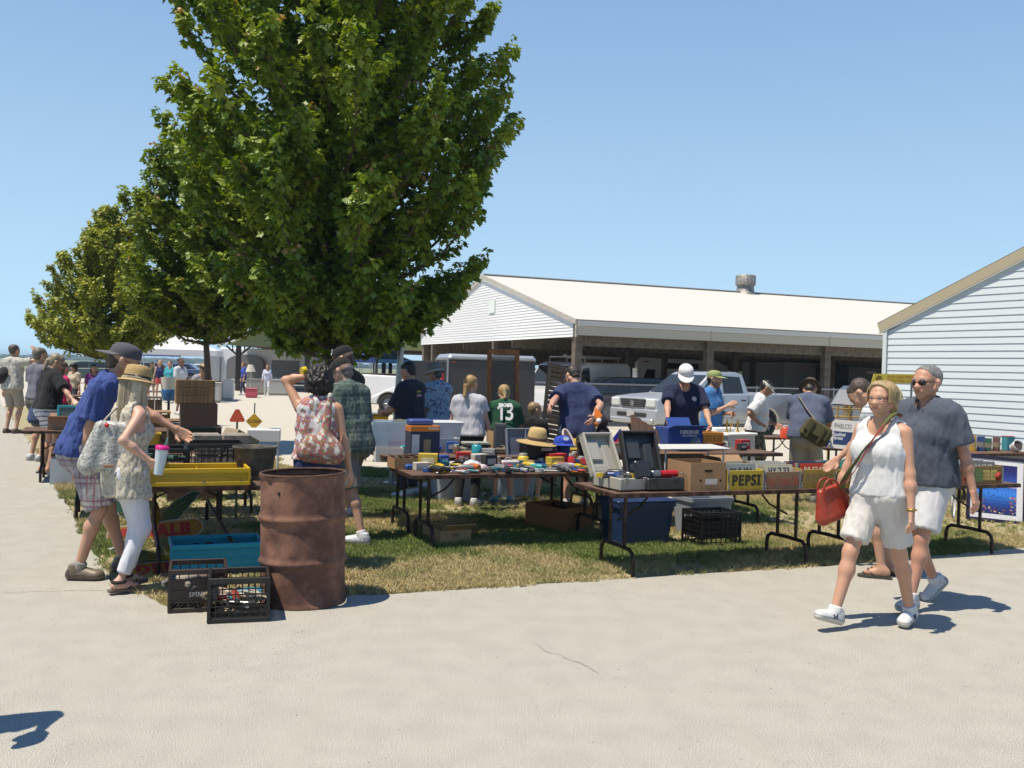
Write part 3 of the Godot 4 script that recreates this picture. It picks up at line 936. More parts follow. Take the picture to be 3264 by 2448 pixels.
func vehicle(called: String,label: String,cat: String,t: Transform3D,q: Dictionary) -> Node3D:
	var o := thing(called,label,cat,t)
	var L: float = q.L
	var W: float = q.W
	var col: Color = q.col
	var lower := PackedVector2Array()
	for p in q.lower: lower.append(Vector2(p[0],p[1]))
	var sill: float = q.get("sill",0.36)
	lower.append(Vector2(L - 0.1,sill))
	for cx in [q.axles[1],q.axles[0]]: arch(lower,cx,0.43,sill)
	lower.append(Vector2(0.1,sill))
	var pm: Material = q.get("m",M.paint)
	put(loft(lower,func(y): return W/2 - 0.06*clampf((y - 0.8)/0.6,0,1) - 0.05*clampf((0.6 - y)/0.3,0,1),0.035,col),"body",pm,o)
	if q.has("cabin"):
		var cab := PackedVector2Array()
		for p in q.cabin: cab.append(Vector2(p[0],p[1]))
		var y0: float = q.cabin[0][1]
		var y1: float = q.get("roof",1.78)
		var hw := func(y): return lerpf(W/2 - 0.07,W/2 - q.get("tumble",0.20),clampf((y - y0)/(y1 - y0),0,1))
		put(loft(cab,hw,0.03,col),"cabin",pm,o)
		for w in q.get("windows",[]):
			var poly := PackedVector2Array()
			for s in [1.0,-1.0]:
				var g := mb()
				var v := []
				for p in w: v.append(Vector3(p[0],p[1],s*(hw.call(p[1]) + 0.006)))
				if s > 0: g.quad(v[0],v[1],v[2],v[3],Color(0.02,0.025,0.03))
				else: g.quad(v[3],v[2],v[1],v[0],Color(0.02,0.025,0.03))
				put(g,"window",M.dark_glass,o)
		for w in q.get("screens",[]):      # windscreen and rear window: two profile points
			var g := mb()
			var a := Vector2(w[0],w[1]); var c := Vector2(w[2],w[3])
			var nn := Vector2(-(c - a).y,(c - a).x).normalized()*0.012
			if w[4] < 0: nn = -nn
			a += nn; c += nn
			var ha: float = hw.call(a.y) - 0.07; var hc: float = hw.call(c.y) - 0.05
			if w[4] > 0: g.quad(Vector3(a.x,a.y,-ha),Vector3(a.x,a.y,ha),Vector3(c.x,c.y,hc),Vector3(c.x,c.y,-hc),Color(0.03,0.035,0.035))
			else: g.quad(Vector3(a.x,a.y,ha),Vector3(a.x,a.y,-ha),Vector3(c.x,c.y,-hc),Vector3(c.x,c.y,hc),Color(0.03,0.035,0.035))
			put(g,"windscreen",M.dark_glass,o)
	for s in [-1.0,1.0]:
		for cx in q.axles:
			var wt := T(Vector3(cx,0.36,s*(W/2 - 0.13)),0,90.0*s)
			var ty := mb(); ty.lathe(wt,[Vector2(0.22,-0.11),Vector2(0.34,-0.11),Vector2(0.365,-0.08),Vector2(0.365,0.08),Vector2(0.34,0.11),Vector2(0.22,0.11)],28,Color(0.022,0.022,0.023))
			var wh := put(ty,"wheel",M.matte,o)
			var rm := mb(); rm.lathe(wt,[Vector2(0.22,0.09),Vector2(0.21,0.05),Vector2(0.001,0.05)],24,Color(0.30,0.31,0.32))
			for k in 6: rm.box(wt*T(Vector3(0.12*cos(TAU*k/6),0.07,0.12*sin(TAU*k/6)),-360.0*k/6),Vector3(0.20,0.03,0.045),Color(0.45,0.46,0.47),0.008)
			rm.lathe(wt,[Vector2(0.06,0.05),Vector2(0.05,0.10),Vector2(0.001,0.10)],12,Color(0.3,0.3,0.31))
			put(rm,"rim",M.metal,wh)
	var well := mb(); well.bx(Vector3(L*0.5,0.55,0),Vector3(L*0.94,0.44,W - 0.5),Color(0.20,0.19,0.18)); put(well,"underbody",M.matte,o)
	for d in q.get("seams",[]):
		var g := mb(); g.bx(Vector3(d,0.78,W/2 - 0.002),Vector3(0.012,0.72,0.008),Color(0.03,0.03,0.03)); put(g,"door_seam",M.matte,o)
	for d in q.get("handles",[]):
		var g := mb(); g.bx(Vector3(d,1.02,W/2 - 0.005),Vector3(0.17,0.035,0.04),q.get("hcol",Color(0.03,0.03,0.03)),0.012); put(g,"door_handle",M.gloss,o)
	for e in q.get("boxes",[]):      # [name,centre,size,colour,material]
		var g := mb(); g.bx(e[1],e[2],e[3],minf(0.03,minf(e[2].x,minf(e[2].y,e[2].z))*0.4)); put(g,e[0],M[e[4]],o)
	return o

func vehicles() -> void:
	var sil := Color(0.47,0.485,0.50)
	var tn := at_x(2085,24.6)
	var lowp := [[0.05,0.42],[0.0,0.52],[0.02,0.72],[0.06,0.76],[0.07,1.00],[0.16,1.06],[0.7,1.12],[1.38,1.17],[3.46,1.20],[5.22,1.22],[5.28,1.16],[5.28,0.52]]
	var pk := {"L": 5.3,"W": 1.88,"col": sil,"m": M.silver,"axles": [0.98,4.22],"lower": lowp,"cabin": [[1.30,1.15],[2.02,1.68],[2.20,1.76],[3.10,1.79],[3.34,1.72],[3.50,1.18]],
		"windows": [[[1.66,1.19],[2.40,1.20],[2.40,1.68],[2.12,1.66]],[[2.52,1.20],[3.28,1.22],[3.20,1.66],[2.52,1.68]]],"screens": [[1.34,1.19,2.02,1.68,1]],"seams": [1.52,2.46,3.42],"handles": [2.28,3.22],
		"boxes": [["grille",Vector3(0.055,0.90,0),Vector3(0.06,0.20,0.96),Color(0.03,0.03,0.032),"plain"],["grille_surround",Vector3(0.06,1.02,0),Vector3(0.08,0.05,1.10),sil,"silver"],["headlight",Vector3(0.10,0.92,0.71),Vector3(0.16,0.22,0.36),Color(0.55,0.57,0.56),"gloss"],["headlight",Vector3(0.10,0.92,-0.71),Vector3(0.16,0.22,0.36),Color(0.55,0.57,0.56),"gloss"],["turn_signal",Vector3(0.16,0.90,0.885),Vector3(0.14,0.10,0.03),Color(0.5,0.13,0.02),"gloss"],
			["bumper_intake",Vector3(0.01,0.60,0),Vector3(0.05,0.11,1.2),Color(0.02,0.02,0.022),"plain"],["number_plate",Vector3(-0.025,0.62,0),Vector3(0.015,0.155,0.305),Color(0.5,0.5,0.48),"satin"],["mirror",Vector3(1.62,1.28,1.02),Vector3(0.12,0.17,0.24),Color(0.03,0.03,0.032),"plain"],["bumper",Vector3(0.03,0.45,0),Vector3(0.14,0.12,1.72),sil,"silver"],["roof_trim",Vector3(2.6,1.795,0.60),Vector3(1.1,0.02,0.03),Color(0.05,0.05,0.05),"plain"]]}
	var o := vehicle("silver_pickup","silver four-door pickup truck parked behind the stalls","pickup truck",T(tn,33)*T(Vector3(0,0,-0.94)),pk)
	var em := mb(); em.lathe(T(Vector3(0.018,0.90,0),0,0,90),[Vector2(0.075,0),Vector2(0.085,0.008),Vector2(0.06,0.012),Vector2(0.001,0.012)],18,Color(0.5,0.5,0.5)); put(em,"round_emblem",M.metal,o)
	for k in 3:
		var g := mb(); g.bx(Vector3(0.022,0.84 + 0.05*k,0),Vector3(0.012,0.012,0.92),Color(0.10,0.10,0.105)); put(g,"grille_bar",M.gloss,o)
	text("TRD",0.10,Color(0.30,0.31,0.33),T(Vector3(4.95,1.08,0.895)),o,"bed_lettering",800,0.004,"Droid Sans",0.30)
	# white pickup, seen from behind at the left
	var wh := Color(0.76,0.76,0.77)
	vehicle("white_pickup","white pickup truck showing its red tail light","pickup truck",T(at_x(1140,34.0) + Vector3(0,0,0),180 - 8)*T(Vector3(-5.6,0,1.0)),{"L": 5.7,"W": 2.0,"col": wh,"axles": [1.1,4.5],"lower": [[0.05,0.45],[0.0,0.6],[0.04,1.05],[0.3,1.15],[1.5,1.22],[3.6,1.34],[5.62,1.40],[5.68,1.32],[5.68,0.55]],"cabin": [[1.45,1.2],[2.15,1.8],[2.35,1.9],[3.3,1.92],[3.55,1.85],[3.7,1.3]],"roof": 1.92,"windows": [[[1.8,1.3],[2.5,1.3],[2.5,1.8],[2.25,1.78]],[[2.62,1.3],[3.4,1.32],[3.35,1.78],[2.62,1.8]]],
		"boxes": [["tail_light",Vector3(5.6,1.10,-0.97),Vector3(0.2,0.36,0.12),Color(0.38,0.015,0.015),"gloss"],["tail_light",Vector3(5.6,1.10,0.97),Vector3(0.2,0.36,0.12),Color(0.38,0.015,0.015),"gloss"],["bed_cover",Vector3(4.6,1.41,0),Vector3(1.9,0.05,1.8),Color(0.02,0.02,0.022),"matte"],["bumper",Vector3(5.72,0.62,0),Vector3(0.16,0.2,1.9),Color(0.45,0.45,0.45),"metal"]]})
	# dark enclosed trailer with its rear door open
	var tr := thing("cargo_trailer","dark grey enclosed trailer with rounded silver roof edge and open door","trailer",T(at_x(1425,26.5),14))
	var tb := mb(); tb.bx(Vector3(1.25,1.15,-1.0),Vector3(2.5,1.55,1.9),Color(0.045,0.047,0.05),0.02); put(tb,"body",M.satin,tr)
	var rfp := PackedVector2Array([Vector2(-0.02,1.92),Vector2(2.52,1.92),Vector2(2.52,2.0),Vector2(2.44,2.09),Vector2(0.06,2.09),Vector2(-0.02,2.0)])
	put(loft(rfp,func(y): return 0.98,0.07,Color(0.42,0.44,0.47)),"roof",M.silver,tr).position = Vector3(0,0,-1.0)
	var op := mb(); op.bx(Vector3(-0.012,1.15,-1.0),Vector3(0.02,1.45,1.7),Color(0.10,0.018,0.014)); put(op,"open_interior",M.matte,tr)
	for e in [[Vector3(-0.02,1.15,-0.06),Vector3(0.06,1.62,0.06)],[Vector3(-0.02,1.95,-1.0),Vector3(0.06,0.06,1.9)],[Vector3(-0.02,1.15,-1.94),Vector3(0.06,1.62,0.06)]]:
		var b := mb(); b.bx(e[0],e[1],Color(0.5,0.5,0.5),0.01); put(b,"door_frame",M.metal,tr)
	for x in [1.0,1.75]:
		var w := mb(); w.lathe(T(Vector3(x,0.33,-0.1),0,90),[Vector2(0.01,-0.1),Vector2(0.32,-0.1),Vector2(0.33,0.08),Vector2(0.2,0.1),Vector2(0.01,0.06)],20,Color(0.03,0.03,0.03)); put(w,"wheel",M.matte,tr)
	var tl := mb(); tl.bx(Vector3(0.15,1.86,-0.045),Vector3(0.10,0.04,0.02),Color(0.4,0.02,0.02)); put(tl,"marker_light",M.gloss,tr)
	var dr := mb(); dr.box(T(Vector3(-0.55,1.12,-0.02),8),Vector3(1.05,1.5,0.05),Color(0.06,0.06,0.062),0.01); put(dr,"rear_door",M.satin,tr)
	# white service van with ladder rack
	var vp := [[0.05,0.4],[0.0,0.55],[0.05,0.95],[0.5,1.08],[1.1,1.20],[5.5,1.30],[5.58,1.2],[5.6,0.5]]
	var vn := {"L": 5.6,"W": 2.0,"col": wh,"axles": [0.95,4.4],"lower": vp,"cabin": [[0.95,1.12],[1.75,1.92],[2.1,2.02],[5.3,2.04],[5.5,1.95],[5.56,1.25]],"roof": 2.04,"tumble": 0.14,"windows": [[[1.30,1.22],[2.2,1.24],[2.2,1.86],[1.72,1.80]]],"screens": [[1.0,1.17,1.72,1.88,1]],"seams": [1.2,2.35],"handles": [2.1],"boxes": [["mirror",Vector3(1.35,1.35,1.1),Vector3(0.12,0.26,0.2),Color(0.03,0.03,0.03),"plain"]]}
	var v := vehicle("service_van","white service van with roof ladder rack","van",T(at_x(1700,31.5),58),vn)
	for k in 3:
		var b := mb(); b.tube([Vector3(2.2 + 1.3*k,2.02,0.7),Vector3(2.2 + 1.3*k,2.2,0.7),Vector3(2.2 + 1.3*k,2.2,-0.7),Vector3(2.2 + 1.3*k,2.02,-0.7)],0.025,6,Color(0.66,0.66,0.66)); put(b,"rack_bar",M.plastic,v)
	var ld := mb()
	for z in [0.2,0.55]: ld.tube([Vector3(1.6,2.24,z),Vector3(5.3,2.24,z)],0.03,6,Color(0.6,0.6,0.6))
	put(ld,"ladder",M.plastic,v)
	# dark estate car
	vehicle("dark_car","dark estate car parked behind the chain-link fence","car",T(at_x(1835,33.0),14),{"L": 4.6,"W": 1.8,"col": Color(0.012,0.014,0.016),"axles": [0.9,3.7],"lower": [[0.05,0.4],[0.0,0.6],[0.1,0.85],[1.3,0.98],[4.4,1.05],[4.55,0.95],[4.55,0.5]],"cabin": [[0.25,0.98],[0.75,1.45],[1.2,1.55],[2.8,1.55],[3.2,1.45],[4.1,1.0]],"roof": 1.55,"windows": [[[0.7,1.05],[1.7,1.05],[1.7,1.45],[1.0,1.42]],[[1.85,1.05],[3.3,1.05],[2.95,1.42],[1.85,1.45]]]})
	# white camper-top pickup behind the barn
	var cm := vehicle("camper_truck","white truck with tall camper top seen through the barn","truck",T(at_x(2008,50.0),12),{"L": 5.4,"W": 2.0,"col": Color(0.80,0.80,0.80),"axles": [1.0,4.3],"lower": [[0.05,0.5],[0.0,0.7],[0.05,1.25],[5.3,1.35],[5.38,1.2],[5.38,0.55]],"cabin": [[0.05,1.2],[0.02,2.3],[0.25,2.55],[4.4,2.5],[5.0,2.2],[5.3,1.3]],"roof": 2.55,"windows": [[[0.35,1.45],[1.0,1.45],[1.0,1.95],[0.55,1.95]],[[1.6,2.0],[3.4,2.0],[3.4,2.3],[1.6,2.3]]],"boxes": [["marker_light",Vector3(0.5,2.35,0.9),Vector3(0.25,0.06,0.03),Color(0.4,0.03,0.03),"gloss"]]})
	# trailers behind the barn, right
	for q in [[2495,46.0,2.3,2.45,Color(0.40,0.42,0.44),"silver-grey box trailer parked behind the barn"],[2700,44.0,2.4,2.3,Color(0.10,0.105,0.11),"dark grey box trailer parked behind the barn"]]:
		var tt := thing("box_trailer",q[5],"trailer",T(at_x(q[0],q[1]),16))
		var b := mb(); b.bx(Vector3(q[2]/2,q[3]/2 + 0.2,-2.0),Vector3(q[2],q[3] - 0.4,4.0),q[4],0.03); put(b,"body",M.satin,tt)
		var c := mb(); c.bx(Vector3(q[2]/2,q[3] + 0.03,-2.0),Vector3(q[2]*0.96,0.10,3.9),Color(0.06,0.065,0.07),0.03); put(c,"roof",M.satin,tt)
		var d := mb(); d.bx(Vector3(q[2]*0.5,q[3] - 0.25,0.005),Vector3(0.45,0.14,0.012),Color(0.55,0.4,0.38),0.003); put(d,"badge",M.satin,tt)
		for x in [0.15,q[2] - 0.15]:
			var w := mb(); w.lathe(T(Vector3(x,0.33,-2.0),0,0,90),[Vector2(0.01,-0.12),Vector2(0.33,-0.12),Vector2(0.33,0.12),Vector2(0.01,0.12)],16,Color(0.03,0.03,0.03)); put(w,"wheel",M.matte,tt)
	vehicle("red_car","red car glimpsed between the barn posts","car",T(at_x(2410,52.0),10),{"L": 4.4,"W": 1.8,"col": Color(0.42,0.012,0.015),"axles": [0.9,3.5],"lower": [[0.05,0.4],[0.0,0.6],[0.1,0.9],[1.2,1.02],[4.2,1.08],[4.35,0.95],[4.35,0.5]],"cabin": [[1.0,1.0],[1.6,1.42],[2.0,1.5],[3.0,1.5],[3.9,1.05]],"roof": 1.5,"windows": [[[1.5,1.08],[2.4,1.08],[2.4,1.42],[1.85,1.4]]]})
	vehicle("grey_car","grey car with red tail light beside the shed","car",T(at_x(2735,25.5),60),{"L": 4.5,"W": 1.8,"col": Color(0.16,0.17,0.18),"m": M.silver,"axles": [0.9,3.6],"lower": [[0.05,0.4],[0.0,0.6],[0.1,0.95],[1.2,1.02],[4.3,1.1],[4.45,0.95],[4.45,0.5]],"cabin": [[0.4,1.0],[0.9,1.4],[1.3,1.5],[2.6,1.5],[3.6,1.05]],"roof": 1.5,"windows": [[[0.9,1.08],[1.8,1.08],[1.8,1.42],[1.2,1.4]]],"boxes": [["tail_light",Vector3(0.05,0.9,0.8),Vector3(0.1,0.22,0.2),Color(0.42,0.015,0.015),"gloss"]]})
	# green and white building beyond the barn
	var bl := thing("far_building","long green and white ribbed building beyond the barn","building",T(at_x(2230,62.0),10))
	for i in 14:
		var b := mb(); b.bx(Vector3(1.0 + 2.0*i,1.7,0),Vector3(1.98,3.4,0.12),Color(0.60,0.61,0.60) if i % 3 == 0 else Color(0.13,0.17,0.07),0.02); put(b,"wall_panel",M.siding,bl)
	var rb := mb(); rb.bx(Vector3(14,3.5,-4),Vector3(29,0.2,9),Color(0.3,0.3,0.3)); put(rb,"roof",M.siding,bl)
	# dark parked cars along the far left horizon
	for k in 5:
		vehicle("far_car",["dark green car on the far field","silver car on the far field","black car on the far field","blue car on the far field","white car on the far field"][k],"car",T(at_x(180 + 95*k,66.0 + 3*k),6),{"L": 4.5,"W": 1.8,"col": [Color(0.02,0.04,0.035),Color(0.35,0.36,0.37),Color(0.012,0.012,0.014),Color(0.03,0.05,0.12),Color(0.6,0.6,0.6)][k],"axles": [0.9,3.6],"lower": [[0.05,0.4],[0.0,0.6],[0.1,0.9],[1.2,1.02],[4.3,1.1],[4.45,0.95],[4.45,0.5]],"cabin": [[0.8,1.0],[1.4,1.42],[1.8,1.52],[3.4,1.52],[4.1,1.05]],"roof": 1.52,"windows": [[[1.3,1.08],[2.3,1.08],[2.3,1.42],[1.65,1.4]],[[2.45,1.08],[3.7,1.08],[3.3,1.42],[2.45,1.42]]]})

# ================================================================ tables and what lies on and under them
const TH := 0.70
const GRID := 22.0
var table0: Node3D
func gx(p: Vector3,a: float,b: float,up := 0.0) -> Vector3:   # a metres along the stall rows,b metres away from the path
	return p + Vector3(0.927,0,-0.375)*a + Vector3(-0.375,0,-0.927)*b + Vector3.UP*up
func onT(u: float,v: float,h := TH + 0.002) -> Vector3:
	return PH(u,v,h)
func table(label: String,t: Transform3D,L: float,W: float,TH := 0.70) -> Node3D:   # origin at the front left corner on the ground,x along the front edge,-z to the back
	var o := thing("folding_table",label,"table",t)
	var brown := Color(0.155,0.085,0.052)
	var b := mb(); b.bx(Vector3(L/2,TH - 0.012,-W/2),Vector3(L,0.024,W),brown,0.004); put(b,"tabletop",M.woodh,o)
	var r := mb()
	for e in [[Vector3(L/2,TH - 0.02,0.004),Vector3(L + 0.01,0.036,0.008)],[Vector3(L/2,TH - 0.02,-W - 0.004),Vector3(L + 0.01,0.036,0.008)],[Vector3(-0.004,TH - 0.02,-W/2),Vector3(0.008,0.036,W)],[Vector3(L + 0.004,TH - 0.02,-W/2),Vector3(0.008,0.036,W)]]:
		r.bx(e[0],e[1],Color(0.11,0.06,0.04),0.003)
	put(r,"edge_band",M.dullmetal,o)
	var lc := Color(0.075,0.048,0.036)
	for x in [0.23,L - 0.23]:
		var q := mb()
		for z in [-W*0.5 + 0.13,-W*0.5 - 0.13]:
			q.tube([Vector3(x,TH - 0.03,z),Vector3(x,0.215,z)],0.016,8,lc)
		var arch := [Vector3(x,0.0,-0.10),Vector3(x,0.13,-0.10),Vector3(x,0.18,-0.115),Vector3(x,0.21,-0.16),Vector3(x,0.215,-W*0.5),Vector3(x,0.21,-W + 0.16),Vector3(x,0.18,-W + 0.115),Vector3(x,0.13,-W + 0.10),Vector3(x,0.0,-W + 0.10)]
		q.tube(arch,0.0175,8,lc)
		var lg := put(q,"leg",M.dullmetal,o)
		var br := mb()
		var sx := 1.0 if x < L/2 else -1.0
		br.tube([Vector3(x,0.42,-W*0.5),Vector3(x + sx*0.20,0.52,-W*0.5),Vector3(x + sx*0.34,TH - 0.03,-W*0.5)],0.009,6,lc); put(br,"brace",M.dullmetal,lg)
	return o
func carton(label: String,t: Transform3D,s: Vector3,col: Color,flaps := 0,marks := true,called := "cardboard_box") -> Node3D:   # an open box; origin at the middle of its base
	var o := thing(called,label,"box",t)
	var th := 0.006
	var h := s.y
	var front: Node3D
	for e in [["front_panel",Vector3(0,h/2,s.z/2),Vector3(s.x,h,th)],["back_panel",Vector3(0,h/2,-s.z/2),Vector3(s.x,h,th)],["side_panel",Vector3(-s.x/2 + th/2,h/2,0),Vector3(th,h - 0.002,s.z - th)],["side_panel",Vector3(s.x/2 - th/2,h/2,0),Vector3(th,h - 0.002,s.z - th)],["base_panel",Vector3(0,th/2,0),Vector3(s.x - th*2,th,s.z - th)]]:
		var b := mb(); b.bx(e[1],e[2],col*(0.96 + 0.08*rng.randf())); var pn := put(b,e[0],M.card,o)
		if front == null: front = pn
	if marks:
		var m := mb(); m.bx(Vector3(0,h*0.70,s.z/2 + th/2 + 0.001),Vector3(s.x*0.22,0.022,0.003),Color(0.03,0.02,0.012),0.001); put(m,"hand_hole",M.matte,front)
	if flaps & 1:
		var f := mb(); f.box(T(Vector3(0,h,s.z/2))*T(Vector3.ZERO,0,62)*T(Vector3(0,s.z*0.17,0)),Vector3(s.x*0.98,s.z*0.34,th),col); put(f,"flap",M.card,o)
	if flaps & 2:
		var f := mb(); f.box(T(Vector3(0,h,-s.z/2))*T(Vector3.ZERO,0,-50)*T(Vector3(0,s.z*0.17,0)),Vector3(s.x*0.98,s.z*0.34,th),col); put(f,"flap",M.card,o)
	if flaps & 4:
		var f := mb(); f.box(T(Vector3(-s.x/2,h,0))*T(Vector3.ZERO,0,0,35)*T(Vector3(0,s.z*0.15,0)),Vector3(th,s.z*0.30,s.z*0.96),col); put(f,"flap",M.card,o)
	return o
func lattice_crate(called: String,label: String,t: Transform3D,s: Vector3,col: Color,nx: int,ny: int,solid := 0.0,diag := false) -> Node3D:   # a moulded plastic crate: rims,corner posts and a grid of bars on every side
	var o := thing(called,label,"crate",t)
	var th := 0.010
	for side in 4:
		var w := s.x if side % 2 == 0 else s.z
		var dep := s.z if side % 2 == 0 else s.x
		var b := mb()
		var r := T(Vector3.ZERO,90.0*side)*T(Vector3(0,0,dep/2))
		b.box(r*T(Vector3(0,s.y - 0.018,0)),Vector3(w + th,0.036,th*1.8),col,0.003)
		b.box(r*T(Vector3(0,0.016,0)),Vector3(w,0.032,th*1.5),col,0.003)
		var n := nx if side % 2 == 0 else maxi(3,int(nx*s.z/s.x))
		for i in n + 1:
			b.box(r*T(Vector3(-w/2 + w*i/n,s.y/2,0)),Vector3(0.007 if i % n > 0 else 0.022,s.y - 0.01,th),col)
		for j in range(1,ny):
			b.box(r*T(Vector3(0,s.y*j/ny,0.001)),Vector3(w,0.007,th),col)
		if solid > 0.0:
			b.box(r*T(Vector3(0,s.y*0.5,-0.004)),Vector3(w*0.98,s.y*solid,0.004),col*0.9)
		if diag:
			for i in n*2:
				var x0 := -w/2 + w*i/(n*2.0)
				b.bar(r*Vector3(x0,0.03,0.002),r*Vector3(clampf(x0 + s.y*0.3,-w/2,w/2),0.03 + s.y*0.3,0.002),0.006,0.005,col)
		put(b,"side",M.plastic,o)
	var f := mb()
	f.bx(Vector3(0,0.006,0),Vector3(s.x - 0.02,0.008,s.z - 0.02),col*0.85); put(f,"floor",M.plastic,o)
	return o
func bits(parent_label: String,t: Transform3D,w: float,d: float,n: int,cols: Array,group: String,hmax := 0.05,sd := 1) -> void:   # small hardware lying loose: each one a thing
	var r := RandomNumberGenerator.new(); r.seed = sd
	for i in n:
		var c: Color = cols[r.randi() % cols.size()]
		var p := t*Vector3(r.randf_range(-w,w)/2,hmax*0.25*r.randf(),r.randf_range(-d,d)/2)
		tool(r.randi() % 5,T(p,r.randf()*360.0),c,group,r)
func colour_word(c: Color) -> String:
	if c.get_luminance() < 0.035 and c.s < 0.65: return "black"
	if c.s < 0.3: return "pale" if c.get_luminance() > 0.3 else "grey"
	var h := c.h*360.0
	if h < 14 or h > 335: return "red"
	if h < 36: return "orange" if c.get_luminance() > 0.09 else "brown"
	if h < 65: return "yellow"
	if h < 160: return "green"
	if h < 200: return "turquoise"
	if h < 262: return "blue"
	return "purple"
func tool(k: int,t: Transform3D,c: Color,group: String,r: RandomNumberGenerator) -> void:
	var steel := Color(0.35,0.35,0.36)
	var cw := colour_word(c)
	match k:
		0:   # screwdriver
			var o := thing("screwdriver","screwdriver with %s handle among %s" % [cw,group],"screwdriver",t,group)
			var b := mb(); b.lathe(T(Vector3(0,0.014,0),0,0,90),[Vector2(0.001,0),Vector2(0.012,0.002),Vector2(0.014,0.03),Vector2(0.011,0.07),Vector2(0.014,0.09),Vector2(0.009,0.105),Vector2(0.001,0.106)],8,c); put(b,"handle",M.plastic,o)
			var s := mb(); s.tube([Vector3(0,0.014,0),Vector3(0.10 + 0.05*r.randf(),0.010,0)],0.0035,5,steel); put(s,"shaft",M.metal,o)
		1:   # pliers
			var o := thing("pliers","pair of pliers with %s grips among %s" % [cw,group],"pliers",t,group)
			for d in [-1.0,1.0]:
				var b := mb(); b.tube([Vector3(0,0.010,0),Vector3(-0.05,0.010,0.022*d),Vector3(-0.12,0.010,0.026*d)],0.0075,6,c); put(b,"grip",M.plastic,o)
			var j := mb(); j.bx(Vector3(0.03,0.010,0),Vector3(0.065,0.014,0.022),steel,0.005); put(j,"jaw",M.metal,o)
		2:   # electric hand tool
			var o := thing("hand_drill","%s electric hand drill among %s" % [cw,group],"drill",t,group)
			var b := mb(); b.lathe(T(Vector3(-0.09,0.032,0),0,0,-90),[Vector2(0.001,0),Vector2(0.026,0.004),Vector2(0.031,0.05),Vector2(0.029,0.12),Vector2(0.018,0.15),Vector2(0.001,0.151)],12,c); put(b,"motor",M.plastic,o)
			var h := mb(); h.bar(Vector3(-0.05,0.03,0.02),Vector3(-0.075,0.022,0.12),0.032,0.036,c*0.8,0.008); put(h,"handle",M.plastic,o)
			var s := mb(); s.tube([Vector3(0.06,0.032,0),Vector3(0.10,0.032,0)],0.013,8,steel); put(s,"chuck",M.metal,o)
		3:   # wrench
			var o := thing("wrench","steel wrench among " + group,"wrench",t,group)
			var b := mb(); b.bx(Vector3(0,0.006,0),Vector3(0.15,0.010,0.016),steel,0.003); put(b,"shank",M.metal,o)
			for d in [-1.0,1.0]:
				var e := mb(); e.lathe(T(Vector3(0.083*d,0.001,0)),[Vector2(0.010,0),Vector2(0.019,0.0),Vector2(0.019,0.010),Vector2(0.010,0.010),Vector2(0.010,0)],10,steel,5.2); put(e,"jaw",M.metal,o)
		_:   # spool or roll of tape
			var o := thing("tape_roll","%s roll of tape among %s" % [cw,group],"tape roll",t,group)
			var b := mb(); b.lathe(T(Vector3(0,0.0,0)),[Vector2(0.022,0),Vector2(0.042,0),Vector2(0.042,0.03),Vector2(0.022,0.03),Vector2(0.022,0)],16,c); put(b,"tape",M.plastic,o)
			var s := mb(); s.lathe(T(Vector3(0,0.0,0)),[Vector2(0.019,0.001),Vector2(0.022,0.001),Vector2(0.022,0.031),Vector2(0.019,0.031)],16,Color(0.4,0.3,0.2)); put(s,"core",M.card,o)
func clutter(t: Transform3D,w: float,d: float,n: int,cols: Array,group: String,sd: int,big := 1.0) -> void:   # assorted small second-hand goods,each a thing
	var r := RandomNumberGenerator.new(); r.seed = sd
	for i in n:
		var c: Color = cols[r.randi() % cols.size()]
		var cw := colour_word(c)
		var x := t*T(Vector3(w*((i + r.randf())/n - 0.5),0.001,r.randf_range(-d,d)/2),r.randf()*60.0 - 30.0)
		var k := r.randi() % 5
		var h := r.randf_range(0.05,0.15)*big
		var s := r.randf_range(0.06,0.13)*big
		var gl := "%s %s among %s" % [cw,["carton","jar","case","folded cloth","bowl"][k],group]
		var o := thing(["small_carton","jar","small_case","folded_cloth","bowl"][k],gl,["carton","jar","case","cloth","bowl"][k],x,group)
		var b := mb(); var e := mb()
		match k:
			0: b.bx(Vector3(0,h/2,0),Vector3(s*1.6,h,s),c,0.003); e.bx(Vector3(0,h*0.55,s/2 + 0.001),Vector3(s*1.1,h*0.4,0.002),c.lerp(Color(0.7,0.68,0.6),0.6)); put(b,"carton",M.card,o); put(e,"print",M.card,o)
			1: b.lathe(T(Vector3.ZERO),[Vector2(0.001,0),Vector2(s*0.42,0),Vector2(s*0.45,h*0.7),Vector2(s*0.3,h*0.85),Vector2(0.001,h*0.85)],14,c); e.lathe(T(Vector3(0,h*0.84,0)),[Vector2(s*0.33,0),Vector2(s*0.33,h*0.15),Vector2(0.001,h*0.16)],14,Color(0.5,0.48,0.42)); put(b,"jar",M.gloss,o); put(e,"lid",M.satin,o)
			2: b.bx(Vector3(0,h*0.3,0),Vector3(s*2.2,h*0.6,s*1.2),c,0.012); e.tube([Vector3(-s*0.4,h*0.6,0),Vector3(-s*0.3,h*0.8,0),Vector3(s*0.3,h*0.8,0),Vector3(s*0.4,h*0.6,0)],0.007,6,c*0.6); put(b,"shell",M.plastic,o); put(e,"handle",M.plastic,o)
			3: b.bx(Vector3(0,0.02,0),Vector3(s*2.0,0.04,s*1.3),c,0.018); e.bx(Vector3(0.01,0.055,0),Vector3(s*1.9,0.03,s*1.2),c*0.9,0.014); put(b,"lower_fold",M.cloth,o); put(e,"upper_fold",M.cloth,o)
			_: b.lathe(T(Vector3.ZERO),[Vector2(0.001,0),Vector2(s*0.35,0),Vector2(s*0.75,h*0.5),Vector2(s*0.70,h*0.5),Vector2(s*0.3,0.012),Vector2(0.001,0.012)],16,c); put(b,"bowl",M.gloss,o)
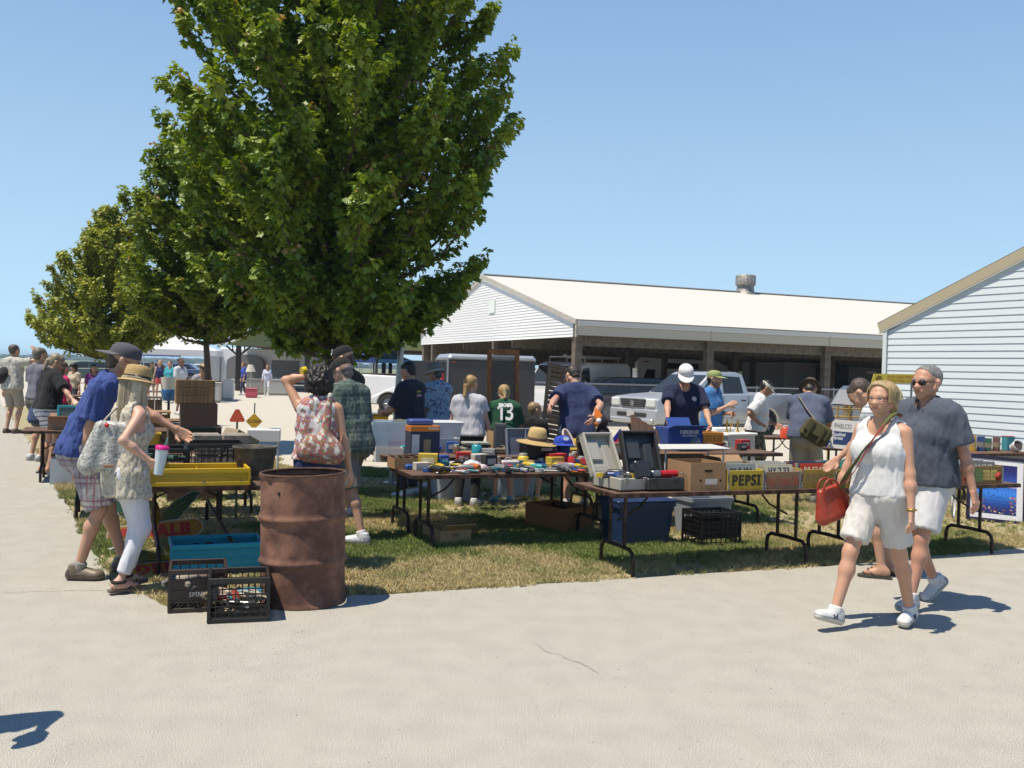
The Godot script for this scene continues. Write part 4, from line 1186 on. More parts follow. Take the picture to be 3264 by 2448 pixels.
func soda_crate(label: String,t: Transform3D,s: Vector3,col: Color,word: String,wcol: Color,w := 0.8,bold := 900) -> Node3D:
	var o := thing("soda_crate",label,"crate",t)
	var th := 0.014
	var front: Node3D
	for e in [[Vector3(0,s.y/2,s.z/2),Vector3(s.x,s.y,th)],[Vector3(0,s.y/2,-s.z/2),Vector3(s.x,s.y,th)],[Vector3(-s.x/2 + th/2,s.y/2 + 0.006,0),Vector3(th,s.y,s.z - th)],[Vector3(s.x/2 - th/2,s.y/2 + 0.006,0),Vector3(th,s.y,s.z - th)],[Vector3(0,0.006,0),Vector3(s.x - th*2,0.008,s.z - th)]]:
		var b := mb(); b.bx(e[0],e[1],col*(0.93 + 0.1*rng.randf()),0.002)
		var bn := put(b,"board",M.card,o)
		if front == null: front = bn
	for x in [-1.0,1.0]:
		var b := mb(); b.bx(Vector3(x*(s.x/2 - 0.006),s.y/2,s.z/2 + th/2 + 0.002),Vector3(0.014,s.y + 0.004,0.003),Color(0.38,0.38,0.37)); put(b,"metal_strip",M.dullmetal,o)
	if word != "":
		text(word,s.y*0.52,wcol,T(Vector3(0,s.y*0.47,s.z/2 + th/2 + 0.001)),front,"lettering",bold,0.002,"Droid Sans",s.x*w)
	return o
func plates(t: Transform3D,s: Vector3,n: int,cols: Array,sd: int,where: String) -> void:      # old number plates filed upright
	var r := RandomNumberGenerator.new(); r.seed = sd
	for i in n:
		var z := s.z/2 - 0.03 - (s.z - 0.06)*i/n
		var c: Color = cols[r.randi() % cols.size()]
		var o := thing("number_plate","old %s number plate filed upright in %s" % [colour_word(c),where],"number plate",t*T(Vector3(r.randf_range(-0.02,0.02),0.012,z),0,r.randf_range(-16,-6)),"number plates filed in the crates")
		var b := mb(); b.bx(Vector3(0,0.108 + 0.025*r.randf(),0),Vector3(minf(0.305,s.x - 0.05),0.155,0.003),c,0.001); put(b,"plate",M.satin,o)
		if i == 0:
			text(["MV 8 251","91 C 404","HX 7 33","DA 62 18"][sd % 4],0.06,Color(0.03,0.04,0.08) if c.get_luminance() > 0.2 else Color(0.5,0.5,0.4),T(Vector3(0,0.14,0.0025)),o,"plate_digits",700,0.002,"Droid Sans",0.22)
func tote(label: String,t: Transform3D,s: Vector3,col: Color,m: Material,lid := 0) -> Node3D:   # tapered moulded tub
	var o := thing("storage_tub",label,"storage tub",t)
	var b := mb()
	var ring := func(y: float,k: float,inn: float) -> Array:
		var out := []
		for c in [[-1,-1],[1,-1],[1,1],[-1,1]]:
			for j in 4:
				var an := atan2(c[1],c[0]) - PI/4 + PI/2*j/3.0
				var rr := 0.03
				out.append(Vector3(c[0]*(s.x/2*k - rr) + (rr - inn)*cos(an),y,c[1]*(s.z/2*k - rr) + (rr - inn)*sin(an)))
		return out
	var rows := [ring.call(0.0,0.86,0.0),ring.call(s.y*0.9,0.98,0.0),ring.call(s.y*0.9,1.04,0.0),ring.call(s.y,1.05,0.0),ring.call(s.y,0.98,0.0),ring.call(0.006,0.85,0.0)]
	for i in rows.size() - 1:
		var A: Array = rows[i]; var B: Array = rows[i + 1]
		for j in A.size():
			var k := (j + 1) % A.size()
			b.quad(A[j],B[j],B[k],A[k],col)
	put(b,"tub",m,o)
	var f := mb(); f.bx(Vector3(0,0.005,0),Vector3(s.x*0.82,0.008,s.z*0.82),col); put(f,"floor",m,o)
	if lid == 1:
		var l := mb(); l.bx(Vector3(0,s.y + 0.012,0),Vector3(s.x*1.06,0.025,s.z*1.06),col,0.01); put(l,"lid",m,o)
	return o
func heap(called: String,label: String,cat: String,t: Transform3D,w: float,d: float,h: float,col: Dictionary,m: Material,sd: int,cell := 0.012) -> void:
	var r := RandomNumberGenerator.new(); r.seed = sd
	var bones := []
	for i in 6: bones.append([Vector3(r.randf_range(-w,w)/2.6,h*0.3*r.randf(),r.randf_range(-d,d)/2.6),Vector3(r.randf_range(-w,w)/2.4,h*0.5*r.randf(),r.randf_range(-d,d)/2.4),h*r.randf_range(0.35,0.5),h*r.randf_range(0.22,0.4)])
	blob_thing(called,label,cat,t,bones,col,"cloth_heap" if m == M.cloth else "shape",m,0.05,cell,0.018,[[Vector3.DOWN,0.0]])
func cap_thing(label: String,t: Transform3D,q: Dictionary) -> void:
	var o := thing("cap",label,"cap",t)
	hat(o,q,Transform3D(Basis(),Vector3(0,-0.025,0)),1.05)
func case_open(label: String,t: Transform3D,s: Vector3,col: Color,lean: float,inner: Color) -> Node3D:   # tool case: lower shell with rim,lid standing behind
	var o := thing("tool_case",label,"tool case",t)
	var shell := func(x: Transform3D,dep: float,called: String):
		var b := mb()
		b.box(x*T(Vector3(0,0,dep*0.09)),Vector3(s.x,s.z,dep*0.18),col,0.01)
		for e in [[Vector3(0,s.z/2 - 0.012,dep/2),Vector3(s.x,0.024,dep)],[Vector3(0,-s.z/2 + 0.012,dep/2),Vector3(s.x,0.024,dep)],[Vector3(s.x/2 - 0.012,0,dep/2),Vector3(0.024,s.z - 0.03,dep)],[Vector3(-s.x/2 + 0.012,0,dep/2),Vector3(0.024,s.z - 0.03,dep)]]:
			b.box(x*T(e[0]),e[1],col,0.008)
		var sh := put(b,called,M.plastic,o)
		var n := mb()
		n.box(x*T(Vector3(-s.x*0.18,s.z*0.12,dep*0.3)),Vector3(s.x*0.42,s.z*0.5,dep*0.34),inner,0.012)
		n.box(x*T(Vector3(s.x*0.25,-s.z*0.05,dep*0.26)),Vector3(s.x*0.26,s.z*0.62,dep*0.26),inner*0.85,0.012)
		n.box(x*T(Vector3(-s.x*0.15,-s.z*0.32,dep*0.28)),Vector3(s.x*0.5,s.z*0.16,dep*0.3),inner*0.9,0.01)
		put(n,"moulded_insert",M.plastic,sh)
	shell.call(Transform3D(Basis(Vector3.RIGHT,-PI/2),Vector3(0,0,0)),s.y,"lower_shell")
	shell.call(T(Vector3(0,s.y*0.8,-s.z/2),0,lean)*T(Vector3(0,s.z/2,-s.y*0.5)),s.y*0.8,"lid")
	for x in [-0.3,0.3]:
		var k := mb(); k.bx(Vector3(s.x*x,s.y*0.8,s.z/2 + 0.006),Vector3(0.04,0.05,0.012),col*0.7,0.004); put(k,"latch",M.plastic,o)
	return o
func printed(s: Vector2,draw: Callable,res := 256) -> StandardMaterial3D:
	var w := res
	var h := int(res*s.y/s.x)
	var im := Image.create(w,h,false,Image.FORMAT_RGB8)
	draw.call(im)
	var m := StandardMaterial3D.new()
	m.albedo_texture = itex(im)
	m.roughness = 0.5
	return m
func face_quad(t: Transform3D,w: float,h: float,m: Material,called: String,parent: Node) -> void:
	var q := QuadMesh.new(); q.size = Vector2(w,h)
	var o := MeshInstance3D.new(); o.name = called; o.mesh = q; o.material_override = m; o.transform = t
	parent.add_child(o,true)

func drum() -> void:
	var p := Vector3(-1.41,0.012,-6.64)
	var o := thing("oil_drum","rusty dented steel oil drum at the corner of the lawn","drum",T(p,0,0,1.6))
	var b := mb()
	var sides := 72
	var ys := []
	for i in 61: ys.append(0.895*i/60.0)
	var col := Color(0.19,0.085,0.052)
	var grid := []
	for y in ys:
		var row := []
		for j in sides + 1:
			var a := TAU*j/sides
			var r := 0.287
			for q in [0.30,0.595]: r += 0.018*exp(-pow((y - q)/0.018,2.0))
			if y < 0.015 or y > 0.88: r += 0.007
			var dir := Vector3(sin(a),0,cos(a))
			var n := nz.get_noise_3d(dir.x*2.1,y*3.0,dir.z*2.1)
			r += 0.008*n
			# one big dent on the front, a kink under the rim
			r -= 0.05*exp(-pow((wrapf(a - 0.55,-PI,PI))/0.36,2.0) - pow((y - 0.13)/0.10,2.0))
			r -= 0.022*exp(-pow((wrapf(a + 0.6,-PI,PI))/0.25,2.0) - pow((y - 0.42)/0.09,2.0))
			r += 0.02*exp(-pow((wrapf(a + 0.95,-PI,PI))/0.14,2.0))*clampf((y - 0.68)/0.2,0,1)
			r -= 0.03*exp(-pow((wrapf(a + 0.68,-PI,PI))/0.10,2.0))*clampf((y - 0.74)/0.15,0,1)
			row.append(dir*r + Vector3.UP*y)
		grid.append(row)
	for i in ys.size():
		for j in sides + 1:
			var pz: Vector3 = grid[i][j]
			var du: Vector3 = grid[i][(j + 1) % (sides + 1) if j < sides else 1] - grid[i][j - 1 if j > 0 else sides - 1]
			var dv: Vector3 = grid[mini(i + 1,ys.size() - 1)][j] - grid[maxi(i - 1,0)][j]
			var f := clampf(0.45 + 1.2*nz.get_noise_3d(pz.x*2.2 + 5,pz.y*0.8,pz.z*2.2) + 0.7*nz.get_noise_3d(pz.x*6,pz.y*5,pz.z*6) + 0.5*nz.get_noise_3d(pz.x*23,pz.y*19,pz.z*23),0,1)
			var c := Color(0.125,0.060,0.042).lerp(Color(0.26,0.130,0.086),f)
			b.pt(pz,du.cross(dv).normalized(),c)
	for i in ys.size() - 1:
		for j in sides:
			var a := i*(sides + 1) + j
			b.I.append_array(PackedInt32Array([a,a + sides + 2,a + 1,a,a + sides + 1,a + sides + 2]))
	put(b,"wall",M.card,o)
	var inn := mb()
	inn.lathe(T(Vector3(0,0,0)),[Vector2(0.001,0.02),Vector2(0.268,0.02),Vector2(0.268,0.02)],40,Color(0.06,0.03,0.02))
	put(inn,"floor",M.rust,o)
	var rim := mb()
	var lp := []
	for j in 48: lp.append(Vector3(0.287*sin(TAU*j/48),0.893,0.287*cos(TAU*j/48)))
	rim.tube(lp,0.010,6,Color(0.15,0.075,0.05),false,true); put(rim,"rim",M.rust,o)
	var hole := mb(); hole.ell(T(Vector3(-0.10,0.78,0.262)),Vector3(0.012,0.015,0.02),Color(0.01,0.006,0.005),8,5); put(hole,"bullet_hole",M.matte,o)

func stalls() -> void:
	drum()
	var FL := Vector3(0.85,0,-7.6)
	table("brown folding table with power tool cases and the first soda crates",T(FL,GRID),2.2,0.76)
	table("brown folding table carrying filed number plates at the path",T(gx(FL,2.22,0),GRID),2.2,0.76)
	var NL := Vector3(-0.86,0,-8.50)
	table("brown folding table heaped with small hand tools",T(NL,GRID),2.2,0.76)
	table("brown folding table with plastic tubs and cartons behind the tool heap",T(gx(NL,0.0,0.80),GRID),2.2,0.80,0.78)
	table("brown folding table with toys and cartons behind the tool cases",T(gx(FL,1.0,2.05),GRID),2.2,0.85,0.82)
	table("brown folding table under the heap of pale cloth",T(gx(FL,1.15,3.02),GRID),2.2,0.76)
	table("brown folding table with black crates and a metal tub",T(Vector3(-2.85,0,-7.14),GRID),1.02,2.9)
	right_stall(FL)
	middle_stall(NL,FL)
	left_stall()
	back_stalls()

func right_stall(FL: Vector3) -> void:
	var tan := Color(0.36,0.215,0.105)
	var yel := Color(0.55,0.40,0.035)
	# two tool cases standing open at the left end
	var greyc := case_open("grey plastic tool case standing open on the front table",T(gx(FL,0.20,0.28,TH + 0.01),GRID + 6),Vector3(0.30,0.10,0.40),Color(0.40,0.385,0.33),-32,Color(0.42,0.405,0.35))
	var blk := case_open("black plastic tool case with tall lid and red grinder",T(gx(FL,0.50,0.24,TH + 0.01),GRID - 3),Vector3(0.34,0.10,0.40),Color(0.028,0.029,0.031),-24,Color(0.05,0.052,0.055))
	var gr := thing("angle_grinder","red and grey angle grinder lying in the black tool case","grinder",T(gx(FL,0.48,0.16,TH + 0.10),GRID))
	var g1 := mb(); g1.lathe(T(Vector3(0.02,0.03,0),0,0,-90),[Vector2(0.001,0),Vector2(0.03,0.003),Vector2(0.033,0.10),Vector2(0.031,0.155),Vector2(0.022,0.16),Vector2(0.001,0.16)],14,Color(0.48,0.015,0.012)); put(g1,"motor_body",M.plastic,gr)
	var g2 := mb(); g2.bx(Vector3(-0.03,0.032,0),Vector3(0.10,0.06,0.06),Color(0.36,0.38,0.37),0.015); g2.tube([Vector3(-0.08,0.03,0),Vector3(-0.14,0.02,0.02)],0.012,8,Color(0.3,0.31,0.31)); put(g2,"gear_head",M.metal,gr)
	var g3 := mb(); g3.tube([Vector3(0.18,0.03,0),Vector3(0.23,0.045,0.03),Vector3(0.25,0.03,0.07),Vector3(0.18,0.012,0.09),Vector3(0.08,0.012,0.08)],0.004,6,Color(0.1,0.1,0.1)); put(g3,"cord",M.plastic,gr)
	# carton with window sticker
	var cb := carton("tall tan cardboard box with white label on the front table",T(gx(FL,0.88,0.21,TH),GRID),Vector3(0.345,0.235,0.36),tan,0)
	for x in [-0.075,0.12]:
		var h := mb(); h.lathe(T(Vector3(x,0.085,0.184),0,90),[Vector2(0.001,0),Vector2(0.011,0),Vector2(0.011,0.002),Vector2(0.001,0.002)],12,Color(0.03,0.02,0.012)); put(h,"air_hole",M.matte,cb)
	var lb := mb(); lb.bx(Vector3(0.03,0.075,0.1845),Vector3(0.115,0.045,0.002),Color(0.58,0.55,0.50)); put(lb,"paper_label",M.card,cb)
	# crates along the front edge
	var s := Vector3(0.365,0.165,0.33)
	var n0 := gx(FL,1.25,0.19,TH)
	soda_crate("bright yellow wooden soda crate with black lettering beside the tan box",T(n0,GRID),s,yel,"PEPSI",Color(0.03,0.022,0.012))
	plates(T(n0,GRID),s,7,[Color(0.30,0.33,0.30),Color(0.58,0.55,0.5),Color(0.45,0.42,0.3)],1,"the bright yellow crate")
	var n1 := gx(FL,1.63,0.19,TH)
	soda_crate("faded bare wooden soda crate with red script lettering",T(n1,GRID),Vector3(0.375,0.15,0.33),Color(0.30,0.20,0.115),"Royal Crown Cola",Color(0.33,0.055,0.035),0.9,500)
	plates(T(n1,GRID),s,9,[Color(0.60,0.62,0.60),Color(0.5,0.48,0.36),Color(0.62,0.60,0.56)],2,"the red-lettered crate")
	var n2 := gx(FL,2.01,0.19,TH)
	soda_crate("worn yellow wooden soda crate with faded lettering",T(n2,GRID),s,Color(0.42,0.29,0.055),"PEPSI",Color(0.22,0.15,0.06))
	plates(T(n2,GRID),s,9,[Color(0.45,0.05,0.02),Color(0.40,0.09,0.02),Color(0.05,0.06,0.12),Color(0.5,0.46,0.36)],3,"the faded yellow crate")
	var n3 := gx(FL,2.39,0.19,TH)
	soda_crate("yellow wooden soda crate holding turquoise plates",T(n3,GRID),s,Color(0.50,0.36,0.04),"PEPSI",Color(0.03,0.022,0.012))
	plates(T(n3,GRID),s,8,[Color(0.03,0.30,0.22),Color(0.04,0.35,0.28),Color(0.35,0.35,0.32)],4,"the crate of turquoise plates")
	for k in 3:
		var q := gx(FL,3.22 + 0.40*k,0.19,TH)
		var names := ["dark wooden fruit crate with red apple label at the table end","wooden soda crate with red diamond and yellow print","orange-brown wooden crate with faded green label"]
		var c := soda_crate(names[2 - k],T(q,GRID),Vector3(0.385,0.17,0.33),[Color(0.34,0.20,0.07),Color(0.33,0.13,0.06),Color(0.24,0.15,0.055)][k],["BEER","CRISP","BETTER BEST"][k],[Color(0.55,0.45,0.2),Color(0.10,0.05,0.02),Color(0.50,0.38,0.10)][k],[0.5,0.35,0.55][k])
		var p := mb()
		p.bx(Vector3(-0.12,0.085,0.1735),Vector3(0.10,0.12,0.002),[Color(0.35,0.04,0.02),Color(0.40,0.30,0.08),Color(0.15,0.22,0.08)][k],0.001)
		p.ell(T(Vector3(0.13,0.07,0.1735)),Vector3(0.045,0.045,0.002),[Color(0.12,0.22,0.05),Color(0.36,0.05,0.03),Color(0.36,0.04,0.03)][k],14,6)
		put(p,"label_print",M.card,c)
		plates(T(q,GRID),s,7,[Color(0.12,0.12,0.13),Color(0.32,0.33,0.33),Color(0.2,0.19,0.17)],5 + k,"the crates at the far table end")
	# under the front table
	carton("orange-brown open box with torn flap under the front table",T(PH(1795,1690) + Vector3(-0.05,0,-0.1),GRID + 18),Vector3(0.42,0.26,0.58),Color(0.30,0.145,0.055),0)
	tote("dark blue plastic tub under the tables",T(gx(FL,1.05,1.5),GRID),Vector3(0.62,0.42,0.42),Color(0.02,0.045,0.12),M.plastic,1)
	lattice_crate("milk_crate","black milk crate under the front table",T(gx(FL,1.75,1.25),GRID),Vector3(0.44,0.34,0.34),Color(0.012,0.012,0.013),8,7,0.5)
	tote("grey plastic tub on the ground behind the black milk crate",T(gx(FL,2.0,1.8),GRID),Vector3(0.5,0.4,0.4),Color(0.33,0.36,0.40),M.plastic)

func middle_stall(NL: Vector3,FL: Vector3) -> void:
	var tan := Color(0.40,0.24,0.12)
	var tcol := [Color(0.55,0.40,0.02),Color(0.40,0.03,0.02),Color(0.03,0.03,0.035),Color(0.02,0.10,0.35),Color(0.02,0.28,0.30),Color(0.55,0.13,0.02),Color(0.45,0.46,0.47),Color(0.06,0.06,0.065),Color(0.2,0.2,0.2)]
	bits("",T(gx(NL,1.15,0.19,TH + 0.002),GRID),1.95,0.30,120,tcol,"hand tools heaped on the middle table",0.05,5)
	bits("",T(gx(FL,0.18,0.26,TH + 0.09),GRID),0.28,0.16,9,tcol,"tools in the grey case",0.03,15)
	# open cartons with belts and a brush
	carton("low open carton of old leather belts on the tool table",T(onT(1320,1490),GRID),Vector3(0.46,0.10,0.26),Color(0.38,0.22,0.10),0,false)
	for i in 5:
		var o := thing("leather_belt","coiled brown leather belt in the low carton","belt",T(onT(1320,1490) + Vector3(-0.15 + 0.07*i,0.085 + 0.008*(i % 2),0.02*(i % 3)),i*50.0),"leather belts in the carton")
		var b := mb(); var lp := []
		for j in 22: lp.append(Vector3((0.03 + 0.0032*j)*cos(j*0.75),0.004*j*0.4,(0.022 + 0.0022*j)*sin(j*0.75)))
		b.tube(lp,0.006,5,Color(0.10,0.055,0.03)); put(b,"coil",M.satin,o)
	var wb := thing("push_broom_head","wooden broom head with grey bristles on the tool table","brush",T(onT(1510,1465),GRID + 4))
	var w1 := mb(); w1.bx(Vector3(0,0.075,0),Vector3(0.36,0.03,0.07),Color(0.42,0.27,0.12),0.01); put(w1,"block",M.wood,wb)
	var w2 := mb(); w2.bx(Vector3(0,0.03,0),Vector3(0.34,0.06,0.06),Color(0.20,0.19,0.17),0.004); put(w2,"bristles",M.rough,wb)
	# plastic sheets and bags
	heap("plastic_bag","crumpled clear plastic bag among the hand tools","bag",T(onT(1510,1498),GRID),0.20,0.12,0.10,{"c": Color(0.62,0.63,0.64)},M.satin,3,0.012)
	heap("plastic_bag","small pinkish plastic packet on the tool table edge","bag",T(onT(1528,1502),GRID),0.10,0.06,0.06,{"c": Color(0.66,0.55,0.56)},M.satin,4,0.01)
	var od := thing("organizer_tray","open blue-grey plastic tool tray with lid raised","tray",T(onT(1672,1478),GRID))
	var o1 := mb(); o1.bx(Vector3(0,0.03,0),Vector3(0.30,0.06,0.22),Color(0.16,0.19,0.24),0.008); put(o1,"base",M.plastic,od)
	var o2 := mb(); o2.box(T(Vector3(0,0.06,-0.11),0,-12)*T(Vector3(0,0.15,-0.015)),Vector3(0.31,0.30,0.05),Color(0.13,0.145,0.20),0.012); put(o2,"lid",M.plastic,od)
	var o3 := mb()
	for e in [[0,0.29,0.31,0.014],[0,0.012,0.31,0.014]]: o3.box(T(Vector3(0,0.06,-0.11),0,-12)*T(Vector3(e[0],e[1],0.018)),Vector3(e[2],e[3],0.03),Color(0.22,0.25,0.30),0.004)
	for x in [-0.15,0.15,0.06]: o3.box(T(Vector3(0,0.06,-0.11),0,-12)*T(Vector3(x,0.15,0.018)),Vector3(0.012,0.29,0.03),Color(0.22,0.25,0.30),0.004)
	put(o3,"lid_rim",M.plastic,od)
	var sc := thing("case_lid","narrow dark grey case lid standing upright beside the tray","case",T(onT(1592,1470),GRID - 20,-6))
	var sc1 := mb(); sc1.bx(Vector3(0,0.20,0),Vector3(0.13,0.40,0.05),Color(0.055,0.06,0.065),0.012); put(sc1,"shell",M.plastic,sc)
	var sc2 := mb(); sc2.bx(Vector3(0,0.21,0.027),Vector3(0.09,0.33,0.006),Color(0.035,0.037,0.04),0.004); put(sc2,"recess",M.plastic,sc)
	# amber bottles
	for q in [[1787,1467,1.0],[1805,1466,0.94],[1822,1470,0.85],[1830,1462,1.05],[1852,1472,0.85]]:
		var o := thing("pill_bottle","amber pill bottle with white cap standing on the tool table","bottle",T(onT(q[0],q[1] + 14),0),"amber pill bottles")
		var k: float = q[2]
		var b := mb(); b.lathe(T(Vector3.ZERO),[Vector2(0.001,0),Vector2(0.026,0),Vector2(0.027,0.004),Vector2(0.027,0.085*k),Vector2(0.022,0.095*k),Vector2(0.001,0.095*k)],16,Color.WHITE); put(b,"bottle",M.amber,o)
		var c := mb(); c.lathe(T(Vector3(0,0.093*k,0)),[Vector2(0.027,0),Vector2(0.028,0.022),Vector2(0.001,0.024)],16,Color(0.72,0.72,0.70)); put(c,"cap",M.plastic,o)
		var f := mb(); f.bx(Vector3(0,0.035*k,0),Vector3(0.03,0.06*k,0.03),Color(0.42,0.14,0.01),0.008); put(f,"contents",M.matte,o)
	# yellow and black tool bag
	var tb := thing("tool_bag","yellow and black canvas tool bag on the tool table","bag",T(onT(1845,1462) + Vector3(0.03,0,-0.12),GRID))
	var t1 := Blob.new(); t1.cell = 0.01; t1.k = 0.04; t1.amp = 0.008; t1.pat = {"t": "floral","c": Color(0.50,0.31,0.02),"s": 3.0,"m": 9.0,"cs": [Color(0.5,0.3,0.02)]}
	for z in [-0.05,0.05]: t1.bone(Vector3(-0.17,0.13,z),Vector3(0.18,0.15,z),0.075,0.075)
	want([t1],"upper_body",M.cloth,tb)
	var t2 := mb(); t2.bx(Vector3(0,0.055,0),Vector3(0.42,0.11,0.20),Color(0.015,0.015,0.016),0.03)
	for x in [-0.10,0.12]: t2.bx(Vector3(x,0.12,0.115),Vector3(0.035,0.22,0.02),Color(0.015,0.015,0.016),0.006)
	put(t2,"base_and_straps",M.cloth,tb)
	var rp := thing("carabiner_clamp","orange-red plastic clamp leaning on the tool bag","clamp",T(onT(1768,1478),GRID + 30,-10))
	var rp1 := mb(); rp1.tube([Vector3(-0.02,0,0),Vector3(-0.03,0.10,0),Vector3(0.0,0.155,0),Vector3(0.035,0.14,0),Vector3(0.04,0.05,0)],0.014,8,Color(0.48,0.06,0.02)); put(rp1,"jaw",M.plastic,rp)
	var wd := thing("wood_block","rough sawn wood block on the tool table","block",T(onT(1893,1502),GRID + 25))
	var wd1 := mb(); wd1.box(T(Vector3(0,0.05,0),0,0,20),Vector3(0.10,0.075,0.07),Color(0.40,0.24,0.11),0.006); put(wd1,"block",M.wood,wd)
	var pd := thing("black_battery_case","small black moulded case standing among the tools","case",T(gx(FL,0.30,0.10,TH + 0.1),GRID + 10,-8))
	var pd1 := mb(); pd1.bx(Vector3(0,0.075,0),Vector3(0.17,0.15,0.035),Color(0.02,0.021,0.024),0.012); put(pd1,"shell",M.plastic,pd)
	var pd2 := mb(); pd2.bx(Vector3(0,0.075,0.019),Vector3(0.13,0.11,0.004),Color(0.04,0.042,0.05),0.002); put(pd2,"recess",M.gloss,pd)
	var cc := [Color(0.62,0.62,0.60),Color(0.03,0.03,0.035),Color(0.40,0.25,0.12),Color(0.45,0.03,0.03),Color(0.03,0.10,0.34),Color(0.55,0.40,0.05),Color(0.30,0.32,0.33),Color(0.03,0.26,0.30),Color(0.12,0.08,0.05),Color(0.55,0.5,0.4)]
	clutter(T(gx(NL,1.10,0.50,TH),GRID),2.0,0.22,16,cc,"the goods at the back of the tool table",41)
	clutter(T(gx(NL,1.20,1.20,0.782),GRID),1.9,0.5,14,cc,"the goods behind the plastic tubs",42,1.0)
	clutter(T(gx(FL,-0.15,2.02,TH),GRID),2.0,0.3,22,cc,"the goods in front of the caps",43,1.0)
	clutter(T(gx(FL,2.1,2.55,0.822),GRID),2.0,0.4,16,cc,"the goods behind the toy bird",44,1.0)
	clutter(T(gx(FL,2.1,3.58,TH),GRID),2.0,0.3,10,cc,"the goods behind the linen heap",45,1.2)
	clutter(T(gx(FL,3.6,0.55,TH),GRID),1.4,0.25,8,cc,"the goods behind the fruit crates",46)
	# ---- second row: tubs and cartons
	tote("wide clear plastic tub with pale blue tint on the middle table",T(onT(1262,1430,0.782),GRID),Vector3(0.64,0.30,0.42),Color(0.60,0.70,0.76),M.clear)
	tote("white translucent storage tub with small red label",T(onT(1400,1430,0.782),GRID),Vector3(0.42,0.28,0.34),Color(0.66,0.67,0.68),M.satin,1)
	tote("white plastic bin with yellow leaflet on the middle table",T(onT(1415,1460),GRID),Vector3(0.26,0.22,0.26),Color(0.70,0.70,0.68),M.satin)
	var lf := thing("leaflet","yellow printed leaflet hanging on the white bin","leaflet",T(onT(1438,1456) + Vector3(0.0,0.02,0.02),GRID + 10,-12))
	var lf1 := mb(); lf1.bx(Vector3(0,0.09,0),Vector3(0.09,0.17,0.003),Color(0.60,0.52,0.05)); lf1.bx(Vector3(0,0.13,0.002),Vector3(0.06,0.03,0.002),Color(0.05,0.05,0.04)); put(lf1,"sheet",M.card,lf)
	tote("clear deli tub of odds and ends beside the plaid man",T(onT(1195,1440),GRID),Vector3(0.24,0.17,0.2),Color(0.60,0.66,0.62),M.clear)
	tote("small round-edged clear tub stacked at the table back",T(onT(1205,1430,0.782),GRID),Vector3(0.2,0.16,0.2),Color(0.66,0.70,0.70),M.clear)
	carton("white paper box with printed side on the tool table",T(onT(1238,1470),GRID - 8),Vector3(0.28,0.14,0.20),Color(0.66,0.66,0.63),0,false)
	var red := thing("red_tin","flat red tin box among the plastic tubs","tin",T(onT(1262,1430,0.782) + Vector3(0,0.0,0),GRID))
	var red1 := mb(); red1.bx(Vector3(0,0.04,0),Vector3(0.17,0.08,0.12),Color(0.50,0.03,0.025),0.006); put(red1,"body",M.gloss,red)
	var red2 := mb(); red2.bx(Vector3(0,0.083,0),Vector3(0.175,0.012,0.125),Color(0.42,0.02,0.02),0.004); put(red2,"lid",M.gloss,red)
	var cd := thing("round_dial_card","round grey-green disc card standing behind the red tin","disc",T(onT(1272,1430,0.782) + Vector3(0,0.03,-0.08),GRID,-12))
	var cd1 := mb(); cd1.lathe(T(Vector3(0,0.15,0),0,90),[Vector2(0.001,-0.004),Vector2(0.14,-0.004),Vector2(0.14,0.004),Vector2(0.001,0.004)],28,Color(0.30,0.32,0.22)); put(cd1,"disc",M.card,cd)
	var cd2 := mb(); cd2.lathe(T(Vector3(0,0.13,0.001),0,90),[Vector2(0.09,0.004),Vector2(0.09,0.006),Vector2(0.001,0.006)],20,Color(0.55,0.45,0.42)); put(cd2,"centre_print",M.card,cd)
	# dark boxed lamp carton with orange band
	var kb := thing("retail_carton","dark blue retail carton with orange top band","carton",T(onT(1345,1458,0.782),GRID + 3))
	var k1 := mb(); k1.bx(Vector3(0,0.13,0),Vector3(0.30,0.26,0.17),Color(0.035,0.04,0.08),0.003); put(k1,"carton",M.card,kb)
	var k2 := mb(); k2.bx(Vector3(0,0.285,0),Vector3(0.302,0.055,0.172),Color(0.55,0.19,0.03),0.003); put(k2,"top_band",M.card,kb)
	var k3 := mb(); k3.bx(Vector3(-0.10,0.13,0.087),Vector3(0.075,0.20,0.003),Color(0.50,0.52,0.56)); k3.bx(Vector3(0.02,0.11,0.087),Vector3(0.07,0.14,0.003),Color(0.25,0.20,0.12)); put(k3,"printed_picture",M.card,kb)
	text("FLUTED",0.022,Color(0.65,0.62,0.6),T(Vector3(0.085,0.285,0.087)),kb,"lettering",700,0.002)
	var kl := mb(); kl.bx(Vector3(-0.02,0.345,-0.03),Vector3(0.24,0.06,0.14),Color(0.06,0.10,0.30),0.015); put(kl,"blue_lid",M.plastic,kb)
	carton("closed-sided tan carton beside the girl in green",T(onT(1595,1440) + Vector3(0,0,-0.1),GRID),Vector3(0.27,0.24,0.2),tan,0,false)
	var sk := thing("book_stack","stack of flat dark tins and papers by the grey T-shirt woman","stack",T(onT(1512,1440),GRID))
	for i in 4:
		var b := mb(); b.box(T(Vector3(rng.randf_range(-0.02,0.02),0.012 + 0.03*i,0),rng.randf_range(-9,9)),Vector3(0.30,0.026,0.2),[Color(0.02,0.02,0.02),Color(0.35,0.36,0.33),Color(0.05,0.04,0.035),Color(0.40,0.42,0.36)][i],0.004); put(b,"tin",M.satin,sk)
	# ---- hats, a toy bird and cartons behind the tool cases
	var so := thing("straw_hat","wide-brimmed straw hat lying on the dark boxes","hat",T(onT(1708,1458,0.782) + Vector3(0,0.135,0),0,8,-6))
	hat(so,{"t": "straw","c": Color(0.55,0.40,0.17),"c2": Color(0.46,0.32,0.13),"w": 0.20,"hh": 0.12,"drop": 0.02,"band": Color(0.10,0.07,0.05)},Transform3D(Basis(),Vector3(0,-0.02,0)),1.1)
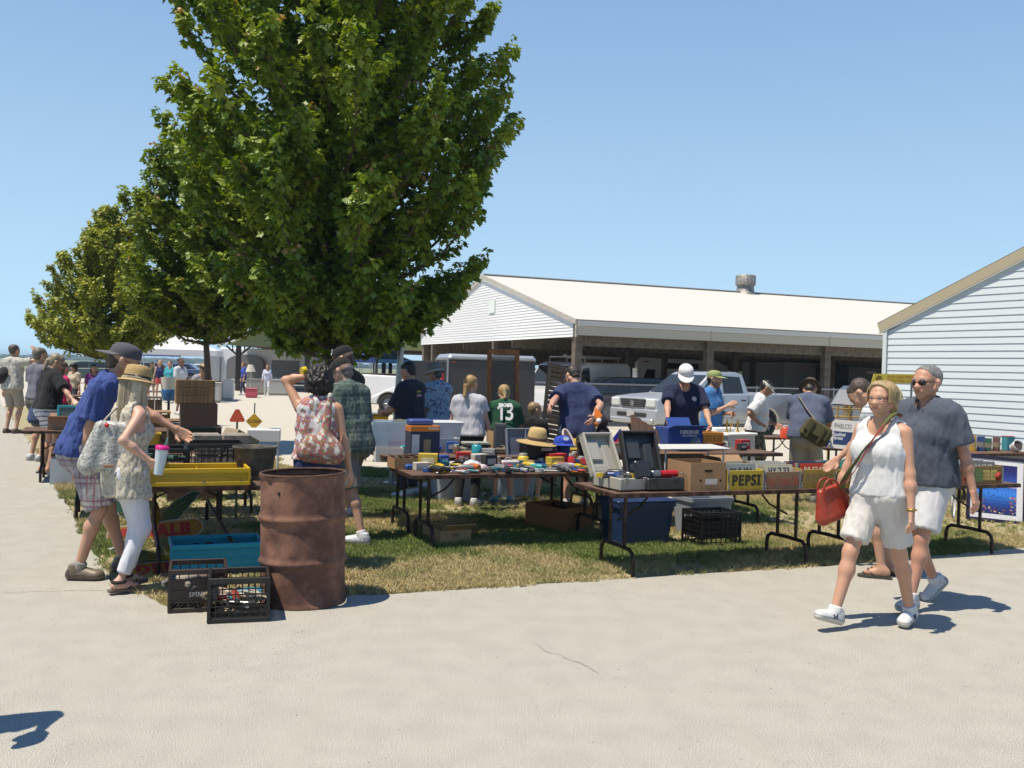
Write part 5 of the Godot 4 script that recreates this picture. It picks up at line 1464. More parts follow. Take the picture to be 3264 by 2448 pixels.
	var bx0 := thing("display_box","black display box under the straw hat","box",T(onT(1712,1458,0.782),GRID))
	var bx1 := mb(); bx1.bx(Vector3(0,0.07,0),Vector3(0.32,0.14,0.2),Color(0.018,0.018,0.02),0.008); bx1.bx(Vector3(0.06,0.09,0.102),Vector3(0.12,0.03,0.003),Color(0.5,0.5,0.48)); put(bx1,"body",M.plastic,bx0)
	var c1 := T(onT(1792,1456,0.782) + Vector3(0,0.11,0),14.0)
	cap_thing("royal blue baseball cap with oval badge on the middle table",c1,{"t": "cap","c": Color(0.02,0.06,0.42)})
	var st1 := thing("foam_head","blue foam head block under the royal blue cap","head block",T(onT(1792,1456,0.782),14.0))
	var st2 := mb(); st2.lathe(T(Vector3.ZERO),[Vector2(0.001,0),Vector2(0.07,0),Vector2(0.085,0.13),Vector2(0.06,0.20),Vector2(0.001,0.22)],14,Color(0.03,0.05,0.2)); put(st2,"block",M.matte,st1)
	var c2 := T(onT(1862,1452,0.782) + Vector3(0,0.13,0),4.0)
	cap_thing("black baseball cap with round gold badge on the middle table",c2,{"t": "cap","c": Color(0.018,0.016,0.015)})
	var st3 := thing("foam_head","dark foam head block under the black cap","head block",T(onT(1862,1452,0.782),4.0))
	var st4 := mb(); st4.lathe(T(Vector3.ZERO),[Vector2(0.001,0),Vector2(0.07,0),Vector2(0.085,0.13),Vector2(0.06,0.20),Vector2(0.001,0.22)],14,Color(0.03,0.03,0.03)); put(st4,"block",M.matte,st3)
	var last := get_child_count()
	for q in [[c1,Color(0.45,0.5,0.62),0.026],[c2,Color(0.55,0.38,0.06),0.021]]:
		var bd := mb(); bd.lathe(q[0]*T(Vector3(0,0.085,0.112),0,66)*Transform3D(Basis.from_scale(Vector3(1.25,1,0.8)),Vector3.ZERO),[Vector2(0.026,0),Vector2(0.026,0.003),Vector2(0.001,0.003)],18,q[1])
		var par: Node3D = null
		for ch in get_children():
			if String(ch.name).begins_with("cap") and ch is Node3D and (ch as Node3D).transform.origin.distance_to(q[0].origin) < 0.01: par = ch
		if par: var bm := put(bd,"badge",M.satin,par); bm.transform = par.transform.affine_inverse()
	var pg := thing("toy_bird","black toy bird with orange crest, white face and blue tail","toy",T(onT(1918,1432,0.822),-20))
	var p1 := mb(); p1.ell(T(Vector3(0,0.13,0)),Vector3(0.10,0.14,0.09),Color(0.012,0.011,0.012)); p1.ell(T(Vector3(0,0.30,0.02)),Vector3(0.07,0.075,0.07),Color(0.012,0.011,0.012)); put(p1,"body",M.cloth,pg)
	var p2 := mb(); p2.ell(T(Vector3(-0.02,0.31,0.075)),Vector3(0.035,0.035,0.02),Color(0.7,0.68,0.66)); put(p2,"face_patch",M.cloth,pg)
	var p3 := mb(); p3.lathe(T(Vector3(-0.03,0.34,0.03),0,0,22),[Vector2(0.05,0),Vector2(0.03,0.07),Vector2(0.001,0.13)],10,Color(0.65,0.16,0.01)); p3.lathe(T(Vector3(-0.05,0.27,0.08),0,70,10),[Vector2(0.03,0),Vector2(0.001,0.08)],8,Color(0.65,0.2,0.01)); put(p3,"crest_and_beak",M.cloth,pg)
	var p4 := mb()
	for i in 5: p4.bar(Vector3(0.08,0.06,-0.02),Vector3(0.16 + 0.01*i,0.05 + 0.045*i,-0.03),0.03,0.02,Color(0.02,0.03,0.35),0.006)
	put(p4,"tail_feathers",M.cloth,pg)
	var ms := thing("plush_shoe","white and orange trimmed slipper standing behind the caps","slipper",T(onT(1826,1448,0.782) + Vector3(0,0,-0.1),30,-35))
	var m1 := mb(); m1.ell(T(Vector3(0,0.14,0)),Vector3(0.05,0.15,0.035),Color(0.04,0.03,0.04)); put(m1,"sole",M.cloth,ms)
	var m2 := mb(); var lp2 := []
	for i in 20: lp2.append(Vector3(0.055*cos(TAU*i/20),0.14 + 0.155*sin(TAU*i/20),0.01))
	m2.tube(lp2,0.014,6,Color(0.62,0.50,0.45),false,true); put(m2,"trim",M.cloth,ms)
	tote("flat blue plastic box behind the yellow tool bag",T(onT(1905,1432,0.822),GRID),Vector3(0.26,0.10,0.18),Color(0.03,0.16,0.40),M.plastic,1)
	heap("wire_whisk_bundle","bundle of shiny wire whisks and utensils","utensils",T(onT(1982,1432,0.822),GRID),0.14,0.12,0.16,{"c": Color(0.42,0.43,0.44)},M.metal,8,0.012)
	var rl := thing("rolling_pin","pale wooden rolling pin on the back table","rolling pin",T(onT(2015,1432,0.822) + Vector3(0,0.04,0),26))
	var rl1 := mb(); rl1.tube([Vector3(-0.16,0,0),Vector3(0.16,0,0)],0.03,12,Color(0.50,0.42,0.30)); put(rl1,"barrel",M.wood,rl)
	var rl2 := mb(); rl2.tube([Vector3(-0.24,0,0),Vector3(-0.16,0,0)],0.012,8,Color(0.42,0.3,0.2)); rl2.tube([Vector3(0.16,0,0),Vector3(0.24,0,0)],0.012,8,Color(0.42,0.3,0.2)); put(rl2,"handles",M.wood,rl)
	carton("white and red paper packet box behind the grey tool case",T(onT(1960,1445,0.822) + Vector3(0.0,0,-0.15),GRID + 12),Vector3(0.28,0.08,0.2),Color(0.62,0.5,0.38),5,false)
	var rt := thing("red_tray","small red plastic tray on the back table","tray",T(onT(1962,1440,0.822) + Vector3(0.05,0.08,-0.1),GRID + 20,-20))
	var rt1 := mb(); rt1.bx(Vector3(0,0.01,0),Vector3(0.16,0.012,0.10),Color(0.5,0.02,0.02),0.004); rt1.bx(Vector3(0,0.025,0.05),Vector3(0.16,0.03,0.01),Color(0.5,0.02,0.02)); rt1.bx(Vector3(0,0.025,-0.05),Vector3(0.16,0.03,0.01),Color(0.5,0.02,0.02)); put(rt1,"tray",M.plastic,rt)
	# brown toothed board leaning
	var tb2 := thing("corrugated_board","brown board with scalloped top leaning near the pickup","board",T(onT(2062,1432,0.822) + Vector3(0,0,-0.05),GRID - 12,-14))
	var poly := PackedVector2Array([Vector2(-0.16,0),Vector2(0.18,0),Vector2(0.16,0.10)])
	for i in 9: poly.append(Vector2(0.14 - 0.033*i,0.20 + 0.022*i + (0.014 if i % 2 == 0 else 0.0)))
	poly.append(Vector2(-0.17,0.38))
	var tb3 := mb(); tb3.prism(poly,T(Vector3.ZERO),0.012,Color(0.17,0.095,0.055)); put(tb3,"board",M.wood,tb2)
	# blue printed carton and orange basket
	var fw := thing("retail_carton","blue and white retail carton with open flaps","carton",T(onT(2162,1432,0.822),GRID - 2))
	var f1 := mb(); f1.bx(Vector3(0,0.125,0),Vector3(0.44,0.25,0.30),Color(0.02,0.06,0.26),0.003); put(f1,"carton",M.card,fw)
	var f2 := mb(); f2.box(T(Vector3(0.0,0.25,0.15),0,75)*T(Vector3(0,0.07,0)),Vector3(0.43,0.14,0.005),Color(0.04,0.12,0.42)); f2.box(T(Vector3(0.1,0.25,-0.15),0,-35)*T(Vector3(0,0.06,0)),Vector3(0.3,0.12,0.005),Color(0.03,0.08,0.32)); put(f2,"flap",M.card,fw)
	var f3 := mb(); f3.ell(T(Vector3(0.13,0.08,0.151)),Vector3(0.07,0.075,0.003),Color(0.35,0.38,0.42),14,6); put(f3,"printed_pot",M.card,fw)
	text("FARBERWARE",0.04,Color(0.60,0.64,0.70),T(Vector3(0.05,0.205,0.152)),fw,"lettering",700,0.002,"Droid Serif",0.24)
	text("MILLENNIUM",0.02,Color(0.60,0.64,0.70),T(Vector3(0.05,0.165,0.152)),fw,"lettering",400,0.002,"Droid Sans",0.18)
	lattice_crate("plastic_basket","bright orange plastic basket beside the blue carton",T(onT(2256,1432,0.822) + Vector3(0,0.05,0),GRID),Vector3(0.25,0.15,0.2),Color(0.62,0.24,0.015),5,3,0.9)
	tote("shallow clear tray with dark red lining under the orange basket",T(onT(2262,1432,0.822),GRID),Vector3(0.3,0.08,0.24),Color(0.25,0.04,0.05),M.plastic)
	# wire rack with carton tops
	var wr := thing("wire_shelf","low white wire shelf with flat cartons on the back table","shelf",T(gx(FL,1.05,0.62,TH),GRID))
	var wr1 := mb()
	for x in [-0.30,0.30]:
		for z in [-0.12,0.12]: wr1.tube([Vector3(x,0,z),Vector3(x,0.31,z)],0.009,6,Color(0.66,0.66,0.64))
	put(wr1,"leg",M.plastic,wr)
	var wr2 := mb(); wr2.box(T(Vector3(0,0.315,0),0,3),Vector3(0.70,0.012,0.30),Color(0.58,0.57,0.54),0.003); put(wr2,"top_sheet",M.card,wr)
	carton("brown carton on its side inside the wire shelf",T(gx(FL,1.05,0.62,TH + 0.002),GRID),Vector3(0.5,0.2,0.22),Color(0.30,0.17,0.08),2,false)
	carton("open carton with white tissue behind the yellow crate",T(gx(FL,1.55,0.62,TH),GRID),Vector3(0.40,0.16,0.28),Color(0.40,0.25,0.13),7,false)
	heap("linen_heap","large heap of crumpled cream and white linen","linen",T(gx(FL,2.05,3.30,TH),GRID),0.85,0.5,0.24,{"c": Color(0.70,0.66,0.58)},M.cloth,12)
	heap("linen_heap","white paper and tissue heap beside the cream linen","linen",T(gx(FL,1.62,3.26,TH),GRID),0.35,0.3,0.16,{"c": Color(0.74,0.72,0.70)},M.cloth,13)
	heap("linen_heap","crumpled red cloth in front of the cream linen","linen",T(gx(FL,2.12,3.12,TH),GRID),0.40,0.16,0.13,{"c": Color(0.48,0.03,0.05)},M.cloth,14)
	carton("flat open carton in front of the linen heap",T(gx(FL,1.65,3.14,TH),GRID),Vector3(0.42,0.09,0.2),Color(0.44,0.28,0.14),1,false)
	# boxes on the grass
	var fb := carton("flattened pale carton with handwriting on the grass",T(PH(1420,1728) + Vector3(0,0,-0.12),GRID + 6),Vector3(0.32,0.13,0.42),Color(0.50,0.33,0.17),1,false)
	text("ENV",0.03,Color(0.08,0.06,0.05),T(Vector3(0,0.08,0.215)),fb,"handwriting",300,0.002)
	tote("pale grey plastic tub standing behind the girl's legs",T(PH(1450,1592),GRID),Vector3(0.6,0.4,0.4),Color(0.42,0.47,0.52),M.satin)
	tote("pale blue plastic tub standing behind the boy",T(PH(1632,1580),GRID),Vector3(0.55,0.36,0.4),Color(0.38,0.47,0.54),M.satin)

func left_stall() -> void:
	var e0 := Vector3(-2.85,0,-7.14)      # front left corner of the left table
	var yc := lattice_crate("bread_tray","long bright yellow plastic tray on the left table edge",T(gx(e0,0.46,0.20,TH + 0.002),GRID),Vector3(0.84,0.135,0.40),Color(0.72,0.46,0.010),8,2,0.97)
	var dv := mb(); dv.bx(Vector3(0.05,0.06,0),Vector3(0.01,0.10,0.37),Color(0.60,0.35,0.01)); put(dv,"divider",M.plastic,yc)
	bits("",T(gx(e0,0.62,0.20,TH + 0.02),GRID),0.45,0.26,8,[Color(0.35,0.33,0.28),Color(0.2,0.18,0.15),Color(0.5,0.46,0.4)],"bits in the yellow tray",0.04,25)
	lattice_crate("milk_crate","black lattice crate of glassware behind the yellow tray",T(gx(e0,0.22,0.78,TH),GRID),Vector3(0.46,0.24,0.40),Color(0.010,0.010,0.011),9,5)
	lattice_crate("milk_crate","black lattice crate with white scraps beside the metal tub",T(gx(e0,0.70,0.92,TH),GRID),Vector3(0.46,0.27,0.46),Color(0.012,0.012,0.013),9,5)
	bits("",T(gx(e0,0.70,0.92,TH + 0.05),GRID),0.3,0.3,10,[Color(0.55,0.55,0.53),Color(0.05,0.05,0.05),Color(0.3,0.28,0.25)],"hardware in the black crates",0.08,26)
	bits("",T(gx(e0,0.22,0.78,TH + 0.12),GRID),0.3,0.3,10,[Color(0.05,0.12,0.09),Color(0.05,0.05,0.05),Color(0.3,0.28,0.25)],"hardware in the black crates",0.08,27)
	var tb := thing("metal_tub","weathered grey galvanised tub on the left table","tub",T(onT(795,1532) + Vector3(0,0,-0.15),10))
	var t1 := mb(); t1.lathe(T(Vector3.ZERO),[Vector2(0.001,0.0),Vector2(0.135,0),Vector2(0.175,0.255),Vector2(0.185,0.262),Vector2(0.182,0.27),Vector2(0.168,0.262),Vector2(0.128,0.012),Vector2(0.001,0.012)],36,Color(0.15,0.145,0.125)); put(t1,"wall",M.rust,tb)
	var st := thing("stone_trough","pale grey stone block stack behind the metal tub","stone",T(gx(e0,0.80,1.55,TH),GRID))
	for i in 3:
		for k in 2:
			var b := mb(); b.bx(Vector3(-0.13 + 0.26*k + 0.03*(i % 2),0.05 + 0.1*i,0),Vector3(0.25,0.095,0.2),Color(0.30,0.265,0.215)*(0.85 + 0.3*rng.randf()),0.015); put(b,"block",M.rough,st)
	# crates and sign under the left table
	var bl := lattice_crate("bread_tray","turquoise blue plastic crate of old parts on the grass",T(PH(700,1818) + Vector3(-0.05,0,-0.05),GRID),Vector3(0.68,0.24,0.42),Color(0.02,0.42,0.60),9,4,0.85)
	for i in 5:
		var o := thing("iron_part","rusty round iron part lying in the turquoise crate","iron part",T(PH(700,1818) + Vector3(-0.22 + 0.11*i,0.12 + 0.02*(i % 2),-0.10 + 0.05*(i % 3)),i*40.0,70),"iron parts in the turquoise crate")
		var b := mb(); b.lathe(T(Vector3.ZERO),[Vector2(0.035,0),Vector2(0.07,0),Vector2(0.07,0.03),Vector2(0.035,0.03),Vector2(0.035,0)],16,Color(0.12,0.085,0.065)); put(b,"ring",M.rust,o)
	var br := lattice_crate("milk_crate","brown milk crate with white lettering on the pavement",T(PH(602,1958) + Vector3(0,0.012,-0.17),GRID - 4),Vector3(0.35,0.285,0.33),Color(0.045,0.026,0.022),6,4,0.55,true)
	text("SPINNEY",0.03,Color(0.5,0.47,0.45),T(Vector3(0.02,0.12,0.176)),br,"lettering",600,0.002,"Droid Sans",0.15)
	lattice_crate("milk_crate","black diamond-lattice milk crate of parts beside the drum",T(PH(745,1992) + Vector3(-0.02,0.012,-0.17),GRID - 6),Vector3(0.36,0.285,0.33),Color(0.014,0.0135,0.013),9,8,0.0,true)
	var cols := [Color(0.32,0.25,0.17),Color(0.02,0.25,0.36),Color(0.25,0.24,0.23),Color(0.3,0.05,0.03),Color(0.4,0.36,0.28),Color(0.08,0.07,0.06)]
	bits("",T(PH(745,1992) + Vector3(-0.02,0.05,-0.17),GRID),0.24,0.22,14,cols,"parts in the pavement crates",0.3,31)
	bits("",T(PH(745,1992) + Vector3(-0.02,0.12,-0.17),GRID),0.24,0.22,10,cols,"parts in the pavement crates",0.2,33)
	bits("",T(PH(602,1958) + Vector3(0,0.16,-0.17),GRID),0.22,0.2,8,cols,"parts in the pavement crates",0.1,32)
	winged_sign("orange and green winged metal sign leaning under the left table",T(PH(490,1722) + Vector3(0.02,0.0,0.0),14,-16,6),1.0)
	winged_sign("second winged metal sign half hidden behind the turquoise crate",T(PH(560,1835) + Vector3(0.0,0.012,-0.05),28,-66,4),1.0)
	# ---- the junk behind: wooden boxes, wheel, frame
	var wb := thing("wooden_crate","weathered wooden plank box raised on the left stall","crate",T(P(620,1285,11.6),GRID))
	for i in 3:
		for z in [-0.14,0.14]:
			var b := mb(); b.bx(Vector3(0,0.048 + 0.094*i,z),Vector3(0.42,0.09,0.016),Color(0.30,0.175,0.075)*(0.85 + 0.3*rng.randf()),0.003); put(b,"plank",M.wood,wb)
		for x in [-0.215,0.215]:
			var b := mb(); b.bx(Vector3(x,0.048 + 0.094*i,0),Vector3(0.02,0.09,0.28),Color(0.42,0.27,0.12)*(0.85 + 0.3*rng.randf()),0.003); put(b,"plank",M.wood,wb)
	var fl := mb(); fl.bx(Vector3(0,0.004,0),Vector3(0.42,0.008,0.28),Color(0.3,0.18,0.09)); put(fl,"floor",M.wood,wb)
	var wp := P(620,1285,11.6)
	var sup := carton("dark open crate supporting the wooden plank box",T(wp - Vector3(-0.05,0.28,0),GRID),Vector3(0.42,0.28,0.3),Color(0.12,0.07,0.045),0,false,"wooden_box")
	var sup2 := carton("tall dark brown chest at the base of the box stack",T(Vector3(wp.x,0,wp.z),GRID),Vector3(0.60,wp.y - 0.285,0.5),Color(0.085,0.055,0.04),0,false,"wooden_box")
	var lid := mb(); lid.bx(Vector3(0,wp.y - 0.282,0),Vector3(0.62,0.012,0.52),Color(0.1,0.065,0.045),0.003); put(lid,"lid",M.wood,sup2)
	var tc := thing("tilted_crate","tilted pale wooden crate with hand hole on the left stall","crate",T(onT(745,1440,TH + 0.06),GRID + 20,0,-28))
	var tc1 := mb(); tc1.bx(Vector3(0,0.1,0.14),Vector3(0.26,0.2,0.012),Color(0.50,0.38,0.22),0.002); tc1.bx(Vector3(0,0.1,-0.14),Vector3(0.26,0.2,0.012),Color(0.30,0.22,0.12),0.002); tc1.bx(Vector3(0.125,0.1,0),Vector3(0.012,0.2,0.27),Color(0.16,0.115,0.06),0.002); tc1.bx(Vector3(-0.125,0.1,0),Vector3(0.012,0.2,0.27),Color(0.42,0.33,0.2),0.002); tc1.bx(Vector3(0,0.006,0),Vector3(0.24,0.012,0.27),Color(0.2,0.15,0.08)); put(tc1,"box",M.wood,tc)
	var tc2 := mb(); tc2.bx(Vector3(0,0.16,0.148),Vector3(0.06,0.016,0.004),Color(0.03,0.02,0.015)); put(tc2,"hand_hole",M.matte,tc)
	table("low stall table of the left row behind the metal tub",T(Vector3(-4.6,0,-9.6),GRID),2.2,0.76)
	var q0 := Vector3(-4.6,0,-9.6)
	carton("open carton with white cups on the left row table",T(gx(q0,0.3,0.3,TH),GRID),Vector3(0.4,0.2,0.3),Color(0.42,0.30,0.17),3,false)
	var yb := tote("yellow-rimmed tray with pale papers on the left row table",T(gx(q0,0.85,0.35,TH),GRID),Vector3(0.36,0.18,0.3),Color(0.58,0.38,0.03),M.plastic)
	tote("dark green plastic bin on the left row table",T(gx(q0,1.4,0.4,TH),GRID),Vector3(0.42,0.24,0.32),Color(0.02,0.035,0.025),M.plastic)
	var sgn := thing("tin_sign","white tin sign board lying against the left stall bin","sign",T(gx(q0,0.7,0.62,TH),GRID,-20))
	var sg1 := mb(); sg1.bx(Vector3(0,0.12,0),Vector3(0.34,0.22,0.006),Color(0.55,0.64,0.74),0.002); put(sg1,"plate",M.satin,sgn)
	text("GROUP",0.05,Color(0.25,0.33,0.42),T(Vector3(0,0.14,0.004)),sgn,"lettering",600,0.002)
	var gl := thing("glass_float","round orange glass ball on the left row table","ball",T(gx(q0,0.55,0.2,TH),0))
	var gl1 := mb(); gl1.ell(T(Vector3(0,0.08,0)),Vector3(0.08,0.08,0.08),Color(0.55,0.16,0.03),18,10); put(gl1,"ball",M.gloss,gl)
	# wheel pattern, frame, yellow blocks
	var wh := thing("disc_wheel","brown wooden disc wheel with slots leaning on the stall","wheel",T(PH(262,1500) + Vector3(0.25,0.0,-0.3),58,-8))
	var poly := PackedVector2Array()
	for i in 40: poly.append(Vector2(0.42*cos(TAU*i/40),0.42 + 0.42*sin(TAU*i/40)))
	var wh1 := mb(); wh1.prism(poly,T(Vector3.ZERO),0.03,Color(0.18,0.115,0.065)); put(wh1,"disc",M.wood,wh)
	for i in 8:
		var sl := mb(); sl.box(T(Vector3(0.28*cos(TAU*i/8),0.42 + 0.28*sin(TAU*i/8),0.031),0,0,360.0*i/8),Vector3(0.10,0.035,0.004),Color(0.03,0.02,0.015)); put(sl,"slot",M.matte,wh)
	var tf := thing("window_frame","turquoise painted wooden window frame standing on the stall","frame",T(at_x(222,12.9,0.72) ,GRID,-8)*Transform3D(Basis.from_scale(Vector3.ONE*0.72),Vector3.ZERO))
	var tq := Color(0.03,0.28,0.34)
	for e in [[0,0.02,0.44,0.045],[0,0.40,0.44,0.045],[-0.2,0.21,0.045,0.34],[0.2,0.21,0.045,0.34]]:
		var b := mb(); b.bx(Vector3(e[0],e[1],0),Vector3(e[2],e[3],0.03),tq,0.004); put(b,"rail",M.satin,tf)
	var gp := mb(); gp.bx(Vector3(0,0.21,-0.002),Vector3(0.36,0.34,0.004),Color(0.07,0.10,0.09)); put(gp,"pane",M.dark_glass,tf)
	table("stall table with the turquoise frame beside the woman in black",T(Vector3(-6.35,0,-12.4),GRID),2.2,0.76)
	var q1 := Vector3(-6.35,0,-12.4)
	carton("white carton on the grass beside the striped shorts woman",T(Vector3(-5.85,0,-12.6),GRID),Vector3(0.36,0.34,0.3),Color(0.62,0.64,0.66),0,false)
	carton("carton of red papers on the table with the turquoise frame",T(gx(q1,0.5,0.3,TH),GRID),Vector3(0.4,0.14,0.3),Color(0.34,0.20,0.13),3,false)
	tote("mint green tub on the table with the turquoise frame",T(gx(q1,1.2,0.3,TH),GRID),Vector3(0.4,0.18,0.3),Color(0.20,0.42,0.34),M.plastic)
	for k in 2:
		var o := thing("painted_block",["golden yellow painted wood block tipped on the grass","orange painted wood block under the wooden wheel"][k],"block",T(PH(172 + 28*k,1478 + 4*k) + Vector3(0.1,0.05,-0.1),35,-30,10))
		var b := mb(); b.bx(Vector3(0,0.05,0),Vector3(0.16 - 0.04*k,0.22,0.06),[Color(0.60,0.36,0.02),Color(0.55,0.22,0.02)][k],0.008); put(b,"block",M.satin,o)
		var c := mb(); c.bx(Vector3(0,0.05,0.031),Vector3(0.10,0.012,0.003),Color(0.1,0.06,0.02)); put(c,"groove",M.matte,o)
	var db := thing("dark_case","flat dark case lying on the grass by the path edge","case",T(PH(205,1522),30))
	var db1 := mb(); db1.bx(Vector3(0,0.04,0),Vector3(0.42,0.07,0.3),Color(0.035,0.04,0.045),0.02); put(db1,"shell",M.plastic,db)
	var db2 := mb(); db2.bx(Vector3(0,0.085,0.02),Vector3(0.12,0.02,0.03),Color(0.02,0.02,0.02),0.006); put(db2,"handle",M.plastic,db)

func winged_sign(label: String,t: Transform3D,k: float) -> void:
	var o := thing("winged_sign",label,"sign",t)
	var pill := PackedVector2Array()
	for i in 13: pill.append(Vector2(0.34 + 0.085*sin(PI*i/12),0.085 - 0.085*cos(PI*i/12)))
	for i in 13: pill.append(Vector2(-0.34 - 0.085*sin(PI*i/12),0.085 + 0.085*cos(PI*i/12)))
	var a := mb(); a.prism(pill,T(Vector3(0,0.0,-0.004)),0.006,Color(0.55,0.52,0.44)); put(a,"white_edge",M.satin,o)
	var inner := PackedVector2Array()
	for p in pill: inner.append((p - Vector2(0,0.085))*Vector2(0.97,0.86) + Vector2(0,0.085))
	var b := mb(); b.prism(inner,T(Vector3(0,0,0.0)),0.0045,Color(0.46,0.20,0.025)); put(b,"orange_bar",M.satin,o)
	text("DEKALB",0.105,Color(0.36,0.02,0.02),T(Vector3(0.0,0.075,0.006)),o,"lettering",900,0.003,"Droid Sans",0.60)
	for s in [-1.0,1.0]:
		var w := PackedVector2Array([Vector2(0.02*s,0.16),Vector2(0.20*s,0.165)])
		for i in 7: w.append(Vector2((0.23 + 0.035*i + (0.012 if i % 2 == 0 else 0.0))*s,0.20 + 0.036*i))
		w.append(Vector2(0.36*s,0.43)); w.append(Vector2(0.20*s,0.36)); w.append(Vector2(0.06*s,0.25))
		var e := mb(); e.prism(w,T(Vector3(0,0,-0.004)),0.006,Color(0.5,0.5,0.44)); put(e,"wing_edge",M.satin,o)
		var wi := PackedVector2Array()
		var cen := Vector2(0.21*s,0.28)
		for p in w: wi.append(cen + (p - cen)*0.90)
		var g := mb(); g.prism(wi,T(Vector3.ZERO),0.005,Color(0.02,0.09,0.05)); put(g,"wing",M.satin,o)
		for i in 6:
			var l := mb(); l.bar(Vector3(0.04*s,0.18 + 0.010*i,0.006),Vector3((0.40 - 0.03*i)*s*0.9,0.23 + 0.033*i,0.006),0.006,0.003,Color(0.45,0.30,0.03)); put(l,"feather_line",M.satin,o)
	var ear := mb(); ear.ell(T(Vector3(0,0.25,0.004)),Vector3(0.05,0.13,0.008),Color(0.52,0.36,0.03),14,8); put(ear,"ear_of_corn",M.satin,o)

func back_stalls() -> void:
	# vanity cabinet with gold taps
	var vc := thing("vanity_cabinet","white vanity cabinet with rosette door and gold taps","cabinet",T(at_x(2322,13.6),GRID + 14))
	var v1 := mb(); v1.bx(Vector3(0,0.42,0),Vector3(0.58,0.82,0.42),Color(0.66,0.66,0.63),0.006); put(v1,"body",M.satin,vc)
	var v2 := mb(); v2.bx(Vector3(0,0.85,0),Vector3(0.64,0.04,0.47),Color(0.72,0.72,0.70),0.012); put(v2,"top",M.gloss,vc)
	var v3 := mb(); v3.bx(Vector3(-0.08,0.48,0.214),Vector3(0.36,0.58,0.014),Color(0.67,0.67,0.64),0.004); put(v3,"door",M.satin,vc)
	var v4 := mb()
	for i in 8: v4.ell(T(Vector3(-0.08 + 0.055*cos(TAU*i/8),0.56 + 0.055*sin(TAU*i/8),0.222)),Vector3(0.026,0.026,0.008),Color(0.62,0.62,0.59),8,5)
	put(v4,"rosette",M.satin,vc)
	var v5 := mb(); v5.bx(Vector3(-0.02,0.90,-0.12),Vector3(0.42,0.07,0.10),Color(0.72,0.72,0.70),0.02); put(v5,"backsplash",M.gloss,vc)
	for x in [-0.10,0.13]:
		var b := mb(); b.lathe(T(Vector3(x,0.87,0.02)),[Vector2(0.03,0),Vector2(0.012,0.03),Vector2(0.010,0.10),Vector2(0.022,0.13),Vector2(0.010,0.16),Vector2(0.001,0.20)],12,Color(0.50,0.33,0.06)); put(b,"tap",M.metal,vc)
	var v6 := mb(); v6.tube([Vector3(0.02,0.87,-0.02),Vector3(0.02,0.98,-0.02),Vector3(-0.03,1.0,0.05),Vector3(-0.06,0.96,0.08)],0.009,8,Color(0.50,0.33,0.06)); put(v6,"spout",M.metal,vc)
	# table with the blue and white dealer sign
	table("low table with the blue and white dealer sign",T(at_x(2630,13.4) ,GRID - 18),1.6,0.7)
	var ps := thing("dealer_sign","white and blue dealer sign with black capitals and oval badge","sign",T(at_x(2700,13.0,TH + 0.01),GRID - 30,-12,-3))
	var s1 := mb(); s1.bx(Vector3(0,0.20,0),Vector3(0.46,0.40,0.02),Color(0.70,0.69,0.67),0.004); put(s1,"board",M.satin,ps)
	var s2 := mb(); s2.bx(Vector3(0.01,0.15,0.011),Vector3(0.40,0.18,0.003),Color(0.02,0.045,0.14)); put(s2,"blue_field",M.satin,ps)
	text("PHILCO",0.062,Color(0.03,0.03,0.035),T(Vector3(-0.07,0.315,0.011)),ps,"lettering",500,0.003,"Droid Sans",0.22)
	var ov := mb(); ov.lathe(T(Vector3(0.14,0.315,0.011),0,90)*Transform3D(Basis.from_scale(Vector3(1.0,1,0.5)),Vector3.ZERO),[Vector2(0.055,0),Vector2(0.055,0.003),Vector2(0.001,0.003)],24,Color(0.03,0.04,0.07)); put(ov,"oval_badge",M.satin,ps)
	text("Ford",0.035,Color(0.65,0.65,0.65),T(Vector3(0.14,0.312,0.015)),ps,"badge_script",400,0.002,"Droid Serif",0.07)
	text("Qualified",0.042,Color(0.65,0.66,0.68),T(Vector3(-0.11,0.195,0.013)),ps,"lettering",800,0.003,"Droid Sans",0.15)
	text("Service",0.042,Color(0.65,0.66,0.68),T(Vector3(-0.125,0.145,0.013)),ps,"lettering",800,0.003,"Droid Sans",0.12)
	for q in [[2688,1375,Color(0.03,0.03,0.03),Vector3(0.16,0.09,0.12),"black car radio in front of the dealer sign"],[2718,1372,Color(0.62,0.58,0.42),Vector3(0.13,0.09,0.10),"cream and yellow carton in front of the dealer sign"],[2745,1368,Color(0.05,0.05,0.055),Vector3(0.14,0.08,0.12),"dark lens box beside the cream carton"],[2755,1345,Color(0.36,0.24,0.12),Vector3(0.16,0.12,0.08),"brown paper parts box leaning on the dealer sign"]]:
		var o := thing("parts_box",q[4],"box",T(onT(q[0],q[1]) + Vector3(0,0,0.02),GRID - 20))
		var b := mb(); b.bx(Vector3(0,q[3].y/2,0),q[3],q[2],0.005); put(b,"carton",M.card,o)
		var l := mb(); l.bx(Vector3(0,q[3].y + 0.002,0),Vector3(q[3].x*0.9,0.004,q[3].z*0.9),q[2]*0.8,0.001); put(l,"lid",M.card,o)
	# rattan stand behind
	var rs := thing("rattan_stand","yellow bamboo plant stand with lattice behind the dealer sign","stand",T(at_x(2700,16.5),GRID - 10))
	var bam := Color(0.42,0.27,0.08)
	for x in [-0.22,0.0,0.22]:
		var b := mb(); b.tube([Vector3(x,0,0),Vector3(x,1.22,0)],0.016,8,bam); put(b,"pole",M.satin,rs)
	for y in [0.5,1.02,1.16]:
		var b := mb(); b.tube([Vector3(-0.24,y,0),Vector3(0.24,y,0)],0.013,8,bam); b.tube([Vector3(-0.24,y,-0.28),Vector3(0.24,y,-0.28)],0.013,8,bam); put(b,"rail",M.satin,rs)
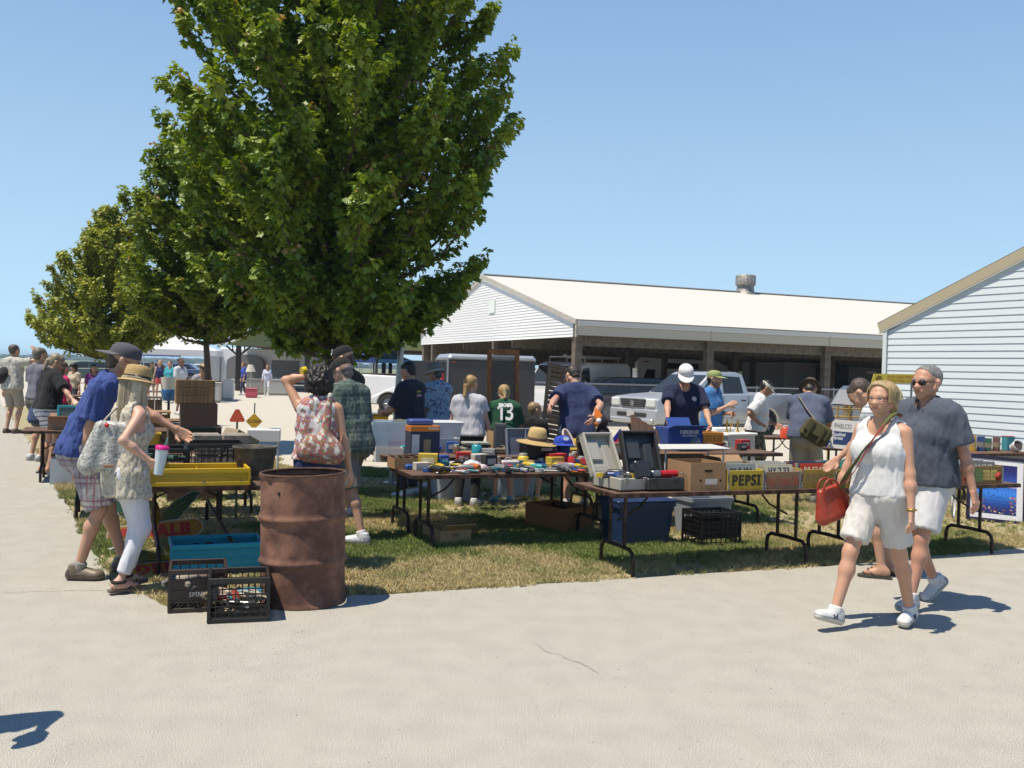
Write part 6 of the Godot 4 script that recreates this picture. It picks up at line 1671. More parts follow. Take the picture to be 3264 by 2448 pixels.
	for x in [-0.22,0.22]:
		var b := mb(); b.tube([Vector3(x,0,-0.28),Vector3(x,1.22,-0.28)],0.016,8,bam); b.tube([Vector3(x,1.02,0),Vector3(x,1.02,-0.28)],0.012,6,bam); put(b,"pole",M.satin,rs)
	for i in 3:
		var b := mb(); var lp := []
		for j in 12: lp.append(Vector3(-0.12 + 0.12*i + 0.055*cos(TAU*j/12),0.85 + 0.055*sin(TAU*j/12),0))
		b.tube(lp,0.008,6,bam,false,true); put(b,"ring",M.satin,rs)
	var shl := mb(); shl.bx(Vector3(0,1.02,-0.14),Vector3(0.44,0.015,0.27),Color(0.35,0.14,0.05)); put(shl,"shelf",M.wood,rs)
	var bk := thing("wicker_basket","pale wicker basket on top of the bamboo stand","basket",T(at_x(2702,16.6,1.03),0))
	var bk1 := mb(); bk1.lathe(T(Vector3.ZERO),[Vector2(0.001,0),Vector2(0.075,0),Vector2(0.085,0.20),Vector2(0.09,0.205),Vector2(0.078,0.2),Vector2(0.07,0.01),Vector2(0.001,0.01)],18,Color(0.42,0.34,0.20)); put(bk1,"wall",M.card,bk)
	# yellow gun-care sign on the table by the shed
	var gs := thing("shop_sign","slanted yellow sign with red capitals standing before the shed","sign",T(at_x(2862,12.6,1.62),GRID - 14))
	var ypoly := PackedVector2Array([Vector2(-0.38,0),Vector2(0.35,0.02),Vector2(0.385,0.14),Vector2(-0.345,0.13)])
	var g1 := mb(); g1.prism(ypoly,T(Vector3.ZERO),0.012,Color(0.64,0.54,0.05)); put(g1,"board",M.satin,gs)
	text("GUN CARE PRODUCTS",0.040,Color(0.36,0.07,0.02),T(Vector3(0.09,0.097,0.013)),gs,"lettering",400,0.002,"Droid Sans",0.50)
	text("SHOOTING SUPPLIES",0.040,Color(0.36,0.07,0.02),T(Vector3(0.085,0.042,0.013)),gs,"lettering",400,0.002,"Droid Sans",0.50)
	var em := mb()
	for r in [0.012,0.026,0.040]:
		var lp := []
		for j in 18: lp.append(Vector3(-0.275 + r*cos(TAU*j/18),0.066 + r*sin(TAU*j/18),0.0135))
		em.tube(lp,0.0035,4,Color(0.16,0.06,0.02),false,true)
	em.bx(Vector3(-0.275,0.028,0.0135),Vector3(0.06,0.012,0.002),Color(0.16,0.06,0.02)); put(em,"target_emblem",M.satin,gs)
	for x in [-0.2,0.2]:
		var b := mb(); b.tube([Vector3(x,-1.62,-0.01),Vector3(x,0.04,-0.01)],0.014,8,Color(0.3,0.3,0.3)); put(b,"stake",M.metal,gs)
	var yb := thing("yellow_sack","pale yellow cloth sack hanging below the slanted yellow sign","sack",T(at_x(2848,12.55,1.28),GRID))
	var S := Blob.new(); S.cell = 0.014; S.k = 0.06; S.amp = 0.012; S.pat = {"c": Color(0.55,0.48,0.22)}
	S.bone(Vector3(-0.05,0.0,0.03),Vector3(0.08,0.02,0.03),0.11,0.12); S.bone(Vector3(0,0.12,0.03),Vector3(0.02,0.24,0.03),0.09,0.06)
	want([S],"sack",M.cloth,yb)
	# table of tins by the shed, framed print leaning before it
	table("white-topped table of tins and jars along the shed",T(at_x(3052,13.0),GRID),2.0,0.7)
	var tp := at_x(3052,13.0)
	var tins := [[0.10,0.30,0.34,"tall brown wooden mallet standing",Color(0.05,0.035,0.03),0.03],[0.42,0.30,0.20,"clear glass vase of dried sprigs",Color(0.5,0.5,0.5),0.06],[0.62,0.35,0.22,"amber and brown tin canister",Color(0.45,0.26,0.03),0.05],[0.78,0.35,0.21,"navy blue tin canister",Color(0.02,0.05,0.14),0.055],[0.95,0.38,0.18,"dark green tin canister",Color(0.03,0.09,0.06),0.05],[1.08,0.35,0.2,"brown painted tin canister",Color(0.12,0.06,0.05),0.05],[1.55,0.3,0.1,"yellow metal tin",Color(0.5,0.36,0.04),0.05]]
	for q in tins:
		var o := thing("tin_canister",q[3] + " on the shed table","tin",T(gx(tp,q[0],q[1],TH),GRID))
		var b := mb(); b.lathe(T(Vector3.ZERO),[Vector2(0.001,0),Vector2(q[5],0),Vector2(q[5],q[2]*0.9),Vector2(q[5]*0.96,q[2]*0.92),Vector2(q[5]*0.96,q[2]),Vector2(0.001,q[2])],16,q[4]); put(b,"body",M.gloss,o)
		var l := mb(); l.lathe(T(Vector3(0,q[2]*0.45,0)),[Vector2(q[5]*1.005,-q[2]*0.18),Vector2(q[5]*1.01,0),Vector2(q[5]*1.005,q[2]*0.18)],16,q[4].lerp(Color(0.5,0.42,0.25),0.5)); put(l,"printed_band",M.satin,o)
	for q in [[1.22,"white rimmed mug lying on its side on the shed table"],[1.50,"grey rimmed mug lying on its side on the shed table"]]:
		var o := thing("enamel_mug",q[1],"mug",T(gx(tp,q[0],0.14,TH + 0.075),GRID,62,12))
		var b := mb(); b.lathe(T(Vector3(0,-0.05,0)),[Vector2(0.001,0),Vector2(0.07,0),Vector2(0.08,0.11),Vector2(0.074,0.115),Vector2(0.064,0.01),Vector2(0.001,0.01)],20,Color(0.55,0.55,0.53)); put(b,"cup",M.gloss,o)
		var r := mb(); r.lathe(T(Vector3(0,0.04,0)),[Vector2(0.001,0),Vector2(0.068,0.0),Vector2(0.068,0.001)],20,Color(0.06,0.04,0.05)); put(r,"contents",M.matte,o)
	var cbx := thing("card_box","turquoise and red card box among the tins","box",T(gx(tp,1.38,0.40,TH),GRID))
	var cb1 := mb(); cb1.bx(Vector3(0,0.10,0),Vector3(0.17,0.2,0.1),Color(0.06,0.30,0.36),0.004); put(cb1,"carton",M.card,cbx)
	var cb2 := mb(); cb2.bx(Vector3(0,0.205,0),Vector3(0.175,0.012,0.105),Color(0.32,0.07,0.09),0.003); put(cb2,"lid",M.card,cbx)
	var hf := thing("framed_print","large framed undersea print with white mat leaning on the shed table","picture",T(PH(3168,1665) + Vector3(0.02,0.0,0),GRID - 36,-14,-3))
	var fw := 0.66; var fh := 0.80
	for e in [[0,0.02,fw,0.04],[0,fh - 0.02,fw,0.04],[-fw/2 + 0.02,fh/2,0.04,fh - 0.08],[fw/2 - 0.02,fh/2,0.04,fh - 0.08]]:
		var b := mb(); b.bx(Vector3(e[0],e[1],0),Vector3(e[2],e[3],0.035),Color(0.018,0.012,0.03),0.006); put(b,"frame_bar",M.gloss,hf)
	var mt := mb(); mt.bx(Vector3(0,fh/2,-0.002),Vector3(fw - 0.07,fh - 0.07,0.012),Color(0.74,0.74,0.75)); put(mt,"mat",M.card,hf)
	var draw := func(im: Image) -> void:
		var w := im.get_width(); var h := im.get_height()
		var r := RandomNumberGenerator.new(); r.seed = 9
		for y in h:
			for x in w:
				var u := float(x)/w; var v := float(y)/h
				var c := Color(0.10,0.09,0.35).lerp(Color(0.20,0.50,0.85),clampf((v - 0.1)*2.0,0,1)).lerp(Color(0.02,0.10,0.35),clampf((v - 0.55)*2.6,0,1))
				if v < 0.45 and v > 0.36 + 0.02*sin(u*20.0): c = c.lerp(Color(0.9,0.68,0.6),0.6)
				c = c.lightened(0.12*nz.get_noise_2d(u*18,v*22))
				im.set_pixel(x,y,c)
		for i in 260:
			var u := r.randf(); var v := 0.62 + 0.36*r.randf()
			if absf(u - 0.5) < 0.3 and v < 0.86: continue
			var c: Color = [Color(0.75,0.35,0.2),Color(0.2,0.45,0.4),Color(0.55,0.2,0.3),Color(0.8,0.7,0.5),Color(0.1,0.2,0.4),Color(0.45,0.25,0.15)][r.randi() % 6]
			var q := 2 + r.randi() % 8
			im.fill_rect(Rect2i(int(u*w),int(v*h),q,1 + r.randi() % 6),c)
		for i in 9: im.fill_rect(Rect2i(int(w*r.randf_range(0.25,0.8)),int(h*r.randf_range(0.45,0.68)),5 + r.randi() % 9,3),Color(0.03,0.06,0.18))
	face_quad(T(Vector3(0,fh/2,0.0055)),fw - 0.22,fh - 0.20,printed(Vector2(fw - 0.22,fh - 0.20),draw,192),"print",hf)
	var hp := thing("white_hoop","white plastic hoop hanging under the crate table","hoop",T(P(3040,1598,10.3),60))
	var hp1 := mb(); var lp3 := []
	for j in 30: lp3.append(Vector3(0.17*cos(TAU*j/30),0.17*sin(TAU*j/30),0))
	hp1.tube(lp3,0.011,8,Color(0.66,0.66,0.67),false,true); put(hp1,"hoop",M.plastic,hp)
	# narrow table behind the visor man
	table("small low table with a red jar near the pickup",T(at_x(2440,15.4),GRID),1.0,0.5)
	var rj := thing("red_jar","translucent red plastic jar on the small low table","jar",T(at_x(2502,15.3,TH),0))
	var rj1 := mb(); rj1.lathe(T(Vector3.ZERO),[Vector2(0.001,0),Vector2(0.08,0),Vector2(0.08,0.16),Vector2(0.06,0.18),Vector2(0.001,0.18)],16,Color(0.55,0.07,0.03)); put(rj1,"jar",M.gloss,rj)
	var rj2 := mb(); rj2.lathe(T(Vector3(0,0.18,0)),[Vector2(0.062,0),Vector2(0.062,0.025),Vector2(0.001,0.025)],16,Color(0.6,0.6,0.58)); put(rj2,"lid",M.plastic,rj)
	# wooden screen frame, shutter, pole, post box, orange drum bin
	var sf := thing("screen_door_frame","tall orange-brown wooden screen frame standing on the gravel","frame",T(at_x(1602,15.6),18,-4))
	var oc := Color(0.48,0.19,0.06)
	for e in [[-0.24,1.0,0.07,2.0],[0.24,1.0,0.07,2.0],[0,1.97,0.42,0.08],[0,0.06,0.42,0.10]]:
		var b := mb(); b.bx(Vector3(e[0],e[1],0),Vector3(e[2],e[3],0.035),oc,0.004); put(b,"rail",M.wood,sf)
	var scn := mb(); scn.bx(Vector3(0,1.0,0.0),Vector3(0.42,1.82,0.003),Color.WHITE); put(scn,"screen",glass_mat(Color(0.35,0.32,0.27),0.55,0.6),sf)
	var sh := thing("louvred_shutter","tall brown louvred wooden shutter leaning behind the navy T-shirt man","shutter",T(at_x(1740,14.0),30,-7,-9))
	for x in [-0.14,0.14]:
		var b := mb(); b.bx(Vector3(x,0.9,0),Vector3(0.05,1.8,0.035),Color(0.30,0.195,0.12),0.004); put(b,"stile",M.wood,sh)
	for i in 24:
		var b := mb(); b.box(T(Vector3(0,0.08 + 0.071*i,0),0,30),Vector3(0.235,0.06,0.008),Color(0.33,0.215,0.135),0.002); put(b,"slat",M.wood,sh)
	for y in [0.02,1.78]:
		var b := mb(); b.bx(Vector3(0,y,0),Vector3(0.23,0.06,0.03),Color(0.30,0.195,0.12),0.003); put(b,"rail",M.wood,sh)
	var pl := thing("steel_pole","slim grey steel pole beside the man in navy work shirt","pole",T(at_x(1248,13.6),0,0,-2.5))
	var pl1 := mb(); pl1.tube([Vector3(0,0,0),Vector3(0,2.05,0)],0.045,12,Color(0.40,0.42,0.42)); put(pl1,"shaft",M.metal,pl)
	var pl2 := mb(); pl2.bx(Vector3(0,0.01,0),Vector3(0.24,0.02,0.24),Color(0.3,0.31,0.31),0.004); put(pl2,"base_plate",M.metal,pl)
	var ob := thing("yellow_bin","orange-yellow plastic bin with white tray behind the plaid man","bin",T(at_x(1195,17.0),10))
	var ob1 := mb(); ob1.bx(Vector3(0,0.62,0),Vector3(0.42,0.38,0.4),Color(0.62,0.33,0.01),0.02); put(ob1,"body",M.plastic,ob)
	var ob2 := mb(); ob2.bx(Vector3(0.05,0.84,0),Vector3(0.6,0.04,0.42),Color(0.5,0.5,0.48),0.01); put(ob2,"tray",M.plastic,ob)
	var ob3 := mb()
	for x in [-0.17,0.17]:
		for z in [-0.15,0.15]: ob3.tube([Vector3(x,0,z),Vector3(x,0.44,z)],0.015,6,Color(0.2,0.2,0.2))
	put(ob3,"stand",M.metal,ob)
	var rp := thing("fire_post","red painted post with white notice by the trailer","post",T(at_x(1396,24.0),0))
	var rp1 := mb(); rp1.bx(Vector3(0,0.8,0),Vector3(0.2,1.6,0.14),Color(0.42,0.015,0.015),0.01); put(rp1,"post",M.gloss,rp)
	var rp2 := mb(); rp2.bx(Vector3(-0.02,1.35,0.075),Vector3(0.13,0.18,0.006),Color(0.7,0.66,0.64)); put(rp2,"notice",M.card,rp)
	# far left market: canopies, orange sign, small furniture
	canopy("white pop-up canopy tent on the far gravel",at_x(585,42.0),3.0,Color(0.78,0.78,0.79))
	canopy("blue pop-up canopy tent behind the white canopy",at_x(470,52.0),3.0,Color(0.05,0.15,0.45))
	canopy("bright blue pop-up canopy tent seen past the black cap",at_x(1225,62.0),3.2,Color(0.06,0.22,0.55))
	canopy("navy blue canopy tent behind the tall man in black",at_x(1100,55.0),3.2,Color(0.05,0.09,0.32))
	var ot := thing("orange_triangle_sign","orange-red triangular slow-vehicle sign leaning on a crate","sign",T(P(756,1345,10.2),GRID,-8))
	var tri := PackedVector2Array([Vector2(-0.07,0),Vector2(0.07,0),Vector2(0.08,0.02),Vector2(0.02,0.135),Vector2(-0.02,0.135),Vector2(-0.08,0.02)])
	var ot1 := mb(); ot1.prism(tri,T(Vector3.ZERO),0.006,Color(0.72,0.10,0.03)); put(ot1,"plate",M.satin,ot)
	var ot2 := mb(); ot2.bar(Vector3(0,-P(756,1345,10.2).y,-0.03),Vector3(0,0.10,-0.005),0.02,0.02,Color(0.2,0.17,0.13)); put(ot2,"stake",M.wood,ot)
	var ys := thing("warning_sign","yellow diamond warning sign on the gravel stall","sign",T(at_x(808,15.5,0.45),8,-6)*Transform3D(Basis.from_scale(Vector3.ONE*0.42),Vector3.ZERO))
	var ys1 := mb(); ys1.prism(PackedVector2Array([Vector2(0,0.32),Vector2(0.32,0.64),Vector2(0,0.96),Vector2(-0.32,0.64)]),T(Vector3.ZERO),0.006,Color(0.62,0.36,0.01)); put(ys1,"plate",M.satin,ys)
	text("SLOW",0.13,Color(0.04,0.03,0.02),T(Vector3(0,0.64,0.007)),ys,"lettering",600,0.002)
	var ys2 := mb(); ys2.bx(Vector3(0,0.15,-0.02),Vector3(0.05,2.4,0.02),Color(0.25,0.25,0.25)); put(ys2,"post",M.metal,ys)
	var wt := thing("white_stand","white enamel side table among the gravel stalls","side table",T(at_x(838,12.6),12))
	var wt1 := mb(); wt1.bx(Vector3(0,0.72,0),Vector3(0.42,0.16,0.36),Color(0.66,0.66,0.65),0.01); put(wt1,"drawer_box",M.gloss,wt)
	for x in [-0.18,0.18]:
		for z in [-0.15,0.15]:
			var b := mb(); b.tube([Vector3(x,0,z),Vector3(x,0.65,z)],0.011,6,Color(0.6,0.6,0.6)); put(b,"leg",M.gloss,wt)
	var wt2 := mb(); wt2.bx(Vector3(0,0.22,0),Vector3(0.38,0.012,0.32),Color(0.6,0.6,0.6)); put(wt2,"shelf",M.gloss,wt)
	for q in [[700,44.0,1.0,0.7,Color(0.55,0.55,0.52),"grey-white cabinet"],[728,43.0,0.45,0.9,Color(0.66,0.66,0.64),"slim white pedestal"],[802,47.0,0.55,0.42,Color(0.6,0.10,0.14),"pink-red trunk"],[818,52.0,1.1,0.8,Color(0.36,0.34,0.3),"grey stone bench"],[890,52.0,1.2,0.8,Color(0.5,0.5,0.47),"pale dresser"],[668,40.0,0.9,0.8,Color(0.5,0.48,0.44),"white garden bench"]]:
		var o := thing("old_furniture","%s standing on the far gravel" % q[5],"furniture",T(at_x(q[0],q[1]),10))
		var b := mb(); b.bx(Vector3(0,q[3]*0.55,0),Vector3(q[2],q[3]*0.9,0.5),q[4],0.02); put(b,"body",M.satin,o)
		var c := mb(); c.bx(Vector3(0,q[3] + 0.02,0),Vector3(q[2]*1.06,0.04,0.54),q[4]*1.05,0.01); put(c,"top",M.satin,o)
		var d := mb(); d.bx(Vector3(0,q[3]*0.06,0),Vector3(q[2]*0.9,q[3]*0.12,0.4),q[4]*0.7); put(d,"plinth",M.satin,o)
	var lmp := thing("floor_lamp","white shaded floor lamp among the far furniture","lamp",T(at_x(797,48.0),0))
	var lm1 := mb(); lm1.tube([Vector3(0,0,0),Vector3(0,1.3,0)],0.03,8,Color(0.5,0.48,0.44)); put(lm1,"stem",M.satin,lmp)
	var lm2 := mb(); lm2.lathe(T(Vector3(0,1.25,0)),[Vector2(0.26,0),Vector2(0.12,0.36)],14,Color(0.62,0.58,0.48)); put(lm2,"shade",M.cloth,lmp)
	# low wooden stall boxes on the left gravel
	for q in [[255,22.0,1.6,0.8,Color(0.20,0.12,0.07),"long brown plank counter below the small maple"],[470,17.0,0.7,0.75,Color(0.33,0.20,0.10),"tan wooden counter behind the straw hat"],[560,15.5,0.9,0.7,Color(0.26,0.15,0.08),"reddish wooden counter beside the plank box"],[420,21.0,1.2,0.85,Color(0.16,0.11,0.08),"dark plank counter behind the bending man"]]:
		var o := thing("plank_counter",q[5],"counter",T(at_x(q[0],q[1]),GRID))
		var np := int(q[2]/0.14)
		for i in np:
			var b := mb(); b.bx(Vector3(-q[2]/2 + q[2]*(i + 0.5)/np,q[3]*0.48,0.25),Vector3(q[2]/np - 0.008,q[3]*0.95,0.02),q[4]*(0.8 + 0.4*rng.randf()),0.003); put(b,"plank",M.wood,o)
		var c := mb(); c.bx(Vector3(0,q[3],0),Vector3(q[2]*1.05,0.03,0.62),q[4]*1.1,0.005); put(c,"top",M.wood,o)
		for x in [-1.0,1.0]:
			var d := mb(); d.bx(Vector3(x*q[2]*0.49,q[3]*0.48,0),Vector3(0.03,q[3]*0.95,0.48),q[4]*0.9); put(d,"side",M.wood,o)
	var bp := thing("blue_pedestal","blue and white gas pump globe stand behind the straw hat","stand",T(at_x(534,17.5),0))
	var bp1 := mb(); bp1.tube([Vector3(0,0,0),Vector3(0,0.95,0)],0.025,8,Color(0.05,0.05,0.06)); put(bp1,"stem",M.metal,bp)
	var bp2 := mb(); bp2.lathe(T(Vector3(0,0.92,0)),[Vector2(0.001,0),Vector2(0.10,0.02),Vector2(0.14,0.16),Vector2(0.13,0.22),Vector2(0.001,0.22)],16,Color(0.03,0.13,0.30)); put(bp2,"bowl",M.gloss,bp)
	var bp3 := mb(); bp3.lathe(T(Vector3(0,1.14,0)),[Vector2(0.12,0),Vector2(0.15,0.22),Vector2(0.001,0.23)],16,Color(0.62,0.6,0.52)); put(bp3,"globe",M.gloss,bp)

func canopy(label: String,at: Vector3,w: float,col: Color) -> void:
	var o := thing("canopy_tent",label,"tent",T(at,12))
	var b := mb()
	var h := 2.15
	var c := [Vector3(-w/2,h,-w/2),Vector3(w/2,h,-w/2),Vector3(w/2,h,w/2),Vector3(-w/2,h,w/2)]
	var n := 8
	for k in 4:
		var a: Vector3 = c[(k + 1) % 4]; var d: Vector3 = c[k]
		for i in n:
			for j in n:      # sagging panel
				var pt := func(u: float,v: float) -> Vector3:
					var p := a.lerp(d,u).lerp(Vector3(0,h + 0.95,0),v)
					return p - Vector3(0,0.22*sin(PI*v)*0.6,0)
				b.quad(pt.call(float(i)/n,float(j)/n),pt.call(float(i + 1)/n,float(j)/n),pt.call(float(i + 1)/n,float(j + 1)/n),pt.call(float(i)/n,float(j + 1)/n),col)
		b.bar(a + Vector3(0,-0.1,0),d + Vector3(0,-0.1,0),0.01,0.24,col)
	put(b,"cover",M.cloth,o)
	for q in c:
		var l := mb(); l.tube([Vector3(q.x*0.97,0,q.z*0.97),Vector3(q.x*0.97,h,q.z*0.97)],0.025,6,Color(0.6,0.6,0.6)); put(l,"leg",M.metal,o)

# ================================================================ people: tapered bones joined into one skin
class Blob:
	var bones := []          # [a,b,ra,rb,flat]
	var k := 0.03
	var cell := 0.012
	var planes := []         # [normal,d]: keep normal.p < d
	var pat := {}
	var amp := 0.0           # folds
	var freq := Vector3(9,5,9)
	var V := PackedVector3Array()
	var N := PackedVector3Array()
	var C := PackedColorArray()
	var I := PackedInt32Array()
	func bone(a: Vector3,b: Vector3,ra: float,rb: float,flat := 0) -> Blob:
		bones.append([a,b,ra,rb,flat])
		return self
	func ball(a: Vector3,r: float) -> Blob:
		return bone(a,a + Vector3(0,0.001,0),r,r)
	func run(noise: FastNoiseLite) -> void:
		var lo := Vector3.ONE*1e9
		var hi := -lo
		for b in bones:
			lo = lo.min(b[0] - Vector3.ONE*b[2]).min(b[1] - Vector3.ONE*b[3])
			hi = hi.max(b[0] + Vector3.ONE*b[2]).max(b[1] + Vector3.ONE*b[3])
		var pad := k*0.3 + cell*2.5
		lo -= Vector3.ONE*pad
		hi += Vector3.ONE*pad
		var nx := int((hi.x - lo.x)/cell) + 2
		var ny := int((hi.y - lo.y)/cell) + 2
		var nzz := int((hi.z - lo.z)/cell) + 2
		var row := nx
		var lay := nx*ny
		var fld := PackedFloat32Array()
		fld.resize(lay*nzz)
		fld.fill(1.0)
		var rx0 := PackedInt32Array(); rx0.resize(ny*nzz); rx0.fill(1 << 20)
		var rx1 := PackedInt32Array(); rx1.resize(ny*nzz); rx1.fill(-1)
		var kk := k
		for b in bones:
			var a: Vector3 = b[0]
			var c: Vector3 = b[1]
			var ra: float = b[2]
			var rb: float = b[3]
			var flat: int = b[4]
			var ab := c - a
			var l2 := maxf(ab.length_squared(),1e-9)
			var inv := 1.0/l2
			var il := 1.0/sqrt(l2)
			var ext := pad
			var bl := (a - Vector3.ONE*ra).min(c - Vector3.ONE*rb) - Vector3.ONE*ext
			var bh := (a + Vector3.ONE*ra).max(c + Vector3.ONE*rb) + Vector3.ONE*ext
			var x0 := maxi(0,int((bl.x - lo.x)/cell)); var x1 := mini(nx - 1,int((bh.x - lo.x)/cell) + 1)
			var y0 := maxi(0,int((bl.y - lo.y)/cell)); var y1 := mini(ny - 1,int((bh.y - lo.y)/cell) + 1)
			var z0 := maxi(0,int((bl.z - lo.z)/cell)); var z1 := mini(nzz - 1,int((bh.z - lo.z)/cell) + 1)
			var abx := ab.x; var aby := ab.y; var abz := ab.z
			var dr := rb - ra
			for iz in range(z0,z1 + 1):
				var pz := lo.z + iz*cell - a.z
				for iy in range(y0,y1 + 1):
					var py := lo.y + iy*cell - a.y
					var base := py*aby + pz*abz
					var q := iz*ny + iy
					if x0 < rx0[q]: rx0[q] = x0
					if x1 > rx1[q]: rx1[q] = x1
					var at := iz*lay + iy*row
					for ix in range(x0,x1 + 1):
						var px := lo.x + ix*cell - a.x
						var raw := (px*abx + base)*inv
						var t := clampf(raw,0.0,1.0)
						var ex := px - abx*t
						var ey := py - aby*t
						var ez := pz - abz*t
						var d := sqrt(ex*ex + ey*ey + ez*ez) - ra - dr*t
						if flat > 0:
							if (flat & 1) == 1: d = maxf(d,(raw - 1.0)/il)
							if (flat & 2) == 2: d = maxf(d,-raw/il)
						var o := fld[at + ix]
						if flat == 8:
							if -d > o: fld[at + ix] = -d
							continue
						var h := kk - absf(o - d)
						if h > 0.0:
							fld[at + ix] = minf(o,d) - h*h*0.25/kk
						elif d < o:
							fld[at + ix] = d
		for pl in planes:
			var n: Vector3 = pl[0]
			var dd: float = pl[1]
			for iz in nzz:
				for iy in ny:
					var q := iz*ny + iy
					var s := n.y*(lo.y + iy*cell) + n.z*(lo.z + iz*cell) - dd
					var at := iz*lay + iy*row
					for ix in range(rx0[q],rx1[q] + 1):
						var d := s + n.x*(lo.x + ix*cell)
						if d > fld[at + ix]: fld[at + ix] = d
		var vid := PackedInt32Array()
		vid.resize(lay*nzz)
		vid.fill(-1)
		var lim := cell*1.9
		var offs := PackedInt32Array([0,1,row,row + 1,lay,lay + 1,lay + row,lay + row + 1])
		var ea := PackedInt32Array([0,2,4,6,0,1,4,5,0,1,2,3])
		var eb := PackedInt32Array([1,3,5,7,2,3,6,7,4,5,6,7])
		var f := PackedFloat32Array(); f.resize(8)
		for iz in nzz - 1:
			for iy in ny - 1:
				var q := iz*ny + iy
				var xa := maxi(0,mini(rx0[q],rx0[q + 1]) - 1)
				var xb := mini(nx - 2,maxi(rx1[q],rx1[q + 1]))
				var at := iz*lay + iy*row
				for ix in range(xa,xb + 1):
					var c := at + ix
					var f0 := fld[c]
					if f0 > lim or f0 < -lim: continue
					var neg := 0
					for i in 8:
						var v := fld[c + offs[i]]
						f[i] = v
						if v < 0.0: neg += 1
					if neg == 0 or neg == 8: continue
					var sx := 0.0; var sy := 0.0; var sz := 0.0; var cnt := 0
					for e in 12:
						var ia := ea[e]; var ib := eb[e]
						var fa := f[ia]; var fb := f[ib]
						if (fa < 0.0) == (fb < 0.0): continue
						var t := fa/(fa - fb)
						cnt += 1
						sx += (ia & 1) + (t if e < 4 else 0.0)
						sy += ((ia >> 1) & 1) + (t if e >= 4 and e < 8 else 0.0)
						sz += ((ia >> 2) & 1) + (t if e >= 8 else 0.0)
					vid[c] = V.size()
					V.append(Vector3(lo.x + (ix + sx/cnt)*cell,lo.y + (iy + sy/cnt)*cell,lo.z + (iz + sz/cnt)*cell))
					var ins := f[0] < 0.0
					if iy > 0 and iz > 0 and ins != (f[1] < 0.0): face(vid[c],vid[c - row],vid[c - row - lay],vid[c - lay],ins)
					if ix > 0 and iz > 0 and ins != (f[2] < 0.0): face(vid[c],vid[c - lay],vid[c - lay - 1],vid[c - 1],ins)
					if ix > 0 and iy > 0 and ins != (f[4] < 0.0): face(vid[c],vid[c - 1],vid[c - 1 - row],vid[c - row],ins)
		normals()
		if amp > 0.0:
			for i in V.size():
				var p := V[i]
				V[i] = p + N[i]*amp*(noise.get_noise_3d(p.x*freq.x,p.y*freq.y,p.z*freq.z) + 0.5*noise.get_noise_3d(p.x*freq.x*2.3 + p.y*5.0,p.y*freq.y*2.1,p.z*freq.z*2.3 + 9.0))
			normals()
		C.resize(V.size())
		for i in V.size(): C[i] = Blob.paint(V[i],N[i],pat,noise)
	func face(a: int,b: int,c: int,d: int,flip: bool) -> void:
		if a < 0 or b < 0 or c < 0 or d < 0: return
		if flip: I.append_array(PackedInt32Array([a,c,b,a,d,c]))
		else: I.append_array(PackedInt32Array([a,b,c,a,c,d]))
	func normals() -> void:
		N.resize(V.size())
		N.fill(Vector3.ZERO)
		for i in range(0,I.size(),3):
			var a := I[i]; var b := I[i + 1]; var c := I[i + 2]
			var n := (V[c] - V[a]).cross(V[b] - V[a])
			N[a] += n; N[b] += n; N[c] += n
		for i in N.size(): N[i] = N[i].normalized()
	static func paint(p: Vector3,n: Vector3,q: Dictionary,noise: FastNoiseLite) -> Color:
		var c: Color = q.get("c",Color(0.5,0.5,0.5))
		match q.get("t",""):
			"stripe":      # bands across the height
				var y: float = fposmod(p.y + 0.012*sin(p.x*9.0),q.w)
				return q.c2 if y < q.b else c
			"plaid":
				var an := atan2(p.x,p.z)*0.19
				var g := (0.82 if fposmod(p.y,0.085) < 0.04 else 1.0)*(0.86 if fposmod(an,0.085) < 0.04 else 1.0)
				if fposmod(p.y,0.0425) < 0.0055 or fposmod(an,0.0425) < 0.004: return q.c2
				return c*g
			"floral":
				var a := noise.get_noise_3d(p.x*q.s,p.y*q.s,p.z*q.s)
				var b := noise.get_noise_3d(p.x*q.s + 31.0,p.y*q.s + 7.0,p.z*q.s)
				var cs: Array = q.cs
				if a > q.get("m",0.12): return cs[int(absf(b)*23.0) % cs.size()]
				return c
			"camo":
				var a := noise.get_noise_3d(p.x*11.0,p.y*9.0,p.z*11.0)
				var b := noise.get_noise_3d(p.x*14.0 + 50.0,p.y*10.0,p.z*14.0)
				if a > 0.18: return q.cs[0]
				if b > 0.15: return q.cs[1]
				if a < -0.25: return q.cs[2]
				return c
			"snake":
				var a := noise.get_noise_3d(p.x*26.0,p.y*34.0,p.z*26.0)
				if absf(a) < 0.07: return q.cs[0]
				if a > 0.3: return q.cs[1]
				return c
			"shoe":      # sole below,trim panels above
				var f: Vector3 = q.inv*p/q.s
				if f.y < -0.060: return q.c2
				if f.z < -0.045 and f.y > -0.045 and f.y < -0.01: return q.c3
				if absf(f.y + 0.050 - 0.10*maxf(0.0,0.05 - absf(f.z - 0.03))) < 0.005: return q.c3
				return c
			"face":
				var h: Transform3D = q.inv
				var f := h*p
				var s: float = q.s
				f /= s
				if f.z > 0.02:
					var ax := absf(f.x)
					if f.y > -0.062 and f.y < -0.046 and ax < 0.026: return q.lip if not (q.get("smile",false) and absf(f.y + 0.054) < 0.0035) else Color(0.75,0.70,0.65)
					var ey := Vector2((ax - 0.031)/0.016,(f.y - 0.008)/0.0075)
					if ey.length() < 1.0: return Color(0.035,0.022,0.016) if Vector2(ax - 0.031,f.y - 0.008).length() < 0.0065 else Color(0.36,0.30,0.27)
					if f.y > 0.024 and f.y < 0.033 and ax > 0.014 and ax < 0.05: return c.lerp(q.brow,0.75)
				if q.has("beard") and f.y < -0.028 and f.z > -0.02 and f.y > -0.115: return c.lerp(q.beard,0.6)
